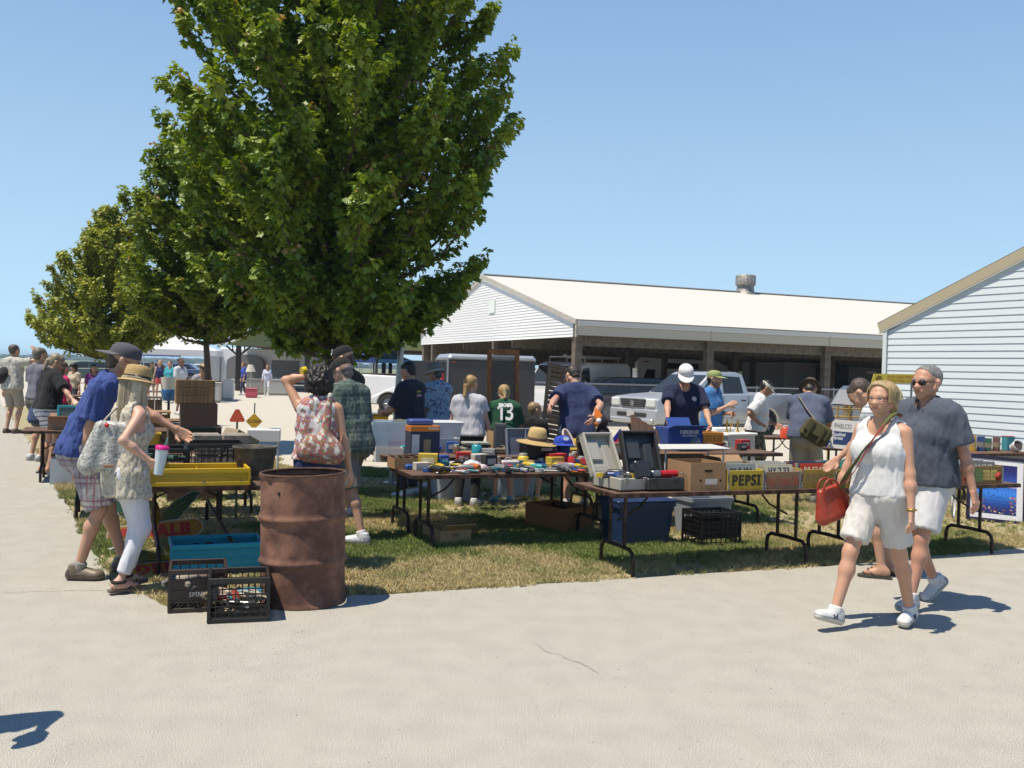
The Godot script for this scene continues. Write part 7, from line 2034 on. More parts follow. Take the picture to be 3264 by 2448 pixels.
				return c*(1.0 + 0.06*noise.get_noise_3d(p.x*30.0,p.y*30.0,p.z*30.0))
		return c

var jobs := []          # blobs to mesh,in worker threads
var after := []         # [blob list,node name,material,parent]
func want(blobs: Array,called: String,m: Material,parent: Node) -> void:
	jobs.append_array(blobs)
	after.append([blobs,called,m,parent])
func job_run(i: int) -> void:
	jobs[i].run(nz)
func finish_people() -> void:
	var g := WorkerThreadPool.add_group_task(job_run,jobs.size(),4,true)
	WorkerThreadPool.wait_for_group_task_completion(g)
	for a in after:
		var b := mb()
		for q in a[0]:
			var k := b.V.size()
			b.V.append_array(q.V); b.N.append_array(q.N); b.C.append_array(q.C)
			for i in q.I: b.I.append(i + k)
		if b.V.size() == 0: print("EMPTY ",a[1]," ",a[3].name); continue
		put(b,a[1],a[2],a[3])
	jobs.clear(); after.clear()

func ik(a: Vector3,t: Vector3,l1: float,l2: float,hint: Vector3) -> Array:   # [middle joint,reached end]
	var d := t - a
	var l := clampf(d.length(),absf(l1 - l2) + 0.01,(l1 + l2)*0.999)
	var n := d.normalized()
	var e := a + n*l
	var x := (l1*l1 - l2*l2 + l*l)/(2.0*l)
	var h := sqrt(maxf(l1*l1 - x*x,0.0))
	var s := (hint - n*hint.dot(n)).normalized()
	return [a + n*x + s*h,e]

func hand(B: Blob,w: Vector3,dir: Vector3,nrm: Vector3,side: float,s: float,curl: float,fat := 1.0) -> void:
	var f := dir.normalized()
	var n := (nrm - f*nrm.dot(f)).normalized()
	var sd := f.cross(n)*side
	for i in 4:
		var off := sd*(0.030 - 0.020*i)*s
		var base := w + f*(0.090 - 0.006*absf(i - 1.2))*s + off
		B.bone(w + off*0.55 + f*0.005*s,base,0.0150*s*fat,0.0125*s*fat)
		var ln: float = [0.070,0.078,0.072,0.056][i]*s
		var c1 := curl*0.55 + 0.04*i
		var d1 := (f*cos(c1) + n*sin(c1)).normalized()
		var m := base + d1*ln*0.52
		var c2 := curl*1.35 + 0.05*i
		var d2 := (f*cos(c2) + n*sin(c2)).normalized()
		B.bone(base,m,0.0098*s*fat,0.0088*s*fat)
		B.bone(m,m + d2*ln*0.5,0.0088*s*fat,0.0072*s*fat)
	var tb := w + f*0.022*s + sd*0.026*s
	var t1 := tb + (f*0.62 + sd*0.62 + n*0.35).normalized()*0.042*s
	B.bone(tb,t1,0.0135*s*fat,0.0108*s*fat)
	B.bone(t1,t1 + (f*0.85 + sd*0.15 + n*(0.3 + curl*0.5)).normalized()*0.034*s,0.0102*s*fat,0.0082*s*fat)

func person(sp: Dictionary) -> Node3D:
	var H: float = sp.get("h",1.72)
	var s := H/1.75
	var fem: bool = sp.get("fem",false)
	var bk: float = sp.get("bulk",1.0)
	var fine: float = sp.get("cell",0.012)
	var o := thing("person",sp.label,"person",T(sp.at,sp.get("yaw",0.0)),sp.get("group",""))
	var skin: Color = sp.get("skin",Color(0.56,0.315,0.205))
	# joints; x is the person's left, z the way they face
	var hip: Vector3 = sp.get("hip",Vector3(0,0.925,0))*s
	var lean := Basis(Vector3.RIGHT,deg_to_rad(sp.get("lean",0.0)))*Basis(Vector3.BACK,deg_to_rad(sp.get("tilt",0.0)))*Basis(Vector3.UP,deg_to_rad(sp.get("twist",0.0)))
	var lean0 := Basis(Vector3.RIGHT,deg_to_rad(sp.get("lean",0.0)*0.35))
	var sh: float = (0.168 if fem else 0.188)*s*sp.get("wide",1.0)
	var waist := hip + lean0*Vector3(0,0.15,0)*s
	var chest := waist + lean*Vector3(0,0.155,0.004)*s
	var upper := chest + lean*Vector3(0,0.135,-0.012)*s
	var neck := upper + lean*Vector3(0,0.075,0.002)*s
	var hb := lean*Basis(Vector3.UP,deg_to_rad(sp.get("look",[0,0])[0]))*Basis(Vector3.RIGHT,deg_to_rad(sp.get("look",[0,0])[1]))
	var headp: Vector3 = neck + (lean*Vector3(0,0.10,0.014) + hb*Vector3(0,0.055,0.012))*s
	var hx := Transform3D(hb,headp)
	var SL := upper + lean*Vector3(sh,0.012*s,0)
	var SR := upper + lean*Vector3(-sh,0.012*s,0)
	var ua := 0.285*s
	var fa := 0.255*s
	var hl: Vector3 = sp.get("hl",Vector3(0.27,0.80,0.06))*s
	var hr: Vector3 = sp.get("hr",Vector3(-0.27,0.80,0.06))*s
	if sp.has("hlw"): hl = o.transform.affine_inverse()*sp.hlw
	if sp.has("hrw"): hr = o.transform.affine_inverse()*sp.hrw
	var al := ik(SL,hl,ua,fa,sp.get("el",Vector3(0.5,-0.3,-0.8)))
	var ar := ik(SR,hr,ua,fa,sp.get("er",Vector3(-0.5,-0.3,-0.8)))
	var hw := 0.088*s
	var HL := hip + Vector3(hw,0,0)
	var HR := hip + Vector3(-hw,0,0)
	var fl: Vector3 = sp.get("fl",Vector3(0.11,0.085,-0.02))*s
	var fr: Vector3 = sp.get("fr",Vector3(-0.11,0.085,-0.02))*s
	var ll := ik(HL,fl,0.435*s,0.425*s,sp.get("kl",Vector3(0.1,0,1)))
	var lr := ik(HR,fr,0.435*s,0.425*s,sp.get("kr",Vector3(-0.1,0,1)))
	fl = ll[1]; fr = lr[1]
	var arms := [[SL,al[0],al[1],1.0],[SR,ar[0],ar[1],-1.0]]
	var legs := [[HL,ll[0],fl,1.0],[HR,lr[0],fr,-1.0]]
	# torso bones: [a, b, ra, rb]
	var tor := []
	for d in [-1.0,1.0]:
		tor.append([waist + lean0*Vector3(0.052*d,-0.03,0)*s*bk,chest + lean*Vector3(0.068*d,0,0.008)*s*bk,(0.086 if fem else 0.094)*s*bk,0.096*s*bk])
		tor.append([chest + lean*Vector3(0.068*d,0,0.008)*s*bk,upper + lean*Vector3(0.085*d,-0.005,-0.005)*s,0.096*s*bk,0.076*s])
		tor.append([hip + Vector3(0.062*d,0.02,-0.01)*s*bk,waist + lean0*Vector3(0.052*d,-0.03,0)*s*bk,0.112*s*bk,0.088*s*bk])
		tor.append([hip + Vector3(0.07*d,-0.03,-0.055)*s,hip + Vector3(0.07*d,-0.05,-0.05)*s,0.088*s*bk,0.085*s*bk])
		if fem: tor.append([chest + lean*Vector3(0.07*d,0.03,0.060)*s*bk,chest + lean*Vector3(0.06*d,0.01,0.066)*s*bk,0.058*s*bk,0.056*s*bk])
	if sp.has("belly"):
		tor.append([waist + lean0*Vector3(0,0.03,0.05)*s,waist + lean0*Vector3(0,-0.04,0.05)*s,0.10*s*sp.belly,0.10*s*sp.belly])
	tor.append([SL.lerp(SR,0.12),SR.lerp(SL,0.12),0.052*s,0.052*s])
	tor.append([SL.lerp(neck,0.35),neck + lean*Vector3(0.02,0.0,-0.01)*s,0.045*s,0.045*s])
	tor.append([SR.lerp(neck,0.35),neck + lean*Vector3(-0.02,0.0,-0.01)*s,0.045*s,0.045*s])
	# ---- skin
	var B := Blob.new()
	B.cell = fine; B.k = 0.035*s
	B.pat = {"c": skin}
	for t in tor: B.bone(t[0],t[1],t[2],t[3])
	B.bone(neck + lean*Vector3(0,-0.03,0)*s,headp + hb*Vector3(0,-0.03,-0.018)*s,0.056*s,0.052*s)
	var am: float = (0.88 if fem else 1.0)*s*sp.get("arm",1.0)
	for a in arms:
		B.bone(a[0],a[1],0.050*am,0.032*am)
		B.bone(a[1],a[1].lerp(a[2],0.32),0.031*am,0.0365*am)
		B.bone(a[1].lerp(a[2],0.32),a[2],0.0345*am,0.0235*am)
	var lm: float = s*sp.get("leg",1.0)
	var lk := lm
	if sp.has("bottom") and sp.bottom.get("len",0.8) > 1.2: lm *= 0.82
	for l in legs:
		B.bone(l[0] + Vector3(0,-0.02,0)*s,l[1],0.080*lm,0.046*lm)
		var cf: Vector3 = l[1].lerp(l[2],0.3) + (l[1] - (l[0] + l[2])*0.5).normalized()*-0.012*s
		B.bone(l[1],cf,0.045*lm,0.049*lm)
		B.bone(cf,l[2],0.046*lm,0.031*lm)
	lm = lk
	# feet
	var toes := []
	for i in 2:
		var l: Array = legs[i]
		var ty: float = deg_to_rad(sp.get("ty",[12,-12])[i])
		var tp: float = deg_to_rad(sp.get("tp",[0,0])[i])
		var fb := Basis(Vector3.UP,ty)*Basis(Vector3.RIGHT,tp)
		toes.append(Transform3D(fb,l[2]))
	var shoe: String = sp.get("shoe","sneaker")
	for t in toes:
		B.bone(t*(Vector3(0,-0.015,-0.02)*s),t*(Vector3(0,-0.045,0.12)*s),0.034*s,0.022*s)
		B.bone(t*(Vector3(0,-0.04,-0.045)*s),t*(Vector3(0,-0.05,0.06)*s),0.028*s,0.026*s)
	# ---- head
	var hs: float = s*sp.get("head",1.0)*1.04*(0.97 if fem else 1.0)
	var E := Blob.new()
	E.cell = sp.get("hcell",0.0045); E.k = 0.022*hs
	E.pat = {"t": "face","c": skin,"inv": hx.affine_inverse(),"s": hs,"lip": sp.get("lip",skin.lerp(Color(0.42,0.13,0.12),0.6)),"brow": sp.get("hairc",Color(0.1,0.07,0.05)),"smile": sp.get("smile",false)}
	if sp.has("beard"): E.pat.beard = sp.beard
	var hd := [[0,0.040,-0.030,0,0.036,0.012,0.078,0.072],[0,0.05,0.03,0,0.03,0.04,0.055,0.052],[0,0.0,0.030,0,-0.042,0.042,0.058,0.044],[0.05,-0.035,0.0,0.008,-0.086,0.062,0.026,0.021],[-0.05,-0.035,0.0,-0.008,-0.086,0.062,0.026,0.021],
		[0,0.012,0.088,0,-0.024,0.106,0.008,0.0125],[0.012,-0.026,0.093,-0.012,-0.026,0.093,0.009,0.009],[0.036,-0.018,0.058,0.034,-0.03,0.056,0.027,0.024],[-0.036,-0.018,0.058,-0.034,-0.03,0.056,0.027,0.024],
		[0.016,0.030,0.082,0.046,0.026,0.064,0.011,0.010],[-0.016,0.030,0.082,-0.046,0.026,0.064,0.011,0.010],[0.018,-0.0555,0.079,-0.018,-0.0555,0.079,0.0105,0.0105],
		[0.076,0.012,-0.012,0.074,-0.028,-0.004,0.012,0.009],[-0.076,0.012,-0.012,-0.074,-0.028,-0.004,0.012,0.009],[0.083,0.016,-0.02,0.084,0.0,-0.022,0.008,0.008],[-0.083,0.016,-0.02,-0.084,0.0,-0.022,0.008,0.008]]
	for q in hd:
		var nose: bool = q[6] < 0.013 and q[2] > 0.05
		E.bone(hx*(Vector3(q[0],q[1],q[2])*hs),hx*(Vector3(q[3],q[4],q[5])*hs),q[6]*hs,q[7]*hs)
	E.bone(headp + hb*Vector3(0,-0.02,-0.02)*s,neck.lerp(headp,0.25),0.053*s,0.054*s)
	# ---- hands
	var HN := Blob.new(); HN.cell = sp.get("ncell",0.005); HN.k = 0.012*s; HN.pat = {"c": skin*1.04}
	var HM := Blob.new(); HM.cell = HN.cell; HM.k = HN.k; HM.pat = HN.pat
	var curl: Array = sp.get("curl",[0.55,0.55])
	var pd: Array = sp.get("pd",[null,null])      # way the hand points
	var pn: Array = sp.get("pn",[Vector3(-1,0,0.2),Vector3(1,0,0.2)])
	for i in 2:
		var a: Array = arms[i]
		var hdr: Vector3 = (a[2] - a[1]).normalized() if pd[i] == null else pd[i]
		var hbl: Blob = HN if i == 0 else HM
		hbl.bone(a[2].lerp(a[1],0.12),a[2],0.0255*am,0.024*am)
		hand(hbl,a[2],hdr,pn[i],a[3],s*(0.92 if fem else 1.0),curl[i],maxf(1.0,HN.cell/0.0055))
	want([B,E,HN,HM],"body",M.skin,o)
	o.set_meta("rig",{"hx": hx,"hs": hs,"s": s,"arms": arms,"legs": legs,"toes": toes,"hip": hip,"waist": waist,"chest": chest,"upper": upper,"neck": neck,"lean": lean,"SL": SL,"SR": SR})
	# ---- clothes
	if sp.has("top"):
		var t: Dictionary = sp.top
		var S := Blob.new(); S.cell = sp.get("ccell",fine); S.k = 0.05*s; S.pat = t.pat; S.amp = t.get("amp",0.007); S.freq = Vector3(15,4,15)
		var g: float = t.get("gap",0.014)*s
		for q in tor: S.bone(q[0],q[1],q[2] + g,q[3] + g)
		var hem: float = t.get("hem",0.02)      # below the hip joint if negative
		if t.has("flare"):
			for d in [-1.0,1.0]: S.bone(waist + Vector3(0.05*d,0,0)*s,Vector3(hip.x + 0.06*d*s,hip.y + hem*s - 0.02,hip.z),0.10*s*bk,(0.115 + t.flare)*s*bk)
		else:
			for d in [-1.0,1.0]: S.bone(waist + lean0*Vector3(0.06*d,0,0)*s*bk,hip + lean0*Vector3(0.062*d,hem - 0.03,-0.01)*s*bk,0.098*s*bk + g,0.118*s*bk + g)
		var sl: float = t.get("sleeve",0.62)
		if sl > 0.0:
			for a in arms:
				var e: Vector3 = a[0].lerp(a[1],minf(sl,1.0))
				S.bone(a[0],e,0.056*am + g,(0.052 if sl <= 1.0 else 0.045)*am + g*1.3,1 if sl <= 1.0 else 0)
				if sl > 1.0:
					S.bone(a[1],a[1].lerp(a[2],sl - 1.0),0.046*am + g,0.038*am + g,1)
		S.planes = [[-(lean0*Vector3.UP),-(hip + lean0*Vector3(0,hem,0)*s).dot(lean0*Vector3.UP)]]
		var nd: float = t.get("neck",0.0)
		S.bone(neck + lean*Vector3(0,0.12,0.02)*s,neck + lean*Vector3(0,0.0 - nd*0.35,0.028 + nd*0.25)*s,0.075*s,(0.068 + nd*0.3)*s,8)
		if nd > 0.0: S.bone(neck + lean*Vector3(-0.02,0.02,0.09)*s,neck + lean*Vector3(0.0,-nd,0.13)*s,0.062*s,0.062*s,8)
		if sl <= 0.0:      # a vest or tank top: armholes cut out
			for a in arms:
				S.bone(a[0] + lean*Vector3(a[3]*t.get("strap",0.0),0.05,0)*s,a[0] + lean*Vector3(a[3]*(0.012 + t.get("strap",0.0)),-0.09,0)*s,0.062*s,0.058*s,8)
		want([S],t.get("called","shirt"),M.cloth,o)
	if sp.has("bottom"):
		var t: Dictionary = sp.bottom
		var S := Blob.new(); S.cell = sp.get("ccell",fine); S.k = 0.035*s; S.pat = t.pat; S.amp = t.get("amp",0.006); S.freq = Vector3(16,3,16)
		var g: float = t.get("gap",0.012)*s
		for d in [-1.0,1.0]:
			S.bone(hip + Vector3(0.062*d*bk,0.02,-0.01)*s,waist + lean0*Vector3(0.052*d*bk,-0.06,0)*s,0.114*s*bk + g,0.098*s*bk + g)
			S.bone(hip + Vector3(0.07*d,-0.03,-0.055)*s,hip + Vector3(0.07*d,-0.05,-0.05)*s,0.088*s*bk + g,0.085*s*bk + g)
		var ln: float = t.get("len",0.8)        # 1 knee,2 ankle
		for l in legs:
			var w: float = t.get("wide",1.0)
			S.bone(l[0] + Vector3(0,-0.02,0)*s,l[0].lerp(l[1],minf(ln,1.0)),0.088*lm + g,lerpf(0.088,0.062,minf(ln,1.0))*lm*w + g,1 if ln <= 1.0 else 0)
			if ln > 1.0:
				S.bone(l[1],l[1].lerp(l[2],minf(ln - 1.0,1.0)),0.060*lm*w + g,lerpf(0.058,0.042,ln - 1.0)*lm*w + g,1)
		S.planes = [[lean0*Vector3.UP,(hip + lean0*Vector3(0,0.115,0)*s).dot(lean0*Vector3.UP)]]
		want([S],t.get("called","trousers"),M.cloth,o)
	for i in 2:
		var t: Transform3D = toes[i]
		var S := Blob.new(); S.cell = sp.get("scell",0.008); S.k = 0.02*s
		var sc: Dictionary = sp.get("shoes",{"c": Color(0.6,0.6,0.6),"c2": Color(0.7,0.7,0.68)})
		if shoe == "sneaker":
			S.bone(t*(Vector3(0,-0.022,-0.03)*s),t*(Vector3(0,-0.048,0.135)*s),0.046*s,0.032*s)
			S.bone(t*(Vector3(0.01,-0.05,-0.05)*s),t*(Vector3(0.014,-0.056,0.14)*s),0.036*s,0.034*s)
			S.bone(t*(Vector3(-0.01,-0.05,-0.05)*s),t*(Vector3(-0.014,-0.056,0.12)*s),0.036*s,0.034*s)
			S.bone(t*(Vector3(0,0.0,-0.018)*s),t*(Vector3(0,0.028,-0.022)*s),0.046*s,0.044*s,1)
			var dn := t.basis*Vector3.DOWN
			S.planes = [[dn,(t*(Vector3(0,-0.083,0)*s)).dot(dn)]]
			S.pat = {"t": "shoe","c": sc.c,"c2": sc.c2,"c3": sc.c*0.45,"inv": t.affine_inverse(),"s": s}
			want([S],"shoe",M.satin,o)
		elif shoe == "sandal":
			var q := mb()
			var pl := PackedVector2Array()
			for v in [[-0.032,-0.085],[0.032,-0.085],[0.036,0.0],[0.05,0.10],[0.036,0.165],[0.0,0.185],[-0.036,0.165],[-0.048,0.10],[-0.034,0.0]]: pl.append(Vector2(v[0],-v[1])*s)
			q.prism(pl,t*Transform3D(Basis(Vector3.RIGHT,Vector3.FORWARD,Vector3.UP),Vector3(0,-0.083*s,0)),0.022*s,sc.c)
			q.tube([t*(Vector3(0.04,-0.062,0.05)*s),t*(Vector3(0.012,-0.022,0.10)*s),t*(Vector3(0.0,-0.05,0.145)*s)],0.007*s,6,sc.c2)
			q.tube([t*(Vector3(-0.04,-0.062,0.05)*s),t*(Vector3(-0.012,-0.022,0.10)*s),t*(Vector3(0.0,-0.05,0.145)*s)],0.007*s,6,sc.c2)
			if sc.has("strap"):
				var lp := []
				for j in 12: lp.append(t*(Vector3(0.041*cos(TAU*j/12),-0.005,-0.01 + 0.047*sin(TAU*j/12))*s))
				q.tube(lp,0.014*s,6,sc.c2,false,true)
			put(q,"sandal",M.matte,o)
		if sp.has("sock"):
			var K := Blob.new(); K.cell = 0.008; K.k = 0.01
			var l: Array = legs[i]
			K.bone(l[2],l[2].lerp(l[1],sp.sock[0]),0.046*lm,0.046*lm,1)
			K.pat = {"c": sp.sock[1]}
			want([K],"sock",M.cloth,o)
	# ---- hair
	var hc: Color = sp.get("hairc",Color(0.10,0.07,0.05))
	if sp.get("hair","short") != "none":
		var R := Blob.new(); R.cell = sp.get("rcell",0.007); R.k = 0.02*hs; R.pat = {"c": hc,"t": "floral","s": 60.0,"m": 0.1,"cs": [hc*0.72,hc*1.25,hc*0.85]}
		R.amp = sp.get("hamp",0.004); R.freq = Vector3(40,14,40)
		var hq := func(x,y,z,x2,y2,z2,ra,rb): R.bone(hx*(Vector3(x,y,z)*hs),hx*(Vector3(x2,y2,z2)*hs),ra*hs,rb*hs)
		match sp.get("hair","short"):
			"short":
				hq.call(0,0.048,-0.035,0,0.054,0.012,0.082,0.071)
				hq.call(0,0.0,-0.045,0,-0.03,-0.045,0.062,0.05)
				var fn := hb*Vector3(0,-0.55,0.84)
				R.planes = [[fn,(hx*(Vector3(0,0.058,0.036)*hs)).dot(fn)],[hb*Vector3.DOWN,(hx*(Vector3(0,-0.055,0)*hs)).dot(hb*Vector3.DOWN)]]
			"bob":
				hq.call(0,0.050,-0.035,0,0.056,0.018,0.092,0.080)
				for d in [-1.0,1.0]:
					hq.call(0.050*d,0.06,0.010,0.080*d,-0.045,-0.006,0.040,0.022)
					hq.call(0.055*d,0.04,-0.03,0.062*d,-0.055,-0.03,0.048,0.036)
				hq.call(0,0.02,-0.055,0,-0.06,-0.055,0.062,0.045)
				hq.call(-0.035,0.100,0.040,0.065,0.075,0.035,0.026,0.020)
				var fn := hb*Vector3(0,-0.5,0.866)
				R.planes = [[fn,(hx*(Vector3(0,0.062,0.050)*hs)).dot(fn)]]
			"long":
				hq.call(0,0.048,-0.03,0,0.052,0.010,0.088,0.076)
				var bl: float = sp.get("hlen",0.30)
				for d in [-1.0,0.0,1.0]:
					var p0 := hx*(Vector3(0.055*d,0.0,-0.05)*hs)
					R.bone(p0,p0 + lean*Vector3(0.015*d,-bl,-0.03),0.052*hs,0.034*hs)
			"curly":
				hq.call(0,0.05,-0.03,0,0.055,0.01,0.108,0.098)
				hq.call(0,-0.01,-0.05,0,-0.05,-0.05,0.098,0.075)
				for d in [-1.0,1.0]: hq.call(0.06*d,0.03,-0.02,0.066*d,-0.05,-0.03,0.056,0.046)
			"tail":
				hq.call(0,0.048,-0.033,0,0.054,0.012,0.085,0.074)
				hq.call(0,0.0,-0.045,0,-0.02,-0.045,0.062,0.055)
				var p0 := hx*(Vector3(0,sp.get("tail_y",0.02),-0.11)*hs)
				R.ball(p0,0.032*hs)
				R.bone(p0,p0 + lean*Vector3(0,-0.13,-0.045)*s,0.034*hs,0.022*hs)
				var fn := hb*Vector3(0,-0.5,0.87)
				R.planes = [[fn,(hx*(Vector3(0,0.05,0.052)*hs)).dot(fn)]]
			"fringe":      # only the rim of hair below a hat
				hq.call(0,0.0,-0.045,0,-0.03,-0.045,0.068,0.054)
				var fn := hb*Vector3(0,-0.3,0.95)
				R.planes = [[fn,(hx*(Vector3(0,0.0,0.004)*hs)).dot(fn)]]
		want([R],"hair",M.hair,o)
	if sp.has("hat"): hat(o,sp.hat,hx,hs)
	if sp.has("glasses"):
		var g := mb()
		var lens := []
		var gc: Color = sp.glasses[0]
		for d in [-1.0,1.0]:
			var lp := []
			for j in 14:
				var an := TAU*j/14
				lp.append(hx*(Vector3(d*0.033 + 0.025*cos(an),0.006 + 0.0165*sin(an),0.099 - 0.018*absf(d*0.033 + 0.025*cos(an))/0.05)*hs))
			g.tube(lp,0.0022*hs,5,gc,false,true)
			g.tube([hx*(Vector3(d*0.058,0.010,0.082)*hs),hx*(Vector3(d*0.080,0.012,0.03)*hs),hx*(Vector3(d*0.081,0.010,-0.015)*hs)],0.0022*hs,5,gc)
			if sp.glasses[1]:
				var lq := mb(); lq.ell(hx*Transform3D(Basis(Vector3.UP,d*0.3),Vector3(d*0.033,0.005,0.094)*hs),Vector3(0.026,0.018,0.004)*hs,Color(0.012,0.012,0.014),12,6)
				lens.append(lq)
		g.tube([hx*(Vector3(-0.009,0.009,0.103)*hs),hx*(Vector3(0.009,0.009,0.103)*hs)],0.002*hs,5,gc)
		var gn := put(g,"glasses",M.gloss,o)
		for lq in lens: put(lq,"lens",M.dark_glass,gn)
	return o

func hat(o: Node3D,q: Dictionary,hx: Transform3D,hs: float) -> void:
	var c: Color = q.c
	var b := mb()
	var t := hx*Transform3D(Basis(Vector3.RIGHT,deg_to_rad(q.get("tip",-6.0)))*Basis.from_scale(Vector3(0.94,1.0,1.12)),Vector3(0,0.050,-0.008)*hs)
	match q.t:
		"cap","visor":
			if q.t == "cap":
				b.lathe(t,[Vector2(0.092,-0.014),Vector2(0.0935,0.012),Vector2(0.087,0.040),Vector2(0.070,0.062),Vector2(0.04,0.075),Vector2(0.001,0.079)].map(func(p): return p*hs),20,c)
				b.ell(t*T(Vector3(0,0.079,0)*hs),Vector3(0.008,0.006,0.008)*hs,c,8,4)
			else:
				b.lathe(t,[Vector2(0.093,-0.016),Vector2(0.096,-0.014),Vector2(0.098,0.026),Vector2(0.094,0.028)].map(func(p): return p*hs),20,c)
			var cr := put(b,"cap_crown" if q.t == "cap" else "visor_band",M.cloth,o)
			var br := mb()
			var fw := -1.0 if q.get("back",false) else 1.0
			var rows := []
			for i in 11:
				var an := lerpf(-1.25,1.25,i/10.0)
				var inn := Vector3(0.094*sin(an),-0.008,fw*0.094*cos(an))
				var outw := Vector3(0.104*sin(an),-0.020 - 0.010*cos(an) + 0.0,fw*(0.092*cos(an) + 0.078*pow(maxf(cos(an),0.0),0.6)))
				rows.append([t*(inn*hs),t*(outw*hs)])
			for i in 10:
				var a: Vector3 = rows[i][0]; var a2: Vector3 = rows[i][1]; var e: Vector3 = rows[i + 1][0]; var e2: Vector3 = rows[i + 1][1]
				var up := t.basis.y.normalized()*0.005
				br.quad(a + up,e + up,e2 + up,a2 + up,q.get("c2",c))
				br.quad(a,a2,e2,e,q.get("c2",c)*0.8)
				br.quad(a2,a2 + up,e2 + up,e2,q.get("c2",c))
			put(br,"cap_bill",M.cloth,cr)
		"fedora","bucket","straw":
			var w: float = q.get("w",0.155)
			var hh: float = q.get("hh",0.10)
			var drop: float = q.get("drop",0.012)
			b.lathe(t,[Vector2(0.095,0.0),Vector2(0.096,0.02),Vector2(0.090,hh*0.6),Vector2(0.080,hh*0.92),Vector2(0.06,hh),Vector2(0.03,hh*0.94),Vector2(0.001,hh*0.9)].map(func(p): return p*hs),24,c)
			var cr := put(b,"hat_crown",M.cloth if q.t == "bucket" else M.card,o)
			var br := mb()
			br.lathe(t,[Vector2(0.093,0.006),Vector2(0.125,-drop*0.4),Vector2(w,-drop),Vector2(w,-drop - 0.004),Vector2(0.125,-drop*0.4 - 0.005),Vector2(0.093,0.001)].map(func(p): return p*hs),28,q.get("c2",c))
			put(br,"hat_brim",M.cloth if q.t == "bucket" else M.card,cr)
			if q.has("band"):
				var bd := mb(); bd.lathe(t,[Vector2(0.0965,0.004),Vector2(0.0975,0.006),Vector2(0.0975,0.030),Vector2(0.0960,0.032)].map(func(p): return p*hs),24,q.band); put(bd,"hat_band",M.cloth,cr)

func ribbon(pts: Array,w: float,th: float,col: Color,side: Vector3,called: String,parent: Node,m: Material) -> MeshInstance3D:   # a flat strap along pts,its width along side
	var b := mb()
	var c := Curve3D.new()
	for i in pts.size():
		var tan: Vector3 = (pts[mini(i + 1,pts.size() - 1)] - pts[maxi(i - 1,0)])*0.22
		c.add_point(pts[i],-tan,tan)
	var q := c.tessellate_even_length(4,0.03)
	for i in q.size() - 1:
		b.bar(q[i],q[i + 1] + (q[i + 1] - q[i]).normalized()*0.002,w,th,col)
	return put(b,called,m,parent)
func strap(o: Node3D,a: Vector3,ad: Vector3,w: float,col: Color,called: String,r := 0.155) -> void:   # a strap worn over the torso from a shoulder point to the hip point,in the person's axes
	var g: Dictionary = o.get_meta("rig")
	var b := mb()
	var n := 14
	var prev := Vector3.ZERO
	for i in n + 1:
		var f := float(i)/n
		var p := a.lerp(ad,f)
		var cen: Vector3 = g.chest
		var dir := Vector3(p.x - cen.x,0,p.z - cen.z)
		if i > 0:
			b.bar(prev,p,0.006,w,col)
		prev = p
	put(b,called,M.cloth,o)
func blob_thing(called: String,label: String,cat: String,pos: Transform3D,bones: Array,col: Dictionary,part: String,m: Material,k := 0.03,cell := 0.01,amp := 0.006,planes := []) -> Node3D:
	var o := thing(called,label,cat,pos)
	var S := Blob.new(); S.k = k; S.cell = cell; S.pat = col; S.amp = amp; S.planes = planes; S.freq = Vector3(14,10,14)
	for q in bones: S.bone(q[0],q[1],q[2],q[3])
	want([S],part,m,o)
	return o

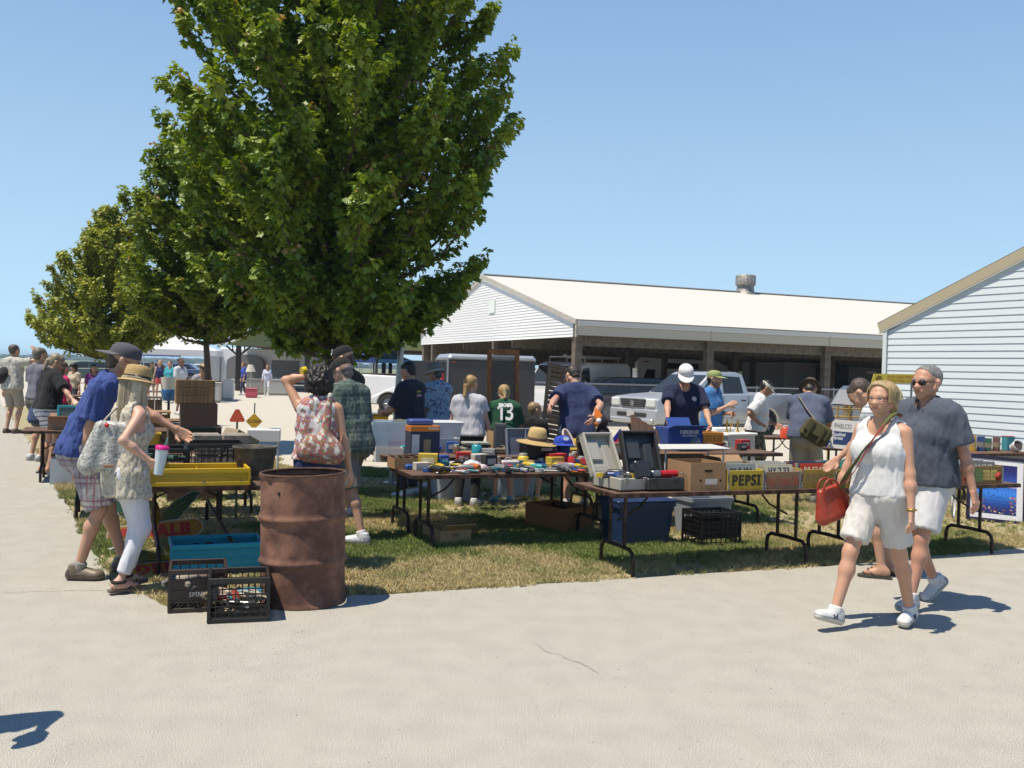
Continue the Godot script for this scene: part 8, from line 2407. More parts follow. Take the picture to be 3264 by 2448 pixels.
func crowd() -> void:
	var W := Color(0.78,0.78,0.77)
	var gy := 0.012
	# ---- the couple walking past
	var w1 := person({"label": "smiling woman in white tank top and white shorts walking with red handbag","at": Vector3(2.47,gy,-6.36),"yaw": -52,"h": 1.66,"fem": true,"bulk": 1.13,"arm": 1.12,"leg": 1.06,"cell": 0.010,"hcell": 0.0035,"ncell": 0.004,"scell": 0.006,
		"skin": Color(0.60,0.33,0.215),"hair": "bob","hairc": Color(0.50,0.36,0.18),"glasses": [Color(0.13,0.03,0.03),false],"look": [4,-2],
		"fr": Vector3(-0.12,0.10,0.33),"fl": Vector3(0.10,0.085,-0.27),"tp": [4,-16],"hl": Vector3(0.27,0.80,0.05),"hr": Vector3(-0.30,0.83,0.10),"curl": [0.5,0.7],
		"top": {"called": "tank_top","pat": {"c": W},"sleeve": 0.0,"neck": 0.055,"hem": 0.01,"amp": 0.009},"bottom": {"called": "shorts","amp": 0.010,"pat": {"c": Color(0.72,0.69,0.64)},"len": 0.80,"wide": 1.14,"gap": 0.018},
		"shoes": {"c": Color(0.74,0.74,0.72),"c2": Color(0.60,0.58,0.50)},"sock": [0.09,W]})
	shoe_marks(w1)
	strands(w1,320,Color(0.58,0.42,0.21),0.015,5)
	ribbon([Vector3(0.105,1.415,-0.03),Vector3(0.10,1.425,0.05),Vector3(0.03,1.28,0.135),Vector3(-0.06,1.14,0.160),Vector3(-0.16,1.0,0.15),Vector3(-0.235,0.90,0.09)],0.040,0.004,Color(0.10,0.13,0.035),Vector3.UP,"green_strap",w1,M.cloth)
	var rb := handbag(w1)
	var wp := mb()
	var rg: Dictionary = w1.get_meta("rig")
	var wr: Vector3 = rg.arms[0][2]
	var wd: Vector3 = (rg.arms[0][2] - rg.arms[0][1]).normalized()
	var lp := []
	var s1 := wd.cross(Vector3.UP).normalized()
	for i in 14: lp.append(wr - wd*0.012 + (s1*cos(TAU*i/14) + wd.cross(s1)*sin(TAU*i/14))*0.030)
	wp.tube(lp,0.006,6,Color(0.55,0.38,0.08),false,true)
	put(wp,"wristwatch",M.metal,w1)
	person({"label": "grey-haired man in slate blue T-shirt and white shorts beside the walking woman","at": Vector3(3.04,gy,-6.99),"yaw": -60,"h": 1.79,"bulk": 1.08,"belly": 0.95,"cell": 0.011,"hcell": 0.0042,"ncell": 0.0045,"scell": 0.007,
		"skin": Color(0.56,0.29,0.19),"hair": "short","hairc": Color(0.27,0.26,0.25),"glasses": [Color(0.03,0.02,0.02),true],"fl": Vector3(0.09,0.085,0.24),"fr": Vector3(-0.09,0.145,-0.27),"tp": [-6,38],"hl": Vector3(0.33,0.80,-0.10),"hr": Vector3(-0.25,0.86,0.22),"curl": [0.6,0.6],
		"top": {"pat": {"c": Color(0.085,0.10,0.135)},"hem": -0.05,"sleeve": 0.75,"gap": 0.034,"amp": 0.010},"bottom": {"called": "shorts","pat": {"c": Color(0.70,0.70,0.72)},"len": 0.86,"wide": 1.25,"gap": 0.022},
		"shoes": {"c": Color(0.62,0.62,0.60),"c2": Color(0.58,0.57,0.53)},"sock": [0.10,W]})
	person({"label": "man in white and grey striped shirt and flip-flops leaning over the soda crates","at": Vector3(3.16,gy,-8.04),"yaw": -125,"h": 1.76,"lean": 24,"hip": Vector3(0,0.92,-0.06),"cell": 0.014,"hcell": 0.006,"ncell": 0.006,
		"hair": "short","hairc": Color(0.10,0.07,0.05),"hrw": PH(2655,1478,0.92),"hlw": PH(2700,1500,0.86),"er": Vector3(-0.4,-0.8,0),"shoe": "sandal","shoes": {"c": Color(0.06,0.055,0.05),"c2": Color(0.03,0.03,0.03)},"pd": [null,null],"look": [0,30],
		"top": {"pat": {"t": "stripe","c": Color(0.66,0.68,0.71),"c2": Color(0.16,0.18,0.23),"w": 0.055,"b": 0.011},"hem": -0.04,"sleeve": 0.8,"gap": 0.02},"ccell": 0.010,"bottom": {"called": "shorts","pat": {"c": Color(0.30,0.26,0.19)},"len": 0.9,"wide": 1.2}})
	# ---- left foreground pair
	var cup := P(512,1462,6.62)
	var w4 := person({"label": "blonde woman in straw hat and cream tunic carrying a snakeskin tote","at": Vector3(-2.72,gy,-6.80),"yaw": 138,"h": 1.60,"fem": true,"cell": 0.011,"hcell": 0.0055,"ncell": 0.0045,"lean": 3,
		"skin": Color(0.63,0.37,0.26),"hair": "long","hlen": 0.42,"hairc": Color(0.66,0.57,0.40),"look": [12,10],"hat": {"t": "fedora","c": Color(0.46,0.31,0.13),"c2": Color(0.50,0.35,0.16),"band": Color(0.02,0.018,0.016),"w": 0.135,"hh": 0.115,"tip": -4},
		"hrw": cup + Vector3(-0.06,-0.02,0.02),"er": Vector3(-0.5,-0.9,-0.3),"curl": [0.5,1.15],"hl": Vector3(0.24,0.86,0.18),"pn": [Vector3(-1,0,0.2),Vector3(0.6,0.2,0.6)],
		"top": {"called": "tunic","pat": {"t": "floral","c": Color(0.62,0.58,0.47),"s": 38.0,"m": 0.22,"cs": [Color(0.42,0.39,0.31),Color(0.48,0.42,0.28),Color(0.30,0.28,0.24)]},"sleeve": 0.0,"hem": -0.19,"flare": 0.045,"neck": 0.03,"amp": 0.016,"strap": 0.0},
		"bottom": {"called": "jeans","pat": {"c": Color(0.76,0.77,0.83)},"len": 1.86,"gap": 0.012,"wide": 0.94},"shoe": "sandal","shoes": {"c": Color(0.16,0.12,0.10),"c2": Color(0.03,0.022,0.02),"strap": true},"fl": Vector3(0.09,0.10,0.06),"fr": Vector3(-0.09,0.10,-0.08),"ty": [4,-4]})
	strands(w4,260,Color(0.70,0.60,0.42),0.40,6,0.15)
	tumbler(cup)
	snake_tote()
	person({"label": "man in royal blue T-shirt and backward grey cap bending over the crates","at": Vector3(-3.10,gy,-7.22),"yaw": 104,"h": 1.87,"bulk": 1.05,"lean": 24,"hip": Vector3(0,0.905,-0.10),"cell": 0.012,"hcell": 0.0055,"ncell": 0.005,"look": [8,-4],
		"skin": Color(0.56,0.31,0.20),"hair": "fringe","hairc": Color(0.10,0.06,0.04),"hat": {"t": "cap","c": Color(0.085,0.085,0.10),"c2": Color(0.13,0.13,0.15),"back": true,"tip": -4},"glasses": [Color(0.02,0.02,0.02),true],
		"hrw": P(258,1480,7.05),"er": Vector3(-0.6,0.1,-0.8),"hlw": P(596,1392,7.55),"el": Vector3(0.3,-0.9,0.0),"curl": [0.7,0.6],
		"top": {"pat": {"c": Color(0.045,0.085,0.29)},"hem": -0.05,"sleeve": 0.78,"gap": 0.022,"amp": 0.016},"bottom": {"called": "shorts","pat": {"t": "plaid","c": Color(0.46,0.45,0.47),"c2": Color(0.24,0.10,0.12)},"len": 0.98,"wide": 1.25,"gap": 0.02},"ccell": 0.010,
		"shoes": {"c": Color(0.17,0.13,0.09),"c2": Color(0.09,0.075,0.06)},"sock": [0.10,Color(0.35,0.33,0.3)],"fr": Vector3(-0.11,0.085,-0.10),"fl": Vector3(0.12,0.085,0.16)})
	# ---- left background
	var d6 := PH(150,1512)
	var w6 := person({"label": "woman in black top and striped white shorts with a navy bag","at": d6 + Vector3(0,gy,0),"yaw": 138,"h": 1.74,"fem": true,"bulk": 1.12,"cell": 0.014,"hcell": 0.008,"ncell": 0.007,"ccell": 0.009,"lean": 6,
		"hair": "tail","tail_y": -0.02,"hairc": Color(0.36,0.29,0.19),"glasses": [Color(0.02,0.02,0.02),true],"look": [-20,20],"hrw": P(245,1290,13.2),"er": Vector3(-0.3,-1,0),"hl": Vector3(0.25,0.85,0.1),"leg": 1.05,
		"top": {"pat": {"c": Color(0.010,0.010,0.012)},"hem": 0.0,"sleeve": 0.9,"gap": 0.03},"bottom": {"called": "shorts","pat": {"t": "stripe","c": Color(0.70,0.72,0.76),"c2": Color(0.03,0.04,0.09),"w": 0.062,"b": 0.013},"len": 0.72,"wide": 1.2,"gap": 0.02,"amp": 0.003},"shoe": "sandal","shoes": {"c": Color(0.03,0.025,0.025),"c2": Color(0.03,0.025,0.025)}})
	var bag := mb()
	bag.lathe(T(Vector3(0.30,0.70,-0.05))*Transform3D(Basis.from_scale(Vector3(1,1,0.55)),Vector3.ZERO),[Vector2(0.01,0),Vector2(0.15,0.0),Vector2(0.19,0.05),Vector2(0.14,0.20),Vector2(0.05,0.30),Vector2(0.03,0.31)],16,Color(0.025,0.05,0.12)); put(bag,"shoulder_bag",M.cloth,w6)
	var bs := mb(); bs.tube([Vector3(0.30,0.99,-0.05),Vector3(0.26,1.25,-0.06),Vector3(0.17,1.47,-0.03)],0.008,6,Color(0.025,0.05,0.12)); put(bs,"bag_strap",M.cloth,w6)
	var small := {"cell": 0.02,"hcell": 0.010,"ncell": 0.009,"scell": 0.012,"rcell": 0.011}
	var add := func(d: Dictionary) -> Node3D:
		for q in small: if not d.has(q): d[q] = small[q]
		return person(d)
	add.call({"label": "man in grey T-shirt standing behind the woman in black","at": at_x(118,15.2),"yaw": 150,"h": 1.84,"hairc": Color(0.2,0.17,0.13),"top": {"pat": {"c": Color(0.16,0.16,0.20)}},"bottom": {"called": "shorts","pat": {"c": Color(0.12,0.11,0.10)},"len": 0.9,"wide": 1.2}})
	var w8: Node3D = add.call({"label": "man in pale floral shirt and khaki shorts with black sling bag","at": at_x(38,20.6),"yaw": 165,"h": 1.95,"bulk": 1.05,"hairc": Color(0.12,0.09,0.07),"hr": Vector3(-0.28,1.62,0.22),"er": Vector3(-0.9,-0.4,0),"top": {"pat": {"t": "floral","c": Color(0.55,0.53,0.48),"s": 14.0,"m": 0.2,"cs": [Color(0.40,0.36,0.30),Color(0.32,0.33,0.34)]},"hem": -0.06,"gap": 0.02},"bottom": {"called": "shorts","pat": {"c": Color(0.38,0.34,0.27)},"len": 0.95,"wide": 1.2},"shoes": {"c": Color(0.14,0.09,0.06),"c2": Color(0.12,0.1,0.08)},"ccell": 0.016})
	var sb := mb(); sb.ell(T(Vector3(0.12,1.25,-0.20),0,0,35),Vector3(0.13,0.22,0.07),Color(0.02,0.02,0.025)); put(sb,"sling_bag",M.cloth,w8)
	add.call({"label": "person in bright magenta top behind the woman in black","at": at_x(192,16.4),"yaw": 140,"h": 1.62,"fem": true,"hair": "long","hairc": Color(0.13,0.08,0.05),"top": {"pat": {"c": Color(0.62,0.02,0.16)}},"bottom": {"pat": {"c": Color(0.1,0.1,0.14)},"len": 1.9}})
	add.call({"label": "short-haired person in brown tank top behind the man in blue","at": at_x(362,14.6),"yaw": 70,"h": 1.82,"hairc": Color(0.14,0.09,0.06),"skin": Color(0.55,0.30,0.19),"top": {"pat": {"c": Color(0.20,0.11,0.06)},"sleeve": 0.0,"neck": 0.03},"bottom": {"pat": {"c": Color(0.09,0.09,0.12)},"len": 1.9},"glasses": [Color(0.02,0.02,0.02),true]})
	# ---- the group round the drum
	var w10 := person({"label": "woman in floral tank top and blue jeans with hand on her dark curly hair","at": at_x(1003,7.75),"yaw": 172,"h": 1.66,"fem": true,"bulk": 1.10,"arm": 1.1,"cell": 0.012,"hcell": 0.006,"ncell": 0.0045,"ccell": 0.0085,
		"skin": Color(0.58,0.31,0.19),"hair": "curly","hairc": Color(0.022,0.014,0.012),"hamp": 0.016,"look": [30,12],"hl": Vector3(0.075,1.655,0.03),"el": Vector3(1.0,-0.15,0.1),"pn": [Vector3(0.2,-1,0),Vector3(1,0,0.2)],"pd": [Vector3(-1,0.25,0.1),null],"hr": Vector3(-0.30,0.80,0.0),"curl": [0.3,0.7],
		"top": {"called": "tank_top","pat": {"t": "floral","c": Color(0.74,0.73,0.72),"s": 15.0,"m": 0.02,"cs": [Color(0.55,0.10,0.07),Color(0.12,0.28,0.17),Color(0.62,0.26,0.08),Color(0.18,0.20,0.40),Color(0.55,0.42,0.44),Color(0.6,0.12,0.2)]},"sleeve": 0.0,"neck": 0.02,"hem": 0.02,"amp": 0.008},"bottom": {"called": "jeans","pat": {"c": Color(0.022,0.045,0.14)},"len": 1.9,"gap": 0.008},"shoes": {"c": Color(0.2,0.2,0.2),"c2": Color(0.5,0.5,0.5)}})
	floral_bag(w10)
	var bn := mb(); bn.tube([Vector3(0.135,1.61,0.05),Vector3(0.16,1.60,0.02)],0.033,10,Color(0.75,0.55,0.02)); put(bn,"wristband",M.plastic,w10)
	var w11 := person({"label": "man in green plaid shirt and black cap stepping past the drum","at": Vector3(-1.50,0.0,-9.0),"yaw": -122,"h": 1.77,"bulk": 1.10,"cell": 0.013,"hcell": 0.006,"ncell": 0.0055,"ccell": 0.009,"lean": 10,"look": [8,16],
		"skin": Color(0.58,0.33,0.23),"hair": "fringe","hairc": Color(0.20,0.18,0.16),"hat": {"t": "cap","c": Color(0.012,0.012,0.014),"tip": 4},"glasses": [Color(0.02,0.02,0.02),false],"hl": Vector3(0.28,0.85,0.0),"hr": Vector3(-0.2,0.98,0.3),"fl": Vector3(0.09,0.085,-0.24),"fr": Vector3(-0.09,0.085,0.30),
		"top": {"pat": {"t": "plaid","c": Color(0.085,0.125,0.105),"c2": Color(0.17,0.22,0.19)},"hem": -0.09,"sleeve": 0.95,"gap": 0.030,"amp": 0.008},"bottom": {"called": "shorts","pat": {"c": Color(0.17,0.16,0.14)},"len": 0.98,"wide": 1.3,"gap": 0.02},"shoes": {"c": Color(0.62,0.64,0.68),"c2": Color(0.6,0.6,0.6)},"sock": [0.1,W]})
	var w12 := person({"label": "tall man in black shirt and black cap with white emblem","at": at_x(1092,10.3),"yaw": -112,"h": 1.90,"bulk": 1.05,"cell": 0.016,"hcell": 0.007,"ncell": 0.007,"look": [10,18],"hair": "fringe","hairc": Color(0.05,0.03,0.02),"hat": {"t": "cap","c": Color(0.011,0.011,0.013),"tip": 6},
		"top": {"pat": {"c": Color(0.012,0.012,0.015)},"sleeve": 0.85,"gap": 0.025},"bottom": {"called": "shorts","pat": {"c": Color(0.05,0.05,0.055)},"len": 1.0,"wide": 1.2},"hr": Vector3(-0.22,1.0,0.3),"hl": Vector3(0.2,1.0,0.32)})
	var hx: Transform3D = w12.get_meta("rig").hx
	var em := mb()
	for e in [[-0.020,0.02,-0.008,0.055],[-0.008,0.055,0.012,0.052],[0.012,0.052,0.006,0.022],[0.006,0.022,-0.020,0.02],[-0.02,0.02,-0.035,0.008],[0.006,0.022,0.022,0.006]]:
		var q0 := Vector3(0.055 + e[0],e[1] + 0.062,0.082 - e[1]*0.4); var q1 := Vector3(0.055 + e[2],e[3] + 0.062,0.082 - e[3]*0.4)
		em.bar(hx*(q0*1.09),hx*(q1*1.09),0.008,0.008,Color(0.75,0.75,0.75))
	put(em,"cap_emblem",M.cloth,w12)
	# ---- behind the middle table
	var w13 := person({"label": "man in navy work shirt holding a white plastic bag","at": at_x(1300,12.2),"yaw": -118,"h": 1.76,"bulk": 1.12,"cell": 0.016,"hcell": 0.007,"ncell": 0.0065,"look": [0,24],"hairc": Color(0.015,0.012,0.01),"skin": Color(0.45,0.24,0.16),
		"top": {"pat": {"c": Color(0.018,0.022,0.042)},"hem": -0.06,"sleeve": 0.9,"gap": 0.03},"bottom": {"pat": {"c": Color(0.04,0.045,0.07)},"len": 1.9},"hl": Vector3(0.12,1.08,0.34),"hr": Vector3(-0.10,1.08,0.36)})
	var ch := mb(); ch.bx(Vector3(0.06,1.36,-0.168),Vector3(0.07,0.022,0.006),Color(0.6,0.5,0.05)); ch.bx(Vector3(0.06,1.31,-0.172),Vector3(0.09,0.03,0.006),Color(0.5,0.3,0.35)); put(ch,"shirt_print",M.cloth,w13)
	person({"label": "man in light blue patterned shirt and grey bucket hat","at": at_x(1384,13.2),"yaw": -128,"h": 1.74,"bulk": 1.06,"cell": 0.016,"hcell": 0.008,"ncell": 0.007,"ccell": 0.011,"look": [0,20],"hair": "fringe","hairc": Color(0.1,0.09,0.08),"skin": Color(0.36,0.19,0.12),"hat": {"t": "bucket","c": Color(0.20,0.20,0.19),"c2": Color(0.42,0.41,0.38),"w": 0.14,"drop": 0.03},
		"top": {"pat": {"t": "floral","c": Color(0.27,0.40,0.55),"s": 15.0,"m": 0.14,"cs": [Color(0.05,0.07,0.18),Color(0.08,0.11,0.25),Color(0.5,0.55,0.6)]},"hem": -0.1,"sleeve": 0.9,"gap": 0.03},"bottom": {"pat": {"c": Color(0.10,0.10,0.11)},"len": 1.9},"hr": Vector3(-0.1,1.0,0.3)})
	person({"label": "blonde woman in pale grey T-shirt and black trousers seen from behind","at": PH(1487,1612),"yaw": 172,"h": 1.61,"fem": true,"bulk": 1.17,"arm": 1.1,"cell": 0.015,"hcell": 0.007,"ncell": 0.006,"skin": Color(0.60,0.34,0.24),"hair": "tail","tail_y": -0.03,"hairc": Color(0.50,0.31,0.12),"look": [-25,10],
		"top": {"pat": {"c": Color(0.52,0.52,0.56)},"hem": 0.0,"sleeve": 0.5,"gap": 0.018,"amp": 0.009},"bottom": {"pat": {"c": Color(0.012,0.012,0.014)},"len": 1.95},"shoes": {"c": Color(0.55,0.55,0.55),"c2": Color(0.62,0.6,0.56)},"hr": Vector3(-0.30,0.84,0.08),"hl": Vector3(0.24,0.9,0.2)})
	var w16 := person({"label": "girl in green number 13 jersey with braided blonde hair","at": PH(1600,1606),"yaw": 186,"h": 1.52,"fem": true,"cell": 0.015,"hcell": 0.007,"ncell": 0.006,"lean": 12,"skin": Color(0.56,0.32,0.21),"hair": "tail","tail_y": 0.0,"hairc": Color(0.46,0.31,0.13),"look": [0,26],
		"top": {"called": "jersey","pat": {"c": Color(0.012,0.085,0.042)},"hem": -0.07,"sleeve": 0.85,"gap": 0.03},"bottom": {"called": "shorts","pat": {"c": Color(0.015,0.015,0.018)},"len": 0.6,"wide": 1.2},"shoes": {"c": Color(0.10,0.30,0.30),"c2": Color(0.12,0.36,0.30)},"sock": [0.08,Color(0.5,0.52,0.55)],"hl": Vector3(0.2,0.98,0.34),"hr": Vector3(-0.2,0.98,0.34)})
	var rg6: Dictionary = w16.get_meta("rig")
	var lb: Basis = rg6.lean*Basis(Vector3.UP,PI)
	text("13",0.21,Color(0.72,0.72,0.70),Transform3D(lb,rg6.chest + rg6.lean*Vector3(0,0.05,-0.138)),w16,"jersey_number",800,0.006,"Droid Sans",0.20)
	text("PAIGE",0.05,Color(0.72,0.72,0.70),Transform3D(lb*Basis(Vector3.RIGHT,-0.25),rg6.upper + rg6.lean*Vector3(0,0.02,-0.128)),w16,"jersey_name",800,0.006,"Droid Sans",0.16)
	person({"label": "small blond boy in black shirt and yellow shoes","at": PH(1694,1600),"yaw": 160,"h": 1.27,"head": 1.14,"cell": 0.014,"hcell": 0.007,"ncell": 0.006,"skin": Color(0.60,0.36,0.25),"hairc": Color(0.40,0.27,0.13),"look": [-40,5],"top": {"pat": {"c": Color(0.014,0.013,0.018)},"hem": -0.04,"sleeve": 0.8},"bottom": {"called": "shorts","pat": {"c": Color(0.02,0.02,0.03)},"len": 0.8,"wide": 1.2},"shoes": {"c": Color(0.55,0.40,0.02),"c2": Color(0.5,0.4,0.05)},"sock": [0.12,Color(0.6,0.5,0.5)]})
	person({"label": "short-haired man in navy T-shirt bending to the table, back turned","at": at_x(1832,11.7),"yaw": -166,"h": 1.80,"bulk": 1.07,"cell": 0.014,"hcell": 0.007,"ncell": 0.006,"lean": 14,"look": [12,30],"skin": Color(0.57,0.31,0.22),"hairc": Color(0.05,0.035,0.028),"hrw": P(1890,1330,11.4),"hlw": P(1752,1300,11.2),
		"top": {"pat": {"c": Color(0.030,0.045,0.125)},"hem": -0.06,"sleeve": 0.7,"gap": 0.026,"amp": 0.009},"bottom": {"called": "shorts","pat": {"c": Color(0.06,0.07,0.12)},"len": 0.95,"wide": 1.2}})
	var w19 := person({"label": "man in white cap and dark navy T-shirt behind the blue carton","at": at_x(2166,12.3),"yaw": 6,"h": 1.84,"bulk": 1.06,"cell": 0.013,"hcell": 0.006,"ncell": 0.006,"lean": 8,"look": [-12,24],"skin": Color(0.58,0.32,0.21),"hair": "fringe","hairc": Color(0.2,0.12,0.07),"hat": {"t": "cap","c": Color(0.74,0.74,0.75),"tip": 2},"glasses": [Color(0.02,0.02,0.02),true],"hrw": P(2128,1335,11.75),"hlw": P(2262,1352,11.9),
		"top": {"pat": {"c": Color(0.014,0.017,0.055)},"hem": 0.02,"sleeve": 0.75,"gap": 0.02},"bottom": {"called": "shorts","pat": {"c": Color(0.05,0.055,0.07)},"len": 0.95,"wide": 1.2}})
	var badge := mb(); badge.lathe(T(Vector3(0.10,1.36,0.165),0,82),[Vector2(0.033,-0.003),Vector2(0.033,0.003),Vector2(0.022,0.004),Vector2(0.001,0.004)],8,Color(0.55,0.55,0.58)); put(badge,"shirt_badge",M.cloth,w19)
	var belt := mb(); belt.lathe(T(Vector3(0,0.99,0.01))*Transform3D(Basis.from_scale(Vector3(1.28,1,1)),Vector3.ZERO),[Vector2(0.128,0),Vector2(0.132,0.0),Vector2(0.132,0.035),Vector2(0.128,0.035)],24,Color(0.6,0.6,0.58)); put(belt,"belt",M.cloth,w19)
	person({"label": "bearded man in lime cap and bright blue T-shirt beside the pickup","at": at_x(2262,14.2),"yaw": 58,"h": 1.77,"cell": 0.016,"hcell": 0.007,"ncell": 0.006,"look": [6,4],"skin": Color(0.55,0.31,0.21),"beard": Color(0.04,0.025,0.02),"hair": "fringe","hairc": Color(0.03,0.02,0.015),"hat": {"t": "cap","c": Color(0.30,0.36,0.13),"tip": -2},"hr": Vector3(-0.05,1.22,0.26),"hl": Vector3(0.08,1.10,0.25),
		"top": {"pat": {"c": Color(0.055,0.21,0.50)},"hem": -0.06,"sleeve": 0.8,"gap": 0.022},"bottom": {"pat": {"c": Color(0.06,0.07,0.10)},"len": 1.9}})
	person({"label": "man in white shirt and white visor with camouflage shorts","at": at_x(2404,14.6),"yaw": 74,"h": 1.66,"bulk": 1.12,"belly": 1.05,"cell": 0.016,"hcell": 0.007,"ncell": 0.0065,"lean": 10,"look": [10,26],"skin": Color(0.42,0.22,0.14),"hairc": Color(0.02,0.016,0.014),"hat": {"t": "visor","c": Color(0.62,0.66,0.58),"tip": 0},"hr": Vector3(-0.20,1.02,0.06),"er": Vector3(-0.7,0,-0.9),"hl": Vector3(0.1,1.0,0.3),"ccell": 0.012,
		"top": {"pat": {"c": Color(0.74,0.73,0.74)},"hem": -0.03,"sleeve": 0.85,"gap": 0.026,"amp": 0.010},"bottom": {"called": "shorts","pat": {"t": "camo","c": Color(0.12,0.13,0.08),"cs": [Color(0.05,0.06,0.035),Color(0.20,0.18,0.11),Color(0.03,0.03,0.025)]},"len": 1.1,"wide": 1.25,"gap": 0.02}})
	var w22 := person({"label": "man in slate polo and brown bucket hat with olive sling bag","at": at_x(2566,12.7),"yaw": 158,"h": 1.76,"bulk": 1.20,"cell": 0.014,"hcell": 0.007,"ncell": 0.0065,"lean": 24,"hip": Vector3(0,0.91,-0.10),"look": [0,30],"skin": Color(0.52,0.27,0.18),"hair": "fringe","hairc": Color(0.05,0.04,0.03),"hat": {"t": "bucket","c": Color(0.11,0.085,0.06),"w": 0.15,"drop": 0.02},"hl": Vector3(0.2,0.95,0.4),"hr": Vector3(-0.22,0.95,0.35),
		"top": {"pat": {"c": Color(0.10,0.12,0.185)},"hem": -0.05,"sleeve": 0.9,"gap": 0.028},"bottom": {"called": "shorts","pat": {"c": Color(0.34,0.31,0.27)},"len": 1.02,"wide": 1.35,"gap": 0.022},"shoes": {"c": Color(0.2,0.18,0.15),"c2": Color(0.2,0.18,0.15)}})
	sling_bag(w22)
	# ---- far people
	var far := {"cell": 0.028,"hcell": 0.016,"ncell": 0.014,"scell": 0.016,"rcell": 0.016}
	var addf := func(d: Dictionary) -> void:
		for q in far: if not d.has(q): d[q] = far[q]
		if not d.has("bottom"): d.bottom = {"pat": {"c": Color(0.05,0.06,0.1)},"len": 1.9}
		person(d)
	addf.call({"label": "woman in bright blue shirt and dark trousers on the far gravel","at": at_x(775,50.0),"yaw": -60,"h": 1.74,"fem": true,"hair": "bob","hairc": Color(0.25,0.11,0.05),"top": {"pat": {"c": Color(0.03,0.08,0.42)},"sleeve": 0.9},"fl": Vector3(0.1,0.085,0.15),"fr": Vector3(-0.1,0.085,-0.15)})
	addf.call({"label": "woman in white blouse and white trousers carrying a red purse","at": at_x(850,50.5),"yaw": 10,"h": 1.64,"fem": true,"hair": "bob","hairc": Color(0.33,0.15,0.08),"top": {"pat": {"c": Color(0.62,0.66,0.80)},"sleeve": 1.8,"hem": -0.12},"bottom": {"pat": {"c": W},"len": 1.95},"fl": Vector3(0.1,0.085,0.15),"fr": Vector3(-0.1,0.085,-0.15)})
	addf.call({"label": "woman in grey T-shirt and black visor behind the wooden crate","at": at_x(640,20.5),"yaw": 40,"h": 1.66,"fem": true,"cell": 0.018,"hcell": 0.009,"hair": "tail","hairc": Color(0.42,0.30,0.15),"look": [10,25],"hat": {"t": "visor","c": Color(0.015,0.015,0.018)},"glasses": [Color(0.02,0.02,0.02),true],"top": {"pat": {"c": Color(0.36,0.37,0.41)},"neck": 0.05}})
	addf.call({"label": "dark-haired man in white T-shirt under the white canopy","at": at_x(572,30.0),"yaw": 70,"h": 1.80,"skin": Color(0.25,0.13,0.09),"hairc": Color(0.02,0.015,0.012),"top": {"pat": {"c": Color(0.66,0.68,0.70)},"sleeve": 0.9},"bottom": {"called": "shorts","pat": {"c": Color(0.4,0.45,0.52)},"len": 0.9}})
	addf.call({"label": "blonde woman in navy tank top and coral shorts","at": at_x(508,40.0),"yaw": 20,"h": 1.74,"fem": true,"hair": "long","hairc": Color(0.5,0.35,0.17),"top": {"pat": {"c": Color(0.02,0.03,0.12)},"sleeve": 0.0},"bottom": {"called": "shorts","pat": {"c": Color(0.62,0.10,0.08)},"len": 0.5}})
	addf.call({"label": "person in turquoise T-shirt and red shorts","at": at_x(540,38.0),"yaw": -15,"h": 1.70,"top": {"pat": {"c": Color(0.05,0.36,0.42)},"sleeve": 0.9},"bottom": {"called": "shorts","pat": {"c": Color(0.55,0.11,0.09)},"len": 0.6}})
	addf.call({"label": "dark-haired person in purple shirt near the path","at": at_x(296,25.0),"yaw": 30,"h": 1.55,"fem": true,"hair": "long","hairc": Color(0.012,0.01,0.01),"top": {"pat": {"c": Color(0.25,0.05,0.24)},"sleeve": 0.8}})
	addf.call({"label": "dark-haired person in pale shirt near the path","at": at_x(233,26.0),"yaw": -20,"h": 1.55,"fem": true,"hair": "curly","hairc": Color(0.012,0.01,0.01),"top": {"pat": {"c": Color(0.55,0.45,0.35)},"sleeve": 0.8}})
	addf.call({"label": "person in green shirt beside the turquoise shirt","at": at_x(482,41.0),"yaw": 0,"h": 1.62,"top": {"pat": {"c": Color(0.12,0.17,0.08)},"sleeve": 0.9},"bottom": {"called": "shorts","pat": {"c": Color(0.3,0.3,0.3)},"len": 0.8}})
	addf.call({"label": "passer-by in dark clothes whose shadow falls on the near pavement","at": Vector3(-2.73,gy,-3.98),"yaw": 30,"h": 1.76,"top": {"pat": {"c": Color(0.04,0.05,0.08)}},"hl": Vector3(0.3,1.0,0.2),"bottom": {"pat": {"c": Color(0.05,0.05,0.06)},"len": 1.9}})
	finish_people()
	for o in get_children():
		if o.has_meta("rig"): o.remove_meta("rig")

func strands(o: Node3D,n: int,col: Color,drop: float,sd: int,el0 := 1.35) -> void:      # loose locks of hair over the hair's mass
	var g: Dictionary = o.get_meta("rig")
	var hx: Transform3D = g.hx
	var hs: float = g.hs
	var r := RandomNumberGenerator.new(); r.seed = sd
	var b := mb()
	for i in n:
		var az := r.randf_range(0.85,TAU - 0.85)      # 0 looks forward: the face stays clear
		var pts := []; var rad := []
		var wob := r.randf_range(-0.12,0.12)
		for k in 9:
			var f := k/8.0
			var el := lerpf(el0,-0.55,f)
			var rr := 1.0 + 0.10*f + r.randf_range(-0.01,0.02)
			var a := az + wob*f
			var p := Vector3(sin(a)*0.098*cos(maxf(el,-0.2))*rr,0.050 + 0.088*sin(el)*rr,-0.014 + cos(a)*0.104*cos(maxf(el,-0.2))*rr)
			var q: Vector3 = hx*(p*hs)
			if f > 0.6: q += Vector3(0,-(f - 0.6)/0.4*drop*r.randf_range(0.6,1.0),-0.02*f*(1.0 if drop > 0.2 else 0.0))
			pts.append(q); rad.append(lerpf(0.0028,0.0012,f))
		b.tube(pts,rad,3,col*r.randf_range(0.7,1.3),false)
	put(b,"hair_locks",M.hair,o)
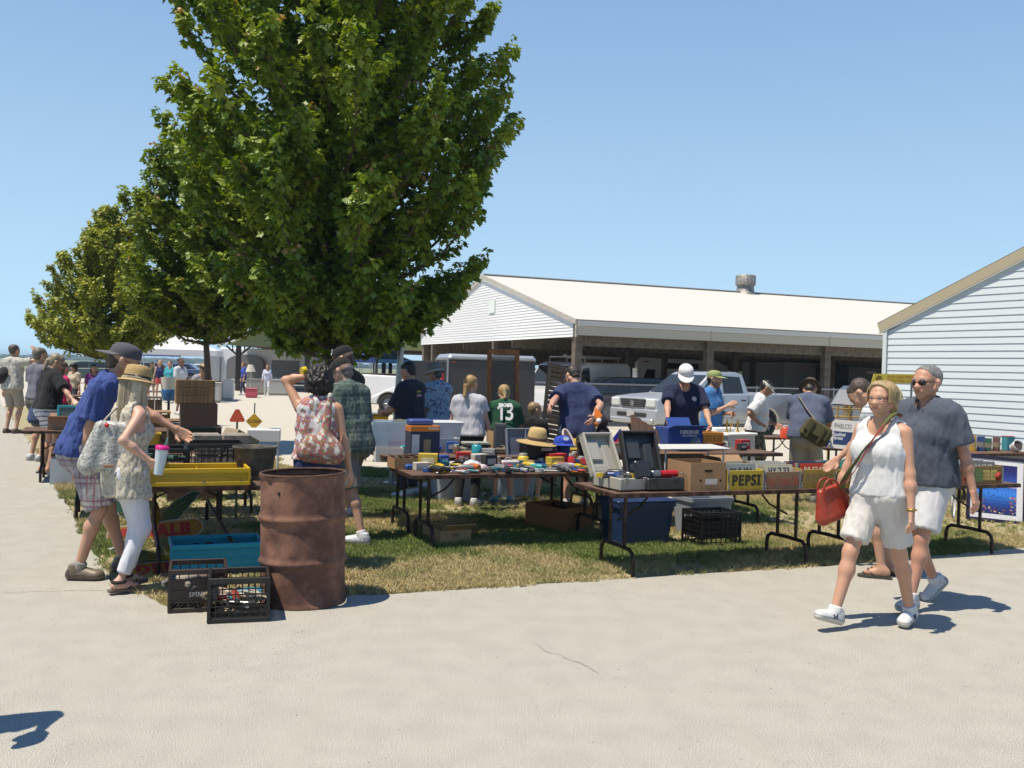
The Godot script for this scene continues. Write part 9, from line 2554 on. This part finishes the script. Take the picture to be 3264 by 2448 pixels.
func shoe_marks(o: Node3D) -> void:      # the dark letter and grey trim on the walking shoes
	var g: Dictionary = o.get_meta("rig")
	for i in 2:
		var t: Transform3D = g.toes[i]
		var s: float = g.s
		for sd in [-1.0,1.0]:
			var b := mb()
			var z := 0.012
			var x: float = sd*0.0475
			b.bar(t*(Vector3(x,-0.052,z)*s),t*(Vector3(x*0.95,-0.018,z + 0.004)*s),0.006,0.007,Color(0.03,0.035,0.10))
			b.bar(t*(Vector3(x,-0.052,z + 0.030)*s),t*(Vector3(x*0.95,-0.018,z + 0.034)*s),0.006,0.007,Color(0.03,0.035,0.10))
			b.bar(t*(Vector3(x*0.95,-0.018,z + 0.004)*s),t*(Vector3(x,-0.052,z + 0.030)*s),0.006,0.007,Color(0.03,0.035,0.10))
			put(b,"shoe_letter",M.satin,o)
		var l := mb()
		for k in 4:
			var zz := 0.055 + 0.018*k
			l.bar(t*(Vector3(-0.018,-0.006 - 0.009*k,zz)*s),t*(Vector3(0.018,-0.006 - 0.009*k,zz + 0.008)*s),0.006,0.006,Color(0.4,0.42,0.5))
		put(l,"shoelaces",M.cloth,o)

func handbag(w: Node3D) -> Node3D:
	var red := Color(0.36,0.040,0.018)
	var at: Vector3 = w.transform*Vector3(-0.27,0.70,0.10)
	var o := thing("handbag","red leather handbag hanging at the walking woman's hip","handbag",T(at,22.0,0,18))
	var S := Blob.new(); S.cell = 0.007; S.k = 0.03; S.amp = 0.004; S.pat = {"c": red}
	for x in [-0.095,-0.03,0.03,0.095]:
		S.bone(Vector3(x,0.03,0),Vector3(x*0.72,0.20,0),0.052,0.026)
	want([S],"body",M.satin,o)
	for z in [-0.03,0.035]:
		var h := mb()
		var pts := []
		for i in 11: pts.append(Vector3(0.065*cos(PI*i/10),0.195 + 0.085*sin(PI*i/10),z))
		h.tube(pts,0.008,8,red*0.9); put(h,"handle",M.satin,o)
	var tz := mb(); tz.tube([Vector3(0.085,0.19,0.045),Vector3(0.12,0.06,0.06),Vector3(0.13,-0.04,0.055)],0.006,6,red*0.8); put(tz,"tassel",M.satin,o)
	var gl: Transform3D = o.transform.affine_inverse()*w.transform
	ribbon([gl*Vector3(-0.22,0.93,0.13),gl*Vector3(-0.10,1.02,0.175),gl*Vector3(-0.01,1.18,0.165),gl*Vector3(0.06,1.32,0.130),gl*Vector3(0.108,1.425,0.035),gl*Vector3(0.105,1.41,-0.04)],0.016,0.005,Color(0.42,0.05,0.05),Vector3.UP,"shoulder_strap",o,M.satin)
	return o
func tumbler(p: Vector3) -> void:
	var o := thing("tumbler","clear tumbler with hot pink lid in the hat woman's hand","tumbler",T(p,0,0,-8))
	var b := mb(); b.lathe(T(Vector3(0,-0.11,0)),[Vector2(0.001,0),Vector2(0.032,0),Vector2(0.043,0.175),Vector2(0.040,0.175),Vector2(0.030,0.006),Vector2(0.001,0.006)],20,Color.WHITE); put(b,"cup",M.clear,o)
	var d := mb(); d.lathe(T(Vector3(0,-0.10,0)),[Vector2(0.001,0),Vector2(0.029,0),Vector2(0.037,0.13),Vector2(0.001,0.13)],16,Color(0.10,0.28,0.36)); put(d,"drink",M.gloss,o)
	var l := mb(); l.lathe(T(Vector3(0,0.065,0)),[Vector2(0.046,0),Vector2(0.047,0.02),Vector2(0.04,0.026),Vector2(0.001,0.026)],20,Color(0.72,0.01,0.22)); put(l,"lid",M.plastic,o)
	var s := mb(); s.tube([Vector3(0.01,0.06,0),Vector3(0.025,0.15,0)],0.004,6,Color(0.1,0.5,0.5)); put(s,"straw",M.plastic,o)
func snake_tote() -> void:
	var o := thing("tote_bag","grey and white snakeskin tote on the hat woman's shoulder","tote bag",T(P(352,1418,6.70),16,0,0))
	var S := Blob.new(); S.cell = 0.008; S.k = 0.05; S.amp = 0.006; S.pat = {"t": "snake","c": Color(0.48,0.48,0.43),"cs": [Color(0.13,0.14,0.15),Color(0.64,0.64,0.6)]}
	for x in [-0.11,0.0,0.11]: S.bone(Vector3(x*1.25,-0.14,0),Vector3(x*0.75 + 0.02,0.12,0),0.075,0.048)
	want([S],"body",M.satin,o)
	var st := mb(); st.tube([Vector3(-0.06,0.15,0.0),Vector3(0.02,0.25,-0.05),Vector3(0.16,0.34,-0.14),Vector3(0.22,0.33,-0.20)],0.008,6,Color(0.33,0.30,0.24)); put(st,"strap",M.satin,o)
	var tg := mb(); tg.box(T(Vector3(0.0,-0.14,0.082),0,-4),Vector3(0.07,0.02,0.01),Color(0.30,0.17,0.09),0.003); put(tg,"leather_tag",M.satin,o)
	var rd := mb(); rd.ell(T(Vector3(-0.02,0.14,0.05)),Vector3(0.016,0.016,0.01),Color(0.5,0.02,0.03),10,6); put(rd,"clasp",M.gloss,o)
func floral_bag(w: Node3D) -> void:
	var o := thing("sling_purse","red and orange patterned cloth bag on the floral woman's back","bag",w.transform)
	var S := Blob.new(); S.cell = 0.0085; S.k = 0.05; S.amp = 0.005
	S.pat = {"t": "floral","c": Color(0.62,0.58,0.5),"s": 17.0,"m": -0.25,"cs": [Color(0.45,0.05,0.04),Color(0.10,0.24,0.14),Color(0.55,0.26,0.07),Color(0.20,0.16,0.24),Color(0.3,0.28,0.25),Color(0.5,0.06,0.12)]}
	S.bone(Vector3(-0.16,1.02,-0.16),Vector3(-0.02,1.04,-0.19),0.075,0.07)
	S.bone(Vector3(-0.19,0.95,-0.15),Vector3(0.03,0.96,-0.19),0.085,0.075)
	S.bone(Vector3(-0.12,1.10,-0.17),Vector3(-0.14,1.42,-0.13),0.045,0.020)
	want([S],"body",M.cloth,o)
func sling_bag(w: Node3D) -> void:
	var o := thing("sling_bag","olive canvas sling bag on the back of the man in slate polo","bag",w.transform*T(Vector3(-0.14,0.98,-0.27),0,0,30))
	var b := mb(); b.bx(Vector3(0,-0.02,-0.02),Vector3(0.38,0.27,0.16),Color(0.085,0.075,0.030),0.05); put(b,"body",M.cloth,o)
	var f := mb(); f.bx(Vector3(0,0.04,-0.115),Vector3(0.33,0.18,0.04),Color(0.10,0.088,0.036),0.015); put(f,"flap",M.cloth,o)
	for x in [-0.08,0.08]:
		var k := mb(); k.bx(Vector3(x,-0.01,-0.145),Vector3(0.028,0.22,0.012),Color(0.07,0.06,0.025)); put(k,"buckle_strap",M.cloth,o)
	var c := mb(); c.bx(Vector3(-0.20,-0.06,-0.05),Vector3(0.02,0.10,0.03),Color(0.02,0.08,0.40),0.006); put(c,"blue_clip",M.plastic,o)
	var gl: Transform3D = o.transform.affine_inverse()*w.transform
	var g: Dictionary = w.get_meta("rig")
	ribbon([Vector3(0.10,0.12,0.0),gl*(g.chest + g.lean*Vector3(0.02,0.02,-0.165)),gl*(g.upper + g.lean*Vector3(0.10,0.02,-0.125)),gl*(g.upper + g.lean*Vector3(0.13,0.085,0.0))],0.045,0.006,Color(0.26,0.24,0.19),Vector3.UP,"strap",o,M.cloth)
